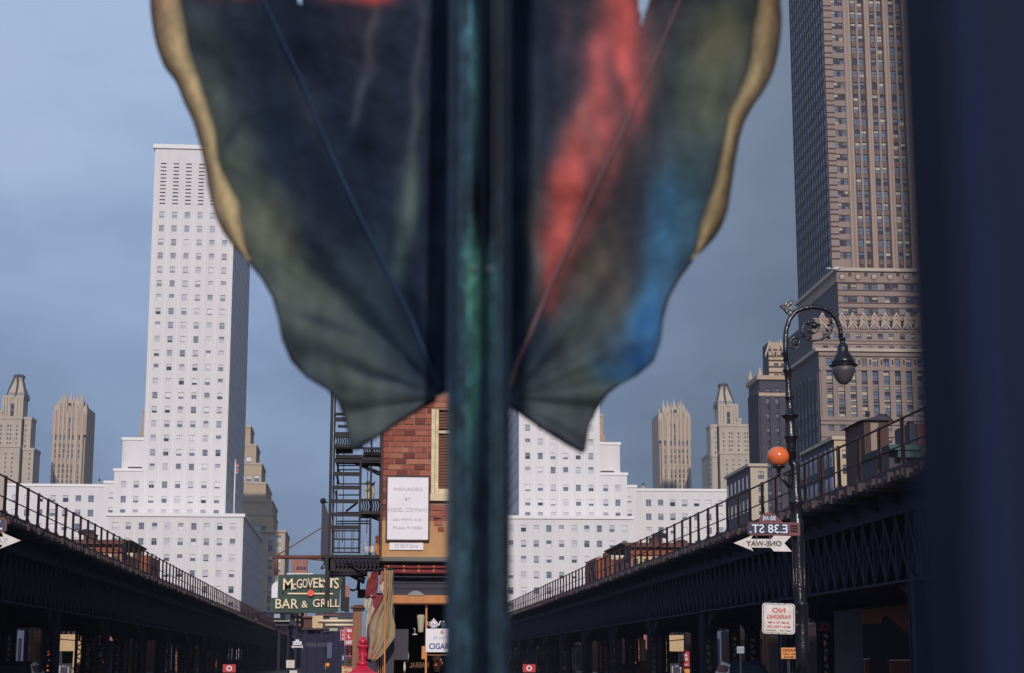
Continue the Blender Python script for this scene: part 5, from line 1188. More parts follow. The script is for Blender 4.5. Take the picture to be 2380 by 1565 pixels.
def fire_escape():
    v = KV+.6; X = lambda cx, cy=1000, vv=v: FL.u(*P5(cx, cy), vv); Z = lambda cy, cx=400, vv=v: FL.z(*P5(cx, cy), vv)
    s = place('fire_escape', 'black iron fire escape with stair treads against the sky, left of the brick wall', 'fire escape', X(250), v); o = (X(250), v, 0)
    Z6 = lambda cy: FL.z(*P6(300, cy), v); X6 = lambda cx: FL.u(*P6(cx, 200), v)
    ztop = Z(-60)
    for nm, cx0, cx1, z0, z1, vv, d in (('outer_stringer', 222, 252, Z6(1100-300), ztop, v, .08), ('outer_stringer', 258, 276, Z6(560), ztop, v+.15, .05), ('inner_stringer', 528, 553, Z6(300), Z(770), v, .07), ('upright', 638, 660, Z6(450), Z(560), v+.1, .05), ('thin_rod', 364, 372, Z(1600), Z(640), v+.4, .02), ('thin_rod', 297, 306, Z(1560), Z(640), v+.5, .03), ('thin_rod', 612, 620, Z(1500), Z(760), v+.5, .02)):
        b = MB(o); b.box(X(cx0), X(cx1), vv, vv+d, z0, z1, 'black_iron'); b.build(nm, s)
    # the long front leg leaning slightly outwards as it goes down
    q = MB(); q.box(0, 1, 0, .22, -.028, .028, 'black_iron'); q.box(0, 1, -.012, .0, -.05, .028, 'black_iron'); tm = q.mesh('stair_tread')
    for cy, x0, x1 in ((355, 262, 420), (505, 262, 470), (635, 262, 560), (775, 262, 745), (912, 262, 530), (1050, 255, 530), (1190, 250, 525), (1325, 250, 530), (1455, 250, 530), (300, 262, 400), (425, 300, 450)):
        inst('stair_tread', tm, s, (X(x0)-o[0], 0, Z(cy)), (X(x1)-X(x0), 1, 1.0 if cy not in (300, 425) else .5))
    for cy in (850, 995, 1110, 1290, 1380, 1405, 805):
        b = MB(o); b.tube([(X(310), v+.4, Z(cy+4)), (X(540 if cy in (850, 1110) else 640), v+.45, Z(cy-2))], .014, 'black_iron', 5); b.build('thin_rail', s)
    for (x0, y0, x1, y1) in ((470, 790, 740, 915), (500, 795, 745, 890), (660, 780, 745, 830), (560, 1310, 740, 1380), (400, 1290, 520, 1195), (290, 640, 310, 740), (300, 800, 320, 900), (300, 925, 318, 1010), (290, 1080, 305, 1200)):
        b = MB(o); b.tube([(X(x0), v+.2, Z(y0)), (X(x1), v+.2, Z(y1))], .022, 'black_iron', 5); b.build('brace', s)
    # slatted platforms
    def platform(zb, zt, x0, x1, d=1.0):
        b = MB(o); b.box(X(x0), X(x1), v-.05, v+d, zb-.03, zb+.03, 'black_iron'); b.box(X(x0), X(x1), v-.06, v, zt-.02, zt+.02, 'black_iron'); b.build('platform', s)
        n = int((x1-x0)/24)
        for k in range(n): b = MB(o); x = X(x0+6+k*24); b.tube([(x, v-.02, zb), (x+.03, v-.02, (zb+zt)/2), (x, v-.02, zt)], .017, 'black_iron', 5); b.build('baluster', s)
    platform(Z(765), Z(655), 560, 762); platform(Z(745), Z(735), 285, 560); platform(Z(635), Z(540), 280, 460); platform(Z(1310), Z(1180), 553, 750)
    b = MB(o)
    for k in range(9): x = X(575+k*21); b.box(x, x+.05, v+.3, v+.34, Z(740), Z(670), 'black_iron')
    for y in (680, 705, 730): b.box(X(560), X(762), v+.28, v+.36, Z(y+8), Z(y), 'black_iron')
    b.build('grating', s)
    # ladder cage below and bottom platform
    for cy in (60, 150, 245, 290):
        b = MB(o); b.box(X6(265), X6(550), v, v+.06, Z6(cy+8), Z6(cy-6), 'black_iron'); b.build('crossbar', s)
    for cx in (275, 320, 390, 465, 545, 480, 335): b = MB(o); b.box(X6(cx), X6(cx+(12 if cx in (275, 545) else 6)), v+.02, v+.06, Z6(300), Z6(40), 'black_iron'); b.build('upright_bar', s)
    b = MB(o); b.box(X6(148), X6(795), v-.05, v+1.1, Z6(352), Z6(318), 'black_iron'); b.prism([(X6(165), Z6(352)), (X6(790), Z6(352)), (X6(790), Z6(470)), (X6(640), Z6(470)), (X6(560), Z6(500)), (X6(380), Z6(500)), (X6(200), Z6(480))], v, v+.9, 'black_iron'); b.build('bottom_platform', s)
    for k in range(11): b = MB(o); x = X6(295+k*42); b.tube([(x, v-.09, Z6(355)), (x+.05, v-.12, Z6(420)), (x+.02, v-.06, Z6(450))], .016, 'iron', 5); b.build('scroll', s)
    b = MB(o); b.tube([(X6(420), v, Z6(400)), (X6(620), v-.1, Z6(520))], .035, 'black_iron', 6); b.tube([(X6(240), v, Z6(525)), (X6(640), v, Z6(520))], .045, 'black_iron', 6); b.tube([(X6(150), v, Z6(465)), (X6(185), v, Z6(400)), (X6(200), v, Z6(450)), (X6(150), v, Z6(465))], .016, 'black_iron', 5)
    b.tube([(X6(380), v+.2, Z6(490)), (X6(610), v+.2, Z6(610))], .03, 'black_iron', 5); b.tube([(X6(520), v+.1, Z6(540)), (X6(612), v+.1, Z6(585))], .06, 'black_iron', 5); b.build('bracket', s)
    b = MB(o); b.box(X6(195), X6(228), v-.06, v+.05, Z6(870), Z6(330), 'black_iron'); b.build('drop_ladder', s)
    # hanging dark sheet of iron at the left
    b = MB(o); b.prism([(X(152), Z(1200)), (X(170), Z(1185)), (X(222), Z(1330)), (X(228), Z6(330)), (X(150), Z6(320)), (X(153), Z(1310))], v-.02, v+.02, 'shop_dark'); b.box(X(150), X(215), v-.02, v+.02, Z(1216), Z(1204), 'black_iron'); b.ball((X(165), v, Z(1195)), .06, 'black_iron', 8, 6); b.build('side_plate', s)
    # bucket and rags on the platform
    c = place('white_bucket', 'white enamel bucket standing on the bottom landing of the fire escape', 'bucket', X6(628), v-.1, Z6(305)); b = MB(); b.lathe(0, 0, [(.055, 0), (.075, .12), (.08, .125)], 'sign_white', 14); b.build('pail', c); b = MB(); b.tube([(-.075, 0, .12), (-.05, 0, .2), (.05, 0, .2), (.075, 0, .12)], .006, 'chrome', 5); b.build('handle', c)
    c = place('white_jug', 'small white jug beside the bucket on the fire escape landing', 'jug', X6(685), v-.05, Z6(300)); b = MB(); b.lathe(0, 0, [(.04, 0), (.055, .05), (.035, .1), (.045, .14)], 'arrow_white', 12); b.build('body', c); b = MB(); b.tube([(.045, 0, .12), (.085, 0, .1), (.05, 0, .04)], .008, 'arrow_white', 5); b.build('handle', c)
    for i, (x0, y0, x1, y1, m, lab, six) in enumerate(((725, 90, 780, 170, 'rust_brick', 'crumpled orange cloth hung on the fire escape, upper', 1), (722, 175, 785, 300, 'wood_orange', 'crumpled orange cloth hung on the fire escape, lower', 1), (668, 175, 700, 270, 'sign_orange', 'yellow cloth behind the fire escape upright', 1), (600, 960, 690, 1165, 'blind_cream', 'pale rust stained curtain behind the fire escape rods', 0))):
        fx, fz = (X6, Z6) if six else (X, Z); x_, z_ = (fx(x0)+fx(x1))/2, fz(y1); c = place('hanging_cloth', lab, 'cloth', x_, v+.7, z_)
        b = MB(); vs = []; fs = []; W = fx(x1)-fx(x0); H = fz(y0)-fz(y1)
        for j in range(9):
            for i2 in range(9): ss = i2/8; tt = j/8; vs.append((W*(ss-.5)*(1+.12*math.sin(j*1.3+i)), .05*math.sin(ss*9+j*.7+i), H*tt+.02*math.sin(ss*7)))
        for j in range(8):
            for i2 in range(8): a = j*9+i2; fs.append((a, a+1, a+10, a+9))
        b.add(vs, fs, m, True); ob = b.build('cloth', c); ob.modifiers.new('t', 'SOLIDIFY').thickness = .01
fire_escape()

# ================================================================= green bar sign and the street beyond
Q4 = lambda cx, cy: (357.1+cx/3.6076, 1130.8+cy/3.6076)
def bar_sign():
    v = 60.0; U = lambda cx, cy=900: FL.u(*Q4(cx, cy), v); Z = lambda cy, cx=1250: FL.z(*Q4(cx, cy), v); U6 = lambda cx, cy=700: FL.u(*P6(cx, cy), v); Z6 = lambda cy: FL.z(*P6(200, cy), v)
    u0 = U(1250); s = place('bar_sign', "dark green neon sign reading McGOVERN'S BAR & GRILL above the street", 'sign', u0, v, Z(1055)); zb = Z(1055); o = (u0, v, zb)
    xr = U6(350); xm = U6(365)
    poly = [(U(1042), Z(745)), (U(1160), Z(738)), (U(1500), Z(736)), (xm, Z6(528)), (U6(368), Z6(600)), (U6(345), Z6(700)), (U6(330), Z6(910)), (U(1500), Z(1060)), (U(985), Z(1058)), (U(978), Z(940)), (U(1040), Z(935))]
    b = MB(o); b.prism(poly, v-.05, v+.3, 'sign_green'); b.build('board', s)
    b = MB(o); b.box(U(988), U(1040), v+.05, v+.25, Z(935), Z(835), 'sign_white'); b.prism([(U(988), Z(835)), (U(1040), Z(835)), (U(1040), Z(795)), (U(1005), Z(810))], v+.05, v+.25, 'sign_white'); b.build('white_end', s)
    def L(txt, x0, x1, y0, y1, six=False, **k):
        fx, fz = (U6, Z6) if six else (U, Z); xa, xb, za, zc = fx(x0), fx(x1), fz(y1), fz(y0)
        lettering(txt, 'letter_dark', s, ((xa+xb)/2-u0+.02, -.052, (za+zc)/2-zb-.02), zc-za, xb-xa, bold=.03, name='letter_shadow', **k)
        return lettering(txt, 'letter_cream', s, ((xa+xb)/2-u0, -.1, (za+zc)/2-zb), zc-za, xb-xa, bold=.008, depth=.03, **k)
    # letters one word per piece, stroke-like
    L('M', 1085, 1165, 775, 870); L('c', 1165, 1195, 815, 865); L('G', 1198, 1245, 778, 855); L('O', 1248, 1290, 775, 852); L('V', 1290, 1335, 770, 850); L('E', 1338, 1378, 770, 850); L('R', 1385, 1430, 765, 850)
    L('N', 135, 262, 560, 665, True); L("'", 262, 280, 565, 590, True); L('S', 282, 332, 562, 675, True)
    L('BAR', 1025, 1215, 945, 1025); L('&', 1243, 1295, 960, 1018); L('GRILL', 62, 345, 785, 870, True)
    b = MB(o); b.box(U(1125), U6(272), v-.12, v-.05, Z(906), Z(894), 'letter_cream'); b.build('neon_line', s)
    b = MB(o); b.lathe(U(1317), 0, [(.001, 0)], 'orange_red', 3) if False else None
    q = [(U(1317)+.11*math.cos(a*math.pi/10), Z(896)+.11*math.sin(a*math.pi/10)) for a in range(20)]; b.prism(q, v-.2, v-.06, 'orange_red'); b.build('red_lamp', s)
    for cx, cy in ((1190, 860), (1400, 860), (1295, 835), (1270, 960), (1400, 960), (1085, 875)): b = MB(o); b.box(U(cx)-.03, U(cx)+.03, v-.1, v-.05, Z(cy+22), Z(cy), 'letter_dark'); b.build('insulator', s)
    # bulkhead at right end of the sign
    b = MB(o); b.box(U6(355), U6(400), v+.1, v+.7, Z6(905), Z6(545), 'black_iron'); b.box(U6(395), U6(445), v+.2, v+.8, Z6(915), Z6(760), 'black_iron'); b.box(U6(400), U6(440), v+.3, v+.5, Z6(755), Z6(640), 'pink_wall'); b.build('end_box', s)
    # rusty gallows frame
    g = place('sign_gallows', 'thin rusty pipe frame and guy wire that carries the green sign', 'pole frame', U(1020), v+.2); oo = (U(1020), v+.2, 0)
    b = MB(oo); b.tube([(U(1020), v+.2, Z(745)), (U(1018), v+.2, Z(590))], .075, 'rust_pipe', 8); b.build('mast', g)
    b = MB(oo); b.tube([(U(988), v+.2, Z(590)), (U(1200), v+.2, Z(592)), (U6(150), v+.2, Z6(340))], .07, 'rust_pipe', 8); b.build('boom', g)
    b = MB(oo); b.tube([(U(1030), v+.2, Z(575)), (U(1410), v+.2, Z(335))], .02, 'rust_pipe', 5); b.tube([(U(1200), v+.2, Z(600)), (U(1405), v+.2, Z(618))], .018, 'rust_pipe', 5); b.build('guy_wire', g)
    h = place('wall_floodlight', 'dark floodlight box under the fire escape right of the green sign', 'floodlight', U6(565), 40); FV = 40.0
    X = lambda cx, cy=700: FL.u(*P6(cx, cy), FV)-FL.u(*P6(565, 700), FV); Zz = lambda cy: FL.z(*P6(560, cy), FV); h.location = FL.world(FL.u(*P6(565, 700), FV), FV)
    b = MB(); b.box(X(530), X(610), 0, .3, Zz(770), Zz(680), 'black_iron'); b.build('lamp_box', h); b = MB(); b.tube([(X(450), 0, Zz(680)), (X(480), 0, Zz(695)), (X(525), 0, Zz(680)), (X(548), 0, Zz(560))], .025, 'black_iron', 6); b.box(X(525), X(558), 0, .2, Zz(690), Zz(560), 'black_iron'); b.build('conduit', h)
bar_sign()

def far_street():
    f = FL
    # distant lamp post with signs, centre-left
    v = 95.0; U = lambda cx, cy=1300: f.u(*Q4(cx, cy), v); Z = lambda cy: f.z(*Q4(1150, cy), v); u0 = U(1148)
    s = place('street_lamp', 'slim distant street lamp with E 39 ST sign under the green bar sign', 'street lamp', u0, v)
    b = MB(); b.lathe(0, 0, [(.2, 0), (.2, .6), (.09, 1.0), (.08, Z(1180)), (.12, Z(1170)), (.07, Z(1150)), (.06, Z(1100))], 'lamp_iron', 10); b.build('pole', s)
    b = MB(); pts = [(0, 0, Z(1105)), (-.02, 0, Z(1070)), (-.15, 0, Z(1052)), (-.35, 0, Z(1050)), (-.5, 0, Z(1060)), (-.55, 0, Z(1075))]; b.tube(pts, .045, 'lamp_iron', 6); b.build('arm', s)
    b = MB(); b.lathe(-.55*3.4, 0, [(.05, Z(1070)), (.2, Z(1100)), (.22, Z(1108))], 'black_iron', 10); b.tube([(-.5, 0, Z(1062)), (-1.2, 0, Z(1050)), (-1.85, 0, Z(1068))], .04, 'lamp_iron', 6); hd = b.build('lamp_hood', s); b = MB(); b.lathe(-.55*3.4, 0, [(.19, Z(1108)), (.15, Z(1124)), (.02, Z(1134))], 'bowl_glass', 10); b.build('lamp_bowl', s)
    g = place('street_name_sign', 'tiny blue white street name sign reading E. 39 ST on the distant lamp', 'sign', U(1205), v-.15, Z(1330)); H = Z(1300)-Z(1330); W = U(1238)-U(1165)
    b = MB(); b.box(-W/2, W/2, -.03, .03, 0, H, 'letter_white'); b.box(-W*.2, W*.2, -.03, .03, H, H*1.5, 'letter_white'); b.build('plate', g); lettering('E. 39 ST.', 'sign_blue', g, (0, -.035, H/2), H*.6, W*.85)
    g = place('one_way_sign', 'tiny white arrow sign pointing left on the distant lamp', 'sign', U(1205), v-.15, Z(1345)); h = Z(1330)-Z(1360)
    b = MB(); w = (U(1255)-U(1152))/2; b.prism([(-w, 0), (-w*.6, h/2), (-w*.6, h*.22), (w*.7, h*.22), (w, h/2), (w*.85, 0), (w, -h/2), (w*.7, -h*.22), (-w*.6, -h*.22), (-w*.6, -h/2)], -.03, .03, 'arrow_white'); b.build('arrow_plate', g)
    for i, (x0, x1, y0, y1, lab) in enumerate(((1118, 1187, 1457, 1522, 'white square parking notice low on the distant lamp'), (1150, 1210, 1543, 1600, 'second white notice just below the parking notice'))):
        g = place('parking_notice', lab, 'sign', U((x0+x1)/2), v-.3, Z(y1)); W = U(x1)-U(x0); H = Z(y0)-Z(y1)
        b = MB(); b.box(-W/2, W/2, -.03, .02, 0, H, 'arrow_white'); b.build('plate', g)
        for k, tx in enumerate(('NO', 'PARKING', '8-6')): lettering(tx, 'sign_text_grey', g, (0, -.035, H*(.78-.27*k)), H*.13, W*.6)
    # traffic light
    v2 = 120.0; U2 = lambda cx, cy=1400: f.u(*Q4(cx, cy), v2); Z2 = lambda cy: f.z(*Q4(1450, cy), v2)
    s = place('traffic_light', 'small traffic light on a thin pole with amber lens, right of the distant lamp', 'traffic light', U2(1441), v2)
    b = MB(); b.lathe(0, 0, [(.12, 0), (.1, .5), (.06, .8), (.06, Z2(1310))], 'lamp_iron', 8); b.build('pole', s); b = MB(); b.box(.02, .36, -.2, .1, Z2(1535), Z2(1470), 'black_iron'); b.build('housing', s); b = MB(); b.ball((U2(1462)-U2(1441), -.18, Z2(1497)), .14, 'amber', 10, 8); b.build('amber_lens', s)
    b = MB(); b.box(-1.3, .2, -.1, .1, Z2(1345), Z2(1310), 'shade_brick'); b.box(.1, .45, -.15, .1, Z2(1440), Z2(1310), 'blue_wall'); b.build('cross_arm', s)
    # boxy el station / cream cabin
    v3 = 230.0; U3 = lambda cx, cy=1150: f.u(*Q4(cx, cy), v3); Z3 = lambda cy: f.z(*Q4(1350, cy), v3)
    s = place('station_house', 'small cream and brown station cabin on stilts beyond the green sign', 'station', U3(1340), v3); oo = (U3(1340), v3, 0)
    b = MB(oo); b.box(U3(1258), U3(1330), v3, v3+6, Z3(1190), Z3(1100), 'brown_cornice'); b.box(U3(1240), U3(1500), v3-.3, v3+6.4, Z3(1203), Z3(1190), 'tie_wood'); b.build('brown_cabin', s)
    b = MB(oo); b.box(U3(1330), U3(1420), v3-.3, v3+5, Z3(1190), Z3(1085), 'cream_wall'); b.box(U3(1362), U3(1385), v3-.4, v3-.3, Z3(1150), Z3(1105), 'blind_grey'); b.build('cream_cabin', s)
    b = MB(oo); b.box(U3(1250), U3(1330), v3-.6, v3+6.5, Z3(1100), Z3(1088), 'sign_rim'); b.build('roof', s)
    b = MB(oo)
    for cx in (1262, 1400, 1480): b.box(U3(cx), U3(cx)+.4, v3, v3+.4, 0, Z3(1203), 'iron')
    b.build('stilts', s)
    b = MB(oo); b.prism([(U3(1235), 0), (U3(1600), 0), (U3(1600), Z3(1215)), (U3(1420), Z3(1222)), (U3(1400), Z3(1205)), (U3(1260), Z3(1207)), (U3(1238), Z3(1240))], v3+1, v3+5, 'iron'); b.build('iron_base', s)
    s = place('station_roof', 'pale platform canopy roof beyond the distant lamp', 'canopy', U3(1090), v3+40); v4 = v3+40; U4 = lambda cx, cy=1100: f.u(*Q4(cx, cy), v4); Z4 = lambda cy: f.z(*Q4(1080, cy), v4); s.location = f.world(U4(1090), v4); oo = (U4(1090), v4, 0)
    b = MB(oo); b.box(U4(1010), U4(1165), v4, v4+8, Z4(1133), Z4(1124), 'blind_cream'); b.build('roof', s)
    b = MB(oo); b.box(U4(1020), U4(1190), v4+1, v4+7, Z4(1170), Z4(1133), 'shop_dark'); b.box(U4(1010), U4(1060), v4-.5, v4+2, Z4(1104), Z4(1070), 'blind_grey'); b.build('wall', s)
    b = MB(oo)
    for cx in (1040, 1120, 1180): b.box(U4(cx), U4(cx)+.4, v4+2, v4+2.4, 0, Z4(1170), 'iron')
    b.build('stilts', s)
    # distant roof tank
    v5 = 380.0; U5 = lambda cx: f.u(*Q4(cx, 1070), v5); Z5 = lambda cy: f.z(*Q4(945, cy), v5)
    s = place('rooftop_tank', 'dark humped roof tank at the foot of the tan tower', 'tank', U5(945), v5); b = MB(); b.lathe(0, 0, [(4.2, 0), (4.2, Z5(1085)), (3.4, Z5(1060)), (1.2, Z5(1045)), (.2, Z5(1042))], 'shop_dark', 14); b.build('tank_body', s)
    b = MB(); b.tube([(2, 0, Z5(1060)), (5, 0, Z5(1052)), (7, 0, Z5(1068))], .5, 'iron', 6); b.build('spout', s)
    # purple-grey block closing the avenue
    v6 = 420.0; U6_ = lambda cx: f.u(*Q4(cx, 1100), v6); Z6_ = lambda cy: f.z(*Q4(1200, cy), v6)
    s = place('slate_block', 'blue grey apartment block under the green sign', 'building', U6_(1170), v6); oo = (U6_(1170), v6, 0)
    cs = [(U6_(c-7), U6_(c+7)) for c in (1095, 1130, 1190, 1225)]; rs = [(Z6_(c+10), Z6_(c-10)) for c in (1075, 1120, 1160)]
    b = MB(oo); wall(b, U6_(1065), U6_(1260), v6, v6+20, 0, Z6_(1040), cs, rs, 'slate_and_shade_brick', s, 'far'); b.build('wall', s)
    v6 = 440.0; s = place('brick_block', 'dull blue brick block beyond the station cabin', 'building', f.u(800, 1440, v6), v6); oo = (f.u(800, 1440, v6), v6, 0)
    b = MB(oo); b.box(f.u(733, 1440, v6), f.u(835, 1440, v6), v6, v6+20, 0, f.z(790, 1424, v6), 'slate_and_shade_brick'); b.build('wall', s)
    b = MB(oo); b.box(f.u(738, 1440, v6), f.u(783, 1440, v6), v6-1, v6+10, f.z(790, 1432, v6), f.z(790, 1429, v6), 'sign_rim'); b.build('roof_edge', s)
    # white neon tubes
    v7 = 80.0; U7 = lambda cx, cy=1020: f.u(*P6(cx, cy), v7); Z7 = lambda cy: f.z(*P6(300, cy), v7)
    s = place('tube_sign', 'pair of long white bars on a cream box, right of the station cabin', 'sign', U7(110), v7); oo = (U7(110), v7, 0)
    b = MB(oo); b.box(U7(60), U7(165), v7, v7+.5, Z7(1090), Z7(960), 'cream_wall'); b.build('box', s)
    for x0, x1, y0, y1 in ((115, 486, 1000, 1030), (190, 486, 1045, 1072)): b = MB(oo); b.tube([(U7(x0), v7-.1, Z7((y0+y1)/2)), (U7(x1), v7-.1, Z7((y0+y1)/2))], (Z7(y0)-Z7(y1))/2, 'letter_cream', 10); b.build('white_bar', s)
    b = MB(oo); b.box(U7(235), U7(320), v7+.1, v7+.6, Z7(1120), Z7(975), 'blind_cream'); b.build('second_box', s); b = MB(oo); b.box(U7(205), U7(335), v7, v7+.6, Z7(962), Z7(948), 'sign_rim'); b.build('lid', s); b = MB(oo); b.box(U7(0)-.2, U7(60), v7+.2, v7+.4, Z7(1095), Z7(1083), 'tie_wood'); b.build('ledge', s)
    b = MB(oo); b.box(U7(100), U7(108), v7+.2, v7+.3, 0, Z7(1095), 'iron'); b.box(U7(265), U7(275), v7+.2, v7+.3, 0, Z7(1120), 'iron'); b.build('support', s)
    # red vertical shop signs
    v8 = 55.0; U8 = lambda cx, cy=1200: f.u(*P6(cx, cy), v8); Z8 = lambda cy: f.z(*P6(430, cy), v8)
    for i, (x0, x1, y0, y1, m, tx, lab, mt) in enumerate(((398, 486, 1082, 1275, 'sign_red', ('to', 'L', 'SHIRT'), 'upper red shop sign with white word SHIRT beside the timber post', 'letter_white'), (350, 402, 1100, 1222, 'sign_red', ('C', 'H', 'E'), 'narrow red sign with stacked white letters left of the SHIRT sign', 'letter_white'),
                                             (412, 482, 1280, 1392, 'sign_red', ('U', 'J'), 'lower red sign with curly white letters beside the timber post', 'letter_white'), (365, 395, 1370, 1440, 'blue_wall', ('8',), 'small pale blue sign at the bottom of the red signs', 'letter_white'), (372, 486, 1462, 1600, 'cream_wall', ('Shoe', 'St'), 'cream poster with red script at the bottom beside the timber post', 'sign_red'), (430, 470, 1412, 1478, 'sign_orange', ('-', '-'), 'tiny yellow sign above the cream poster', 'letter_black'))):
        W, H = U8(x1)-U8(x0), Z8(y0)-Z8(y1); s = place('shop_sign', lab, 'sign', U8((x0+x1)/2), v8+i*.4, Z8(y1))
        b = MB(); b.box(-W/2, W/2, -.05, .08, 0, H, m); b.build('board', s)
        n = len(tx)
        for k, t_ in enumerate(tx): 
            if t_ == '-': b = MB(); b.box(-W*.3, W*.3, -.06, -.05, H*(.3+.3*k), H*(.4+.3*k), mt); b.build('stripe', s); continue
            lettering(t_, mt, s, (0, -.058, H*(1-(k+.5)/n)), H/n*.62, min(W*.8, W*.3*len(t_)), bold=.03)
        b = MB(); e = W*.04; b.box(-W/2-e, -W/2, -.06, .09, 0, H, 'letter_white' if m == 'sign_red' else m); b.box(W/2, W/2+e, -.06, .09, 0, H, 'letter_white' if m == 'sign_red' else m); b.build('border', s)
    s = place('round_sign', 'red sign with white ring letter at the bottom under the left railway', 'sign', f.u(523, 1552, 100), 100, f.z(523, 1563, 100)); v9 = 100.0; W = f.u(541, 1550, v9)-f.u(516, 1550, v9); H = f.z(523, 1544.5, v9)-f.z(523, 1563, v9)
    b = MB(); b.box(-W*.2, W, -.05, .05, 0, H, 'sign_red'); b.build('board', s); lettering('O', 'letter_white', s, (W*.4, -.055, H/2), H*.7, bold=.03)
    mir(s, 'red sign with white ring letter at the bottom beside the teal post, right half', 'ring signs')
far_street()

# ================================================================= man in the shop doorway
def person():
    v = 35.0; u = FL.u(1015, 1534, v); s = place('person', 'man in a dark suit with dark hair in the shop beside the orange post', 'person', u, v)
    s.rotation_euler.z = math.radians(72); s.scale = (.95, .95, .95)
    # skeleton facing -y locally
    J = {'pelvis': (0, 0, .96, .125), 'waist': (0, 0, 1.08, .12), 'chest': (0, .0, 1.28, .145), 'neck0': (0, .01, 1.44, .075), 'lhip': (.1, 0, .92, .095), 'lknee': (.11, -.02, .5, .065), 'lank': (.11, 0, .1, .05), 'ltoe': (.12, -.16, .04, .04),
         'rhip': (-.1, 0, .92, .095), 'rknee': (-.11, -.03, .5, .065), 'rank': (-.11, .0, .1, .05), 'rtoe': (-.12, -.16, .04, .04), 'lsh': (.18, 0, 1.38, .07), 'lel': (.24, .02, 1.1, .055), 'lwr': (.25, -.08, .88, .038), 'rsh': (-.18, 0, 1.38, .07), 'rel': (-.24, .02, 1.1, .055), 'rwr': (-.22, -.12, .9, .038)}
    E = [('pelvis', 'waist'), ('waist', 'chest'), ('chest', 'neck0'), ('pelvis', 'lhip'), ('lhip', 'lknee'), ('lknee', 'lank'), ('lank', 'ltoe'), ('pelvis', 'rhip'), ('rhip', 'rknee'), ('rknee', 'rank'), ('rank', 'rtoe'), ('chest', 'lsh'), ('lsh', 'lel'), ('lel', 'lwr'), ('chest', 'rsh'), ('rsh', 'rel'), ('rel', 'rwr')]
    def skin(name, J, E, m, root):
        ks = list(J); me = bpy.data.meshes.new(name); me.from_pydata([J[k][:3] for k in ks], [(ks.index(a), ks.index(b_)) for a, b_ in E], []); me.materials.append(M[m])
        ob = bpy.data.objects.new(name, me); COL.objects.link(ob); ob.parent = s
        md = ob.modifiers.new('skin', 'SKIN'); md.use_smooth_shade = True; sv = me.skin_vertices[0].data
        for i, k in enumerate(ks): sv[i].radius = (J[k][3], J[k][3]); sv[i].use_root = (k == root)
        ob.modifiers.new('sub', 'SUBSURF').levels = 2; ob.modifiers['sub'].render_levels = 2; return ob
    skin('suit', J, E, 'suit', 'pelvis')
    b = MB()   # head and neck: one skin surface with brow, nose, chin
    prof = [(.052, 1.42), (.056, 1.48), (.06, 1.52), (.078, 1.56), (.088, 1.61), (.092, 1.66), (.088, 1.71), (.07, 1.75), (.035, 1.775), (.002, 1.78)]
    vs = []; fs = []; seg = 20
    for r, z in prof:
        for k in range(seg):
            a = 2*math.pi*k/seg; x = r*math.cos(a)*.86; y = r*math.sin(a)*1.12
            if math.sin(a) < -.75:
                if 1.54 < z < 1.58: y -= .012
                if 1.60 <= z < 1.64: y -= .022*max(0, -math.sin(a)-.9)*10
                if 1.65 < z < 1.68: y += .006
            vs.append((x, y-.01, z))
    for j in range(len(prof)-1):
        for k in range(seg): k2 = (k+1) % seg; fs.append((j*seg+k, j*seg+k2, (j+1)*seg+k2, (j+1)*seg+k))
    b.add(vs, fs, 'skin', True); b.tube([(0, -.105, 1.655), (0, -.125, 1.625), (0, -.122, 1.61)], [.008, .013, .009], 'skin', 6)
    for sx in (-1, 1): b.tube([(sx*.078, .0, 1.66), (sx*.09, .012, 1.645), (sx*.082, .005, 1.605)], [.012, .015, .01], 'skin', 6)
    hd = b.build('head', s)
    for sx in (-1, 1): b = MB(); b.ball((sx*.032, -.093, 1.655), .011, 'hair', 8, 6); b.build('eye', hd)
    b = MB(); b.box(-.025, .025, -.108, -.1, 1.578, 1.584, 'letter_red'); b.build('mouth', hd)
    b = MB(); vs = []; fs = []; pr = [(.095, 1.63), (.1, 1.68), (.096, 1.725), (.074, 1.77), (.035, 1.795), (.002, 1.8)]
    for r, z in pr:
        for k in range(13):
            a = math.radians(-25+230*k/12) if z < 1.7 else math.radians(-90+360*k/12); vs.append((r*math.cos(a)*.9, r*math.sin(a)*1.14-.008, z))
    for j in range(len(pr)-1):
        for k in range(12): fs.append((j*13+k, j*13+k+1, (j+1)*13+k+1, (j+1)*13+k))
    b.add(vs, fs, 'hair', True); h = b.build('hair', s); h.modifiers.new('t', 'SOLIDIFY').thickness = .012
    b = MB(); b.tube([(0, .045, 1.47), (.055, .0, 1.455), (.03, -.07, 1.40), (0, -.1, 1.36)], .016, 'shirt', 6); b.tube([(0, .045, 1.47), (-.055, .0, 1.455), (-.03, -.07, 1.40), (0, -.1, 1.36)], .016, 'shirt', 6); b.build('collar', s)
    for sx in (-1, 1):
        b = MB(); wx, wy, wz = (.25, -.08, .88) if sx > 0 else (-.22, -.12, .9)
        b.ball((wx, wy-.015, wz-.06), .042, 'skin', 10, 8, 1.2)
        for q in range(4): b.tube([(wx+(q-1.5)*.02, wy-.02, wz-.09), (wx+(q-1.5)*.021, wy-.03, wz-.13-.008*(q in (1, 2))), (wx+(q-1.5)*.02, wy-.02, wz-.16)], [.0095, .009, .007], 'skin', 6)
        b.tube([(wx-sx*.03, wy-.02, wz-.05), (wx-sx*.05, wy-.045, wz-.09), (wx-sx*.045, wy-.055, wz-.11)], [.011, .01, .008], 'skin', 6); b.build('hand', s)
person()

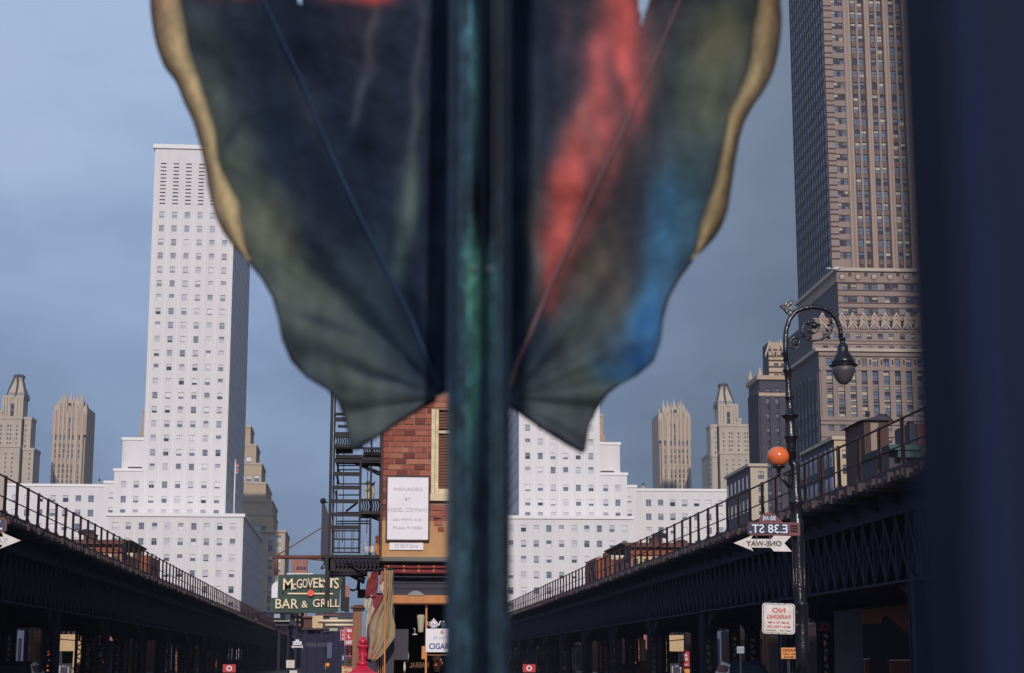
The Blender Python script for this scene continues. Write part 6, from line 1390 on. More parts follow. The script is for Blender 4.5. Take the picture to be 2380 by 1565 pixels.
# ================================================================= ornate street lamp, right
def big_lamp():
    v = 27.0; f = FL; C = lambda cx, cy: (1785.4+cx/3.7566, 654.7+cy/3.7566); D = lambda cx, cy: (1606.9+cx/2.83, 1011.7+cy/2.83); k = v/4070*1.015
    def pt(p, d=0): u, z = f.hit(p[0], p[1], v+d); return (u, v+d, z)
    u0 = f.u(1857, 1534, v); s = place('ornate_street_lamp', 'tall ornate cast iron street lamp with curled arm and scrollwork on the right', 'street lamp', u0, v); o = (u0, v, 0)
    def shaft(nm, prof, m='lamp_iron', seg=14):
        # (px, py, half width in px): a turned piece following the leaning pole
        b = MB(o); pts = [pt((a, c)) for a, c, r in prof]; b.tube(pts, [r*k for a, c, r in prof], m, seg); return b.build(nm, s)
    c = lambda cx, cy, r: (*C(cx, cy), r)
    d = lambda cx, cy, r: (*D(cx, cy), r)
    shaft('upper_shaft', [c(158, 690, 6.2), c(163, 740, 7.2), c(168, 770, 11), c(168, 782, 11), c(170, 800, 8.5), c(174, 860, 7.5), c(178, 960, 7.5), c(180, 1000, 9), c(181, 1015, 10), c(183, 1030, 8), c(186, 1080, 9.5), c(188, 1130, 12), c(190, 1160, 17), c(190, 1175, 21), c(191, 1186, 17), c(192, 1210, 12), c(194, 1240, 13), c(196, 1300, 14), c(197, 1345, 15), c(197, 1362, 16.5), c(198, 1378, 13), c(200, 1430, 11.5), c(203, 1565, 10.5)])
    shaft('shaft', [c(203, 1560, 10.5), d(680, 200, 10), d(684, 300, 10.5), d(687, 385, 12.5), d(688, 430, 16), d(689, 445, 18), d(690, 460, 15), d(692, 545, 13.5), d(695, 570, 16), d(698, 600, 16.5), d(700, 665, 15), d(705, 800, 13.5), d(712, 1000, 13.5), d(718, 1100, 14.5), d(722, 1112, 18), d(724, 1122, 16), d(726, 1250, 15.5), d(730, 1400, 16), d(734, 1565, 17)])
    b = MB(o); zb = pt(D(734, 1565))[2]; b.lathe(u0, v, [(.34, 0), (.34, .12), (.26, .2), (.24, .7), (.18, .85), (.15, zb)], 'lamp_iron', 14); b.build('base', s)
    for a in range(8):
        an = a*math.pi/4; q = []
        for p, r in ((d(705, 690, 13.5), 13.5), (d(712, 1000, 13.5), 13.5), (d(717, 1095, 14), 14)): x, y, z = pt((p[0], p[1])); q.append((x+r*k*math.cos(an), y+r*k*math.sin(an), z))
        b = MB(o); b.tube(q, 2.2*k, 'lamp_iron', 5); b.build('flute', s)
    # ring collars with small beads
    for cx, cy, r in ((169, 776, 11.5), (181, 1012, 10.5), (190, 1172, 21), (197, 1356, 17), (201, 1480, 12)):
        b = MB(o); x, y, z = pt(C(cx, cy)); b.lathe(x, y, [(r*k, z-1.5*k), (r*k+1.2*k, z), (r*k, z+1.5*k)], 'lamp_iron', 16); b.build('collar', s)
    # gooseneck arm
    arm = [(155, 700), (150, 600), (150, 500), (157, 420), (185, 330), (235, 265), (310, 232), (400, 222), (480, 233), (545, 268), (595, 325), (625, 400), (635, 450), (636, 492)]
    b = MB(o); b.tube([pt(C(*a)) for a in arm], [6.2*k]*3+[6*k]*8+[5.6*k]*3, 'lamp_iron', 12); b.build('gooseneck_arm', s)
    for cx, cy in ((330, 226), (400, 218), (450, 222), (365, 222)): b = MB(o); b.ball(pt(C(cx, cy-12)), 3.4*k, 'lamp_iron', 8, 6); b.build('arm_bead', s)
    def spiral(nm, cx, cy, r0, r1, a0, a1, w0, w1, n=36):
        b = MB(o); pts = []; rs = []
        for i in range(n+1):
            t_ = i/n; a = math.radians(a0+(a1-a0)*t_); r = r0+(r1-r0)*t_; pts.append(pt(C(cx+r*math.cos(a), cy+r*math.sin(a)))); rs.append((w0+(w1-w0)*t_)*k)
        b.tube(pts, rs, 'lamp_iron', 8); b.build(nm, s)
    b = MB(o); b.tube([pt(C(*a)) for a in ((505, 268), (545, 320), (560, 390), (545, 440), (505, 485), (445, 510), (385, 520), (345, 505), (300, 482), (255, 478), (215, 490), (190, 520), (190, 560), (215, 585), (245, 582), (272, 562), (278, 540))], [2.6*k, 3.2*k, 3.4*k, 3.4*k, 3.2*k, 3*k, 2.8*k, 2.6*k, 2.4*k, 2.2*k, 2.2*k, 2*k, 2*k, 2*k, 1.8*k, 1.8*k, 1.8*k], 'lamp_iron', 8); b.build('scroll_stem', s)
    spiral('large_volute', 378, 412, 92, 20, 95, 95+460, 2.8, 3.6); spiral('small_volute', 240, 530, 46, 8, 180, 180+500, 2.0, 2.6)
    b = MB(o); b.ball(pt(C(400, 385)), 8.5*k, 'lamp_iron', 12, 8); b.ball(pt(C(352, 365)), 5*k, 'lamp_iron', 10, 8); b.ball(pt(C(440, 378)), 5*k, 'lamp_iron', 10, 8); b.ball(pt(C(395, 340)), 4*k, 'lamp_iron', 10, 8); b.build('rosette', s)
    for cx, cy in ((545, 330), (545, 350), (516, 425), (530, 490), (250, 545), (530, 380)): b = MB(o); b.ball(pt(C(cx, cy)), 4.2*k, 'lamp_iron', 8, 6); b.build('scroll_leaf', s)
    # crooked leaf finial at the shoulder
    b = MB(o); q = [C(*a) for a in ((102, 212), (120, 200), (190, 172), (214, 162), (205, 205), (185, 235), (215, 262), (190, 300), (170, 285), (130, 240), (108, 225))]
    P_ = [(f.hit(a[0], a[1], v)) for a in q]; b.prism(P_, v-.03, v+.03, 'lamp_iron'); b.build('leaf_finial', s)
    # lamp head
    x, y, z0 = pt(C(640, 490)); 
    def lz(cy): return pt(C(642, cy))[2]
    b = MB(o); b.lathe(x+2*k, y, [(5*k, lz(485)), (8.5*k, lz(495)), (8.5*k, lz(508)), (6.5*k, lz(515)), (6.5*k, lz(535)), (9*k, lz(545))], 'lamp_iron', 16); b.build('neck_collar', s)
    b = MB(o); b.lathe(x+2*k, y, [(9*k, lz(545)), (13*k, lz(562)), (14*k, lz(605)), (15*k, lz(622)), (22*k, lz(650)), (27*k, lz(690)), (28.5*k, lz(722))], 'lamp_iron', 24); b.build('dome', s)
    b = MB(o); b.lathe(x+2*k, y, [(28.5*k, lz(722)), (34.5*k, lz(728)), (34.5*k, lz(738)), (29*k, lz(745))], 'lamp_iron', 24); b.build('rim', s)
    b = MB(o); b.lathe(x+2*k, y, [(.002, lz(900)), (8*k, lz(896)), (16*k, lz(872)), (23*k, lz(830)), (28*k, lz(780)), (29*k, lz(744))], 'bowl_glass', 24); b.build('glass_bowl', s)
    # orange globe on its bracket
    gx, gy, gz = pt(R2(1206, 856)); g = place('orange_globe', 'glossy orange globe lamp on a small bracket beside the street lamp pole', 'globe lamp', gx, v, gz-.25); go = (gx, v, gz-.25)
    b = MB(go); b.ball((gx, v, gz), 26*k, 'globe_orange', 32, 24, .91); b.build('globe', g)
    b = MB(go); zc = gz-23*k; b.lathe(gx, v, [(16*k, zc+1*k), (17*k, zc-2*k), (12*k, zc-5*k), (5*k, zc-7*k), (5*k, zc-14*k), (2*k, zc-18*k)], 'lamp_iron', 16); b.build('cup', g)
    b = MB(go); p0 = pt(R2(1205, 1000)); p1 = pt(R2(1250, 1060)); p2 = pt(R2(1310, 1130)); b.tube([p0, p1, p2], [3*k, 4*k, 5*k], 'lamp_iron', 8); b.tube([pt(R2(1190, 1015)), pt(R2(1250, 1020)), pt(R2(1330, 1020))], 2*k, 'lamp_iron', 8); b.build('bracket_arm', g)
    # street name plate
    vs = v-.25; U = lambda cx, cy=620: f.u(*D(cx, cy), vs); Z = lambda cy, cx=505: f.z(*D(cx, cy), vs)
    xa, xb, za, zb2 = U(366), U(712), Z(660), Z(574); n = place('street_name_sign', 'blue enamel street sign reading E. 38 ST. and 3RD AVE. reversed, on the ornate lamp', 'sign', (xa+xb)/2, vs, za); oo = ((xa+xb)/2, vs, za)
    hump = [(U(445), zb2), (U(447), Z(560)), (U(462), Z(525)), (U(490), Z(512)), (U(505), Z(508)), (U(525), Z(512)), (U(550), Z(518)), (U(568), Z(540)), (U(590), Z(560)), (U(600), zb2)]
    body = [(xa+.01, za+.03), (xa+.04, za), (xb, za), (xb, zb2), ]+hump[::-1]+[(xa+.04, zb2), (xa+.01, zb2-.03)]
    b = MB(oo); b.prism([(p[0], p[1]) for p in body], vs-.02, vs+.03, 'sign_rim'); b.build('rim', n)
    e = .03; b = MB(oo); b.box(U(372), U(636), vs-.026, vs-.02, Z(651), Z(583), 'sign_blue'); b.prism([(U(455), Z(562)), (U(470), Z(530)), (U(545), Z(528)), (U(560), Z(562))], vs-.026, vs-.02, 'sign_blue'); b.build('blue_plate', n)
    def LT(txt, x0, x1, y0, y1, m, root, org, **kw): 
        xa_, xb_, zc, zd = U(x0, (y0+y1)/2), U(x1, (y0+y1)/2), Z(y1), Z(y0); lettering(txt, m, root, ((xa_+xb_)/2-org[0], -.032, (zc+zd)/2-org[2]), zd-zc, xb_-xa_, flip=True, **kw)
    LT('E.38 ST.', 380, 628, 588, 645, 'letter_white', n, oo, bold=.01); LT('3RD AVE.', 462, 552, 533, 562, 'letter_white', n, oo, bold=.02)
    b = MB(oo)
    for j in range(3):
        for i in range(4): b.ball((U(655+i*12), vs-.02, Z(596+j*18)), .018, 'lamp_iron', 6, 4)
    b.build('rivets', n)
    # one way arrow
    n = place('one_way_sign', 'white arrow sign with reversed words ONE-WAY pointing left, below the blue street sign', 'sign', (U(275)+U(655))/2, vs-.02, Z(765)); oo = ((U(275)+U(655))/2, vs-.02, Z(765))
    b = MB(oo); b.prism([(U(x, y), Z(y)) for x, y in ((275, 712), (400, 661), (388, 684), (520, 684), (540, 662), (652, 664), (607, 712), (657, 766), (540, 765), (518, 741), (388, 741), (406, 764))], vs-.04, vs-.015, 'arrow_white'); b.build('arrow_plate', n)
    xa_, xb_ = U(357, 712), U(588, 712); lettering('ONE-WAY', 'letter_black', n, ((xa_+xb_)/2-oo[0], -.03, (Z(731)+Z(697))/2-oo[2]), Z(697)-Z(731), xb_-xa_, flip=True, bold=.01)
    for x in (420, 508): b = MB(oo); b.box(U(x), U(x+6), vs-.05, vs-.04, Z(690), Z(652), 'sign_rim'); b.build('hanger', n)
    # NO PARKING plate
    vs = v-.3; xa, xb, za, zb = U(447), U(660), Z(1308), Z(1106); n = place('no_parking_sign', 'white NO PARKING plate with reversed red lettering low on the ornate lamp', 'sign', (xa+xb)/2, vs, za); oo = ((xa+xb)/2, vs, za); W, H = xb-xa, zb-za
    def rr(w, h, r, m=6):
        q = []
        for (cx, cy, a0) in ((w/2-r, h-r, 0), (-w/2+r, h-r, 90), (-w/2+r, r, 180), (w/2-r, r, 270)):
            for i in range(m): a = math.radians(a0+90*i/(m-1)); q.append((cx+r*math.cos(a), cy+r*math.sin(a)))
        return q
    b = MB(); b.prism(rr(W, H, .05), -.01, .015, 'arrow_white'); b.build('plate', n)
    b = MB(); q1, q2 = rr(W*.93, H*.94, .04), rr(W*.905, H*.92, .035); m_ = len(q1); vs_ = [(p[0], -.0125, p[1]+H*.03) for p in q1]+[(p[0], -.0125, p[1]+H*.04) for p in q2]; b.add(vs_, [(i, i+m_, (i+1) % m_+m_, (i+1) % m_) for i in range(m_)], 'letter_black'); bo = b.build('border_line', n); bo.modifiers.new('t', 'SOLIDIFY').thickness = .002
    for txt, y, h, w_, m in (('NO', .77, .155, .40, 'letter_red'), ('PARKING', .555, .135, .72, 'letter_red'), ('8 AM TO 6 PM', .37, .07, .62, 'letter_red'), ('MON THRU FRI', .235, .07, .70, 'letter_red'), ('DEPT. OF  -  TRAFFIC', .105, .035, .76, 'letter_black')):
        lettering(txt, m, n, (0, -.014, H*y), H*h, W*w_, flip=True, bold=.01)
    for sy in (.985, .02): b = MB(); [b.ball((x*W, -.012, H*sy), .008, 'black_iron', 6, 4) for x in (-.2, 0, .2)]; b.build('bolts', n)
    b = MB(); b.box(W*.3, W*.62, .02, .05, H*.3, H*.36, 'lamp_iron'); b.box(W*.3, W*.62, .02, .05, H*.7, H*.76, 'lamp_iron'); b.build('clamp', n)
    n.rotation_euler.y = 0.03
    # orange RADIO card
    vs = v+9; xa, xb, za, zb = (f.u(*D(590, 1430), vs), f.u(*D(690, 1430), vs), f.z(*D(640, 1471), vs), f.z(*D(640, 1398), vs)); n = place('radio_sign', 'small orange sign with reversed black word RADIO beside the lamp base', 'sign', (xa+xb)/2, vs, za); W, H = xb-xa, zb-za
    b = MB(); b.box(-W/2, W/2, -.02, .03, 0, H, 'sign_orange'); b.build('board', n)
    for txt, y, h, w_ in (('RADIO', .77, .26, .85), ('600 Y DIRT', .42, .16, .8), ('SERVICE', .15, .16, .7)): lettering(txt, 'letter_black', n, (0, -.025, H*y), H*h, W*w_, flip=True, bold=.02)
    b = MB(); b.box(-.03, .03, .03, .06, -za, H*.5, 'black_iron'); b.build('stand', n)
    vs = v+30; xa, xb, za, zb = (f.u(*D(300, 1430), vs), f.u(*D(347, 1430), vs), f.z(*D(320, 1435), vs), f.z(*D(320, 1390), vs)); n = place('small_plate', 'small dim grey plate with dark strokes under the parking sign', 'sign', (xa+xb)/2, vs, za); W, H = xb-xa, zb-za
    b = MB(); b.box(-W/2, W/2, -.02, .03, 0, H, 'blind_grey'); b.build('board', n); lettering('111', 'letter_black', n, (0, -.025, H*.5), H*.6, W*.7); b = MB(); b.box(-.03, .03, .03, .06, -za, H*.5, 'black_iron'); b.build('stand', n)
big_lamp()

def left_signs():
    # the same kind of lamp just outside the frame on the left carries these two signs
    v = 27.0; f = FL; P = lambda cx, cy: (cx/4.1816, 1190.3+cy/4.1816); U = lambda cx, cy=150: f.u(*P(cx, cy), v); Z = lambda cy, cx=50: f.z(*P(cx, cy), v); k = v/4070
    s = place('lamp_pole', 'iron lamp pole at the far left edge carrying the cut off street signs', 'street lamp', U(-620), v); b = MB(); b.lathe(0, 0, [(.3, 0), (.3, .2), (.14, .9), (.1, 3.0), (.1, 6)], 'lamp_iron', 14); b.build('pole', s)
    xr = U(92); W = 345/2.83*k; za, zb = Z(213), Z(65); n = place('street_name_sign', 'blue street sign cut off at the left edge, only T. visible', 'sign', xr-W/2, v-.2, za); H = zb-za
    e = .03; b = MB(); b.box(-W/2, W/2-.03, -.02, .03, 0, H, 'sign_rim'); b.box(W/2-.03, W/2, -.02, .03, .03, H-.03, 'sign_rim'); b.build('rim', n); b = MB(); b.box(-W/2+.26, W/2-e, -.026, -.02, e, H-e, 'sign_blue'); b.build('blue_plate', n)
    lettering('E.38 ST.', 'letter_white', n, (W/2-.06-W*.36, -.03, H*.5), H*.62, W*.72, bold=.03)
    n = place('one_way_sign', 'white arrow sign cut off at the left edge, only WAY visible, pointing right', 'sign', U(238)-.44, v-.22, Z(287)); w_ = .44; h = (Z(215)-Z(370))/2
    b = MB(); q = [(w_, 0), (w_-.29, h), (w_-.26, h*.45), (-.14, h*.5), (-.17, h), (-w_, h), (-w_+.11, 0), (-w_, -h), (-.17, -h), (-.14, -h*.5), (w_-.26, -h*.55), (w_-.31, -h*1.05)]; b.prism(q, -.02, .01, 'arrow_white'); b.build('arrow_plate', n)
    lettering('ONE-WAY', 'sign_text_grey', n, (-.03, -.026, 0), .085, .55, bold=.01)
left_signs()

# ================================================================= foreground: teal mullion, hanging leaf halves, dark post
def interp(tab, y):
    if y <= tab[0][1]: return tab[0][0]
    for i in range(len(tab)-1):
        if y <= tab[i+1][1]:
            t_ = (y-tab[i][1])/(tab[i+1][1]-tab[i][1]+1e-9)
            p0 = tab[max(0, i-1)]; p1, p2 = tab[i], tab[i+1]; p3 = tab[min(len(tab)-1, i+2)]
            h = p2[1]-p1[1]; m1 = (p2[0]-p0[0])/max(1e-6, p2[1]-p0[1])*h; m2 = (p3[0]-p1[0])/max(1e-6, p3[1]-p1[1])*h
            return (2*t_**3-3*t_**2+1)*p1[0]+(t_**3-2*t_**2+t_)*m1+(-2*t_**3+3*t_**2)*p2[0]+(t_**3-t_**2)*m2
    return tab[-1][0]
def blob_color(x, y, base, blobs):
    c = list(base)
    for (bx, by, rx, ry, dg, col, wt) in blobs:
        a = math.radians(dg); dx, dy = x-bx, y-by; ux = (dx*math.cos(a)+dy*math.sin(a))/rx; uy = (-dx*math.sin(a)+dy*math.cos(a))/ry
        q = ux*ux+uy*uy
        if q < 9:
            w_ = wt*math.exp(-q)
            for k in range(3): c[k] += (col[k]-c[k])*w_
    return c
def leaf_mat(name, transl=0.3, rough=.75):
    m = bpy.data.materials.new(name); m.use_nodes = True; t = m.node_tree; b = t.nodes['Principled BSDF']; b.inputs['Roughness'].default_value = rough; b.inputs['Specular IOR Level'].default_value = .25
    at = t.nodes.new('ShaderNodeAttribute'); at.attribute_name = 'pigment_and_light'  # vertex colour: own tones plus painted-in shading, highlights and reflections
    tcn = t.nodes.new('ShaderNodeTexCoord'); n = t.nodes.new('ShaderNodeTexNoise'); n.inputs['Scale'].default_value = 28; n.inputs['Detail'].default_value = 8; n.inputs['Roughness'].default_value = .6; t.links.new(tcn.outputs['Object'], n.inputs['Vector'])
    mr_ = t.nodes.new('ShaderNodeMapRange'); mr_.inputs['From Min'].default_value = .3; mr_.inputs['From Max'].default_value = .7; mr_.inputs['To Min'].default_value = .86; mr_.inputs['To Max'].default_value = 1.14; t.links.new(n.outputs[0], mr_.inputs[0])
    mx = t.nodes.new('ShaderNodeMix'); mx.data_type = 'RGBA'; mx.blend_type = 'MULTIPLY'; mx.inputs[0].default_value = 1; t.links.new(at.outputs['Color'], mx.inputs[6]); t.links.new(mr_.outputs[0], mx.inputs[7])
    t.links.new(mx.outputs[2], b.inputs['Base Color'])
    bp = t.nodes.new('ShaderNodeBump'); bp.inputs['Strength'].default_value = .35; bp.inputs['Distance'].default_value = .004; t.links.new(n.outputs[0], bp.inputs['Height']); t.links.new(bp.outputs[0], b.inputs['Normal'])
    if transl:
        tr = t.nodes.new('ShaderNodeBsdfTranslucent'); t.links.new(mx.outputs[2], tr.inputs[0]); ms = t.nodes.new('ShaderNodeMixShader'); ms.inputs[0].default_value = transl
        t.links.new(b.outputs[0], ms.inputs[1]); t.links.new(tr.outputs[0], ms.inputs[2]); t.links.new(ms.outputs[0], t.nodes['Material Output'].inputs[0])
    return m
M['leaf'] = leaf_mat('leaf_skin', .25); M['leaf_margin'] = leaf_mat('leaf_margin', .35); M['mullion'] = leaf_mat('painted_metal', 0, .45)
def setcol(me, cols, gain=1.0):
    a = me.color_attributes.new('pigment_and_light', 'FLOAT_COLOR', 'POINT')
    flat = []
    if gain != 1.0: cols = [[q*.80+.20*(c[0]+c[1]+c[2])/3 for q in c] for c in cols]
    for c in cols: flat += [lin(max(0, c[0]))*gain, lin(max(0, c[1]))*gain, lin(max(0, c[2]))*gain, 1.0]
    a.data.foreach_set('color', flat)
LEAF_D = 1.8
def leaf_half(side):
    rnd = random.Random(11 if side < 0 else 12)
    if side < 0:
        outl = [(354, -120), (351, -40), (351, 0), (354, 40), (364, 100), (384, 155), (410, 190), (431, 240), (453, 290), (467, 340), (478, 390), (488, 450), (507, 515), (538, 568), (578, 607), (610, 645), (636, 690), (650, 740), (659, 790), (680, 838), (715, 875), (765, 905), (790, 935), (808, 985), (818, 1044)]
        inl = [(1116, -120), (1116, 880), (1075, 903), (1035, 912), (995, 932), (940, 968), (860, 1021), (824, 1044)]
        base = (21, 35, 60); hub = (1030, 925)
        blobs = [(450, 60, 110, 120, 0, (62, 68, 76), .85), (490, 230, 95, 130, 20, (74, 84, 82), .9), (545, 370, 85, 120, 25, (84, 94, 84), .9), (620, 520, 110, 110, 40, (98, 104, 86), .97), (690, 610, 105, 90, 30, (92, 100, 84), .9), (720, 720, 100, 95, 30, (82, 92, 84), .9), (800, 810, 130, 90, 35, (72, 86, 84), .9), (850, 900, 150, 80, 30, (74, 86, 84), .95), (850, 980, 90, 60, 0, (84, 94, 90), .95), (930, 920, 70, 36, 0, (78, 88, 90), .9), (980, 900, 36, 20, 20, (58, 70, 82), .8),  # leaf tones with light and dark of the folds painted in as streaks
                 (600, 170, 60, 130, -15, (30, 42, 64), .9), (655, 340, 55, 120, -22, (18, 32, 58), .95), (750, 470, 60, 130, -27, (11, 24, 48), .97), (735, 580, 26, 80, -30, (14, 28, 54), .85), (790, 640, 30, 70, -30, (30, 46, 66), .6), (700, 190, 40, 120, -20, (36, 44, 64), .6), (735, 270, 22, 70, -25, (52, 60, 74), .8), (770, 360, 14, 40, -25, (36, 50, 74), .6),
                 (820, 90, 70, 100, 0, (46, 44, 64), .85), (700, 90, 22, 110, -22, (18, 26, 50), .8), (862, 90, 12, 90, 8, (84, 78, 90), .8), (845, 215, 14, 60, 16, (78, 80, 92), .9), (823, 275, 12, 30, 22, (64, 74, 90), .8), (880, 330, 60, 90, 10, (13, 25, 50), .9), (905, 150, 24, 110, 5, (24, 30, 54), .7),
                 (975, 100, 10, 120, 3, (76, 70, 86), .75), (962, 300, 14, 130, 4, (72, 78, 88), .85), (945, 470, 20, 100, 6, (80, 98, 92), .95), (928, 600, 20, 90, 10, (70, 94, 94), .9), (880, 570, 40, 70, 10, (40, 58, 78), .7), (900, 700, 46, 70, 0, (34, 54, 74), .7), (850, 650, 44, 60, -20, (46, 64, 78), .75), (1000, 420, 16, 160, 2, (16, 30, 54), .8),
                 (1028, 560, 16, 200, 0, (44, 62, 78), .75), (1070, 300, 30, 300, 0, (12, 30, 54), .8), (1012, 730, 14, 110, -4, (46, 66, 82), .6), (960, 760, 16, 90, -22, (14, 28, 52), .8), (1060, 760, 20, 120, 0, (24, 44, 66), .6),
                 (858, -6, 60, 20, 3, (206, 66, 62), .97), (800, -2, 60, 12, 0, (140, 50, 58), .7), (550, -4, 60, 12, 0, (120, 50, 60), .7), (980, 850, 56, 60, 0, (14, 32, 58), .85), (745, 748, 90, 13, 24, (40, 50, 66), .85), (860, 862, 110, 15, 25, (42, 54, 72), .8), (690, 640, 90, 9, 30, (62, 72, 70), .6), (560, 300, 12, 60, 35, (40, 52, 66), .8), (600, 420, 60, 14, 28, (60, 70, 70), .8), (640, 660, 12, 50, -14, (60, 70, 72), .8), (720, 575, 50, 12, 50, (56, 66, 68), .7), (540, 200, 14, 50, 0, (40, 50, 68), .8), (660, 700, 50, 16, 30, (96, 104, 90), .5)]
        notch = ((682, -60), (699, 21), (712, -60)); vein = [(600, -60), (612, 0), (655, 90), (700, 185), (745, 300), (800, 425), (850, 530), (905, 640), (955, 740), (1000, 850), (1025, 905)]; vcol = (42, 64, 94)
    else:
        outl = [(1812, -120), (1814, -40), (1813, 0), (1815, 50), (1808, 115), (1796, 165), (1775, 210), (1746, 252), (1725, 295), (1708, 370), (1698, 440), (1688, 495), (1665, 545), (1635, 580), (1608, 605), (1578, 645), (1552, 690), (1538, 740), (1533, 790), (1517, 838), (1480, 870), (1440, 890), (1410, 913), (1385, 948), (1365, 990), (1358, 1050)]
        inl = [(1126, -120), (1126, 880), (1145, 905), (1175, 930), (1205, 952), (1270, 998), (1320, 1030), (1352, 1050)]
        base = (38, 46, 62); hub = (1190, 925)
        blobs = [(1200, 250, 75, 350, 0, (12, 30, 58), .97), (1290, 120, 45, 120, 0, (28, 38, 62), .8), (1245, 330, 20, 150, 0, (50, 60, 70), .75), (1320, 60, 20, 90, 0, (74, 58, 70), .7), (1245, 560, 24, 150, -5, (72, 82, 80), .85), (1180, 600, 35, 300, 0, (14, 36, 58), .9),  # leaf tones with fold shading and blurred red and blue reflections painted in
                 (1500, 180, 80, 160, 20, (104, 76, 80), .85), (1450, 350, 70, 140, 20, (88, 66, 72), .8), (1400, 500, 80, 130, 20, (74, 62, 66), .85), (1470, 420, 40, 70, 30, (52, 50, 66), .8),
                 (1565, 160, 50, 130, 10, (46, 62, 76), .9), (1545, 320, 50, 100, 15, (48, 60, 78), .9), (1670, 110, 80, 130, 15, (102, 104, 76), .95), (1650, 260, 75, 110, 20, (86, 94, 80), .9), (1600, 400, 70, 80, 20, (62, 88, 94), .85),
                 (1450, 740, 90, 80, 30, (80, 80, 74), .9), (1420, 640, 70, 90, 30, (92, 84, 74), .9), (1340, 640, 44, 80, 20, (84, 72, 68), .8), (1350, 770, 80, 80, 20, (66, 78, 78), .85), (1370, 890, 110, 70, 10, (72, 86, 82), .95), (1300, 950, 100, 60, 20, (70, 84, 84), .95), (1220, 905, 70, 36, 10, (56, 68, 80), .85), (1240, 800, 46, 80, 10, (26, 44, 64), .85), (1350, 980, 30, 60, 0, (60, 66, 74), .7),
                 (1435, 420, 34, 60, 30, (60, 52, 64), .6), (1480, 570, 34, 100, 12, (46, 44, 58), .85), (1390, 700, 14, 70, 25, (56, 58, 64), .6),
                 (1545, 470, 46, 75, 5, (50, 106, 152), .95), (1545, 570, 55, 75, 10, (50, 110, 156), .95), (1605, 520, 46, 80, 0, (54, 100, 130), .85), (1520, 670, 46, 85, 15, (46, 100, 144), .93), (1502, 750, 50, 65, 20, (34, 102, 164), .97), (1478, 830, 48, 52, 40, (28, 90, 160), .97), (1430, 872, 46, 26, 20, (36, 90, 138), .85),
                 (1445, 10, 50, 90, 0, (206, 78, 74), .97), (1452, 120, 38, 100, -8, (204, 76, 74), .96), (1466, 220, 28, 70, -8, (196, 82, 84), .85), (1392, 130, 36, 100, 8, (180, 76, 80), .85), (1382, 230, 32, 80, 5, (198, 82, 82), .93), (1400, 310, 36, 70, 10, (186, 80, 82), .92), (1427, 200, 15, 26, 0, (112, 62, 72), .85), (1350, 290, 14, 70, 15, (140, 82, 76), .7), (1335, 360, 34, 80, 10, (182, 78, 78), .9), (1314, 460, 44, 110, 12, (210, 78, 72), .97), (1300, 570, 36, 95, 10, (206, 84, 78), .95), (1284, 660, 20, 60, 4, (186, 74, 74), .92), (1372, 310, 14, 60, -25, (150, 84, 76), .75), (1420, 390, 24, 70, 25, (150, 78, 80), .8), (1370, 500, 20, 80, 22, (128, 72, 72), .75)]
        notch = ((1474, -60), (1491, 60), (1526, -60)); vein = [(1606, -60), (1580, 0), (1530, 120), (1480, 235), (1425, 350), (1380, 440), (1335, 545), (1280, 660), (1235, 770), (1200, 850), (1185, 905)]; vcol = (128, 98, 106)
    name = 'leaf_half'
    lab = ('left half of a giant wavy leaf, olive and navy, before the white tower' if side < 0 else 'right half of a giant wavy leaf with red and blue patches')
    org = near(hub[0], hub[1], LEAF_D); t = bpy.data.objects.new(name, None); COL.objects.link(t); t.location = org; t['label'] = lab; t['category'] = 'leaf'
    ph = [rnd.uniform(0, 6.28) for _ in range(8)]
    def depth(x, y):
        dx, dy = x-hub[0], hub[1]-y; r = math.hypot(dx, dy); a = math.atan2(dy, abs(dx)+1)
        g = min(1.0, r/500)
        g2 = min(1.0, r/220); d = .015*math.sin(a*6+ph[0])*g+.0036*math.sin(a*14+ph[1]+r*.002)*g2+.0010*math.sin(a*27+ph[2])*g2
        d += .007*math.sin(r*.009+a*4+ph[3])*g*g+.0011*math.sin(r*.026+a*7+ph[4])*g
        d += .07*(abs(dx)/700)**2
        return LEAF_D+d+.02
    from mathutils import noise as mn
    NX, NY = 150, 230; vs = []; fs = []; cs = []
    y0, y1 = -120.0, outl[-1][1]
    for j in range(NY+1):
        y = y0+(y1-y0)*j/NY; xo, xi = interp(outl, y), interp(inl, y)
        for i in range(NX+1):
            s_ = i/NX; x = xo+(xi-xo)*s_; d = depth(x, y)+.0035*mn.noise(Vector((x*.014, y*.014, ph[5])))+.0008*mn.noise(Vector((x*.04, y*.04, ph[6])))
            vs.append(tuple(near(x, y, d)-org))
            wob = Vector((mn.noise(Vector((x*.012, y*.012, 1.0))), mn.noise(Vector((x*.012, y*.012, 5.0))), 0))*15
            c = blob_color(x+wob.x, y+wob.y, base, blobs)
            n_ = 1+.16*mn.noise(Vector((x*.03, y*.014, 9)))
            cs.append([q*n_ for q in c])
    (ax, ay), (bx, by), (cx_, cy_) = notch
    def in_notch(x, y): return y < by and (ax+(bx-ax)*(y-ay)/(by-ay)) < x < (cx_+(bx-cx_)*(y-cy_)/(by-cy_))
    for j in range(NY):
        for i in range(NX):
            y = y0+(y1-y0)*(j+.5)/NY; xo, xi = interp(outl, y), interp(inl, y); x = xo+(xi-xo)*(i+.5)/NX
            if in_notch(x, y): continue
            a = j*(NX+1)+i; q = (a, a+NX+1, a+NX+2, a+1); fs.append(q if side < 0 else q[::-1])
    me = bpy.data.meshes.new('blade'); me.from_pydata(vs, [], fs); me.materials.append(M['leaf']); setcol(me, cs, 1.2); me.polygons.foreach_set('use_smooth', [True]*len(fs)); me.update()
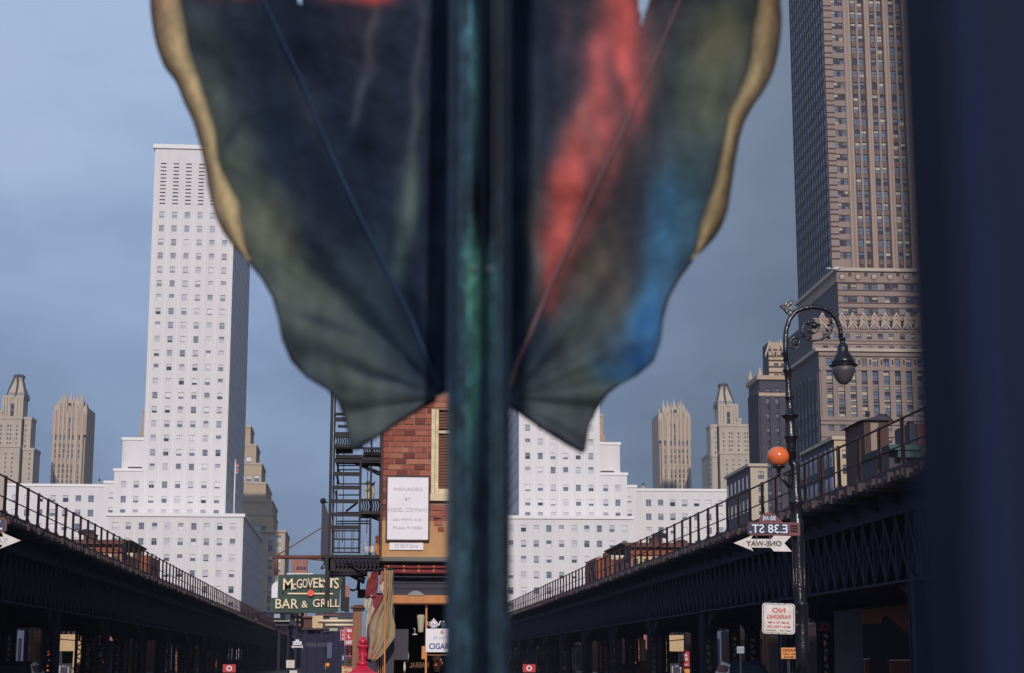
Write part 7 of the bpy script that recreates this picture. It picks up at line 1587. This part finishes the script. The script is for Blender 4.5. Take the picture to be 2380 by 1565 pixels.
    ob = bpy.data.objects.new('blade', me); COL.objects.link(ob); ob.parent = t; md = ob.modifiers.new('thick', 'SOLIDIFY'); md.thickness = .0022; md.offset = 1
    # veins
    def vein_tube(nm, pts, r0, r1, col, lift=.006):
        b = MB(tuple(org)); P_ = []; n = 40
        L_ = [Vector((p[0], p[1])) for p in pts]
        for i in range(n+1):
            f_ = i/n*(len(L_)-1); k0 = min(int(f_), len(L_)-2); q = L_[k0].lerp(L_[k0+1], f_-k0); P_.append(near(q.x, q.y, depth(q.x, q.y)-lift))
        rs = [(r0+(r1-r0)*i/n)/FPX*LEAF_D for i in range(n+1)]
        b.tube(P_, rs, 'leaf', 8); o_ = b.build(nm, t); setcol(o_.data, [col]*len(o_.data.vertices)); return o_
    vein_tube('main_vein', vein, 3.2 if side < 0 else 2.2, 5.0, vcol)
    # dark thick rim along the lower edge
    if side < 0: edge = [(578, 607), (610, 645), (636, 690), (650, 740), (659, 790), (680, 838), (715, 875), (765, 905), (790, 935), (808, 985), (819, 1040)]; low = [(1010, 925), (940, 968), (860, 1021), (822, 1044)]
    else: edge = [(1608, 605), (1578, 645), (1552, 690), (1538, 740), (1533, 790), (1517, 838), (1480, 870), (1440, 890), (1410, 913), (1385, 948), (1365, 990), (1357, 1046)]; low = [(1175, 930), (1205, 952), (1270, 998), (1320, 1030), (1356, 1050)]
    vein_tube('rim', edge, 4, 5, (34, 28, 40) if side < 0 else (40, 30, 44), .0)
    vein_tube('lower_rim', low, 9, 6, (30, 26, 44), .0)
    # curled yellow margin
    if side < 0: inner = [(425, -120), (421, 0), (432, 60), (440, 110), (462, 175), (486, 250), (503, 310), (512, 380), (535, 430), (556, 470), (562, 510), (572, 560), (581, 606)]; ys = (-120, 606)
    else: inner = [(1768, -120), (1762, 0), (1748, 80), (1738, 160), (1716, 215), (1694, 260), (1684, 310), (1672, 370), (1658, 430), (1640, 480), (1622, 540), (1612, 603)]; ys = (-120, 603)
    vs = []; fs = []; cs = []; NY, NX = 120, 12
    for j in range(NY+1):
        y = ys[0]+(ys[1]-ys[0])*j/NY; xo, xi = interp(outl, y), interp(inner, y)
        for i in range(NX+1):
            s_ = i/NX; x = xo+(xi-xo)*s_; lift = .009*math.sin(math.pi*s_)+.007*s_*(1 if j < NY-8 else (NY-j)/8)
            vs.append(tuple(near(x, y, depth(x, y)-.002-lift)-org))
            yl = (200, 172, 122) if side < 0 else (168, 144, 100); br = (128, 92, 76) if side < 0 else (84, 60, 56)
            w_ = max(0, 1-s_*2.2)*(.75+.4*mn.noise(Vector((0, y*.02, 3)))); w_ = max(w_, max(0, (s_-.75)*1.6)*.5)
            top = max(0, 1-(y+20)/120)*.35 if y > -20 else .35
            c = [yl[k]+(br[k]-yl[k])*w_ for k in range(3)]; c = [c[0]-10*top, c[1]-40*top, c[2]-20*top]; n_ = 1+.14*mn.noise(Vector((x*.03, y*.012, 2)))
            e_ = max(0, (s_-.6)/.4)**1.3*.6; gr = (82, 88, 78); c = [c[k]+(gr[k]-c[k])*e_ for k in range(3)]
            n_ *= 1+.12*mn.noise(Vector((x*.09, y*.05, 6)))
            cs.append([q*n_ for q in c])
    for j in range(NY):
        for i in range(NX): a = j*(NX+1)+i; q = (a, a+NX+1, a+NX+2, a+1); fs.append(q if side < 0 else q[::-1])
    me = bpy.data.meshes.new('curled_margin'); me.from_pydata(vs, [], fs); me.materials.append(M['leaf_margin']); setcol(me, cs, 1.15); me.polygons.foreach_set('use_smooth', [True]*len(fs)); me.update()
    ob = bpy.data.objects.new('curled_margin', me); COL.objects.link(ob); ob.parent = t; ob.modifiers.new('thick', 'SOLIDIFY').thickness = .002
    return t
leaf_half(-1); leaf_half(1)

def mullion():
    d = 1.25; cx0, cx1 = 1037, 1187; X0 = near(cx0, 900, d); X1 = near(cx1, 900, d)
    t = bpy.data.objects.new('mirror_mullion', None); COL.objects.link(t); px = near(1121.5, 900, d); t.location = (px.x, px.y, 0); t['label'] = 'vertical teal and navy metal mullion running down the middle of the picture'; t['category'] = 'mullion'
    t.rotation_euler.z = -PSI; W = (X1-X0).length; wl = W*(1119-cx0)/(cx1-cx0); wr = W*(cx1-1124)/(cx1-cx0); g = W*5/(cx1-cx0)
    from mathutils import noise as mn
    blobs = [(1098, 640, 24, 110, 0, (70, 148, 134), .97), (1106, 760, 18, 190, 0, (74, 150, 132), .85), (1098, 900, 20, 110, 0, (46, 108, 106), .85), (1100, 100, 22, 90, 0, (66, 128, 142), .85), (1106, 230, 16, 120, 0, (76, 144, 150), .8), (1090, 380, 18, 70, 0, (40, 92, 108), .7), (1085, 1050, 26, 90, 0, (46, 88, 96), .8), (1092, 970, 10, 50, 0, (60, 120, 112), .7), (1080, 1250, 28, 120, 0, (38, 70, 84), .8), (1085, 1450, 28, 120, 0, (40, 72, 84), .7), (1076, 1340, 8, 40, 0, (60, 96, 100), .6),  # worn teal paint, with bright highlight streaks put into the colour
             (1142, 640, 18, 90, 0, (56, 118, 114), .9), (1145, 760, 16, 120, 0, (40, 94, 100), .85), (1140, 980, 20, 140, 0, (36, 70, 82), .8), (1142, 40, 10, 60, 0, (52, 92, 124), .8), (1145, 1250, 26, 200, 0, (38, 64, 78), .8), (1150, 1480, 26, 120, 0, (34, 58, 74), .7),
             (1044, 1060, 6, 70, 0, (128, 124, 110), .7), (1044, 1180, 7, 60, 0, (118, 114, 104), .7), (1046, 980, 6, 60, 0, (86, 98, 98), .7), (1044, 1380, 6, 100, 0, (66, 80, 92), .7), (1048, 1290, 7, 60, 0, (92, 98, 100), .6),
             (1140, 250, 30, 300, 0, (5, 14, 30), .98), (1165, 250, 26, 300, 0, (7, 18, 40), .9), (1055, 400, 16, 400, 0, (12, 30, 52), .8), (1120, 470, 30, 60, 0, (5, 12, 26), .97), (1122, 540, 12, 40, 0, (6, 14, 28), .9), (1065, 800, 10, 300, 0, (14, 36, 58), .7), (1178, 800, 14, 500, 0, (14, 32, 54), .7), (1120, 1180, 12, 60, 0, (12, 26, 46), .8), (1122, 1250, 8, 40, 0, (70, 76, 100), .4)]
    def half(nm, xa, xb, seed):
        zs_ = [0, .4, .8]+[1.0+1.3*q/330 for q in range(331)]+[2.6, 3.2, 4.2]; NZ, NS = len(zs_)-1, 22; vs = []; fs = []; cs = []
        for j in range(NZ+1):
            z = zs_[j]
            for i in range(NS+1):
                s_ = i/NS; x = xa+(xb-xa)*s_; y = -.010*(1-abs(2*s_-1)**3)-.004*math.exp(-((s_-(.66 if seed == 1 else .34))/.12)**2)
                if i in (0,): y = .012
                if i in (NS,): y = .012
                vs.append((x, y, z)); wp = t.location+Vector((x*math.cos(PSI)+y*math.sin(PSI), -x*math.sin(PSI)+y*math.cos(PSI), z)); p = proj(wp)
                n_ = mn.noise(Vector((p[0]*.06, p[1]*.018, seed)))+.8*mn.noise(Vector((p[0]*.13, p[1]*.05, seed)))+.7*mn.noise(Vector((p[0]*.22, p[1]*.12, seed+4)))
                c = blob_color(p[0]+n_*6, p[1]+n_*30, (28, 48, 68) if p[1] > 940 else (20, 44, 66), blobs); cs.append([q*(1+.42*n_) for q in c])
        for j in range(NZ):
            for i in range(NS): a = j*(NS+1)+i; fs.append((a, a+1, a+NS+2, a+NS+1))
        me = bpy.data.meshes.new(nm); me.from_pydata(vs, [], fs); me.materials.append(M['mullion']); setcol(me, cs, .8); me.polygons.foreach_set('use_smooth', [True]*len(fs)); me.update(); ob = bpy.data.objects.new(nm, me); COL.objects.link(ob); ob.parent = t
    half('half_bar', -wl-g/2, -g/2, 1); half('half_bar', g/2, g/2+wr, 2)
    b = MB(); b.box(-wl-g/2+.001, g/2+wr-.001, .0125, .03, 0, 4.2, 'near_post'); b.build('backing_strip', t)
    def P(x, y): q = near(x, y, d-.02)-t.location; return (q.x*math.cos(PSI)-q.y*math.sin(PSI), q.z)
    for x in (1100, 1139):
        c = P(x, 610); b = MB(); r = 6/FPX*d; b.prism([(c[0]+r*math.cos(a*math.pi/7), c[1]+r*math.sin(a*math.pi/7)) for a in range(14)], -.0160, -.012, 'mullion'); o_ = b.build('screw', t); setcol(o_.data, [(18, 46, 60)]*len(o_.data.vertices), .8)
mullion()

def dark_post():
    d = .30; p = near(2300, 782, d); t = bpy.data.objects.new('window_post', None); COL.objects.link(t); t.location = (p.x, p.y, 0); t.rotation_euler.z = -PSI
    t['label'] = 'very dark navy post filling the right edge, out of focus'; t['category'] = 'post'
    k = d/FPX; x0 = (2236-2300)*k
    b = MB(); b.box(x0, x0+.055, 0, .04, 0, 3.2, 'near_post'); b.build('post_body', t)
    b = MB(); b.tube([((2290-2300)*k, .0, 0), ((2290-2300)*k, 0, 3.2)], 22*k, 'post_bead', 12); b.build('edge_bead', t)
dark_post()
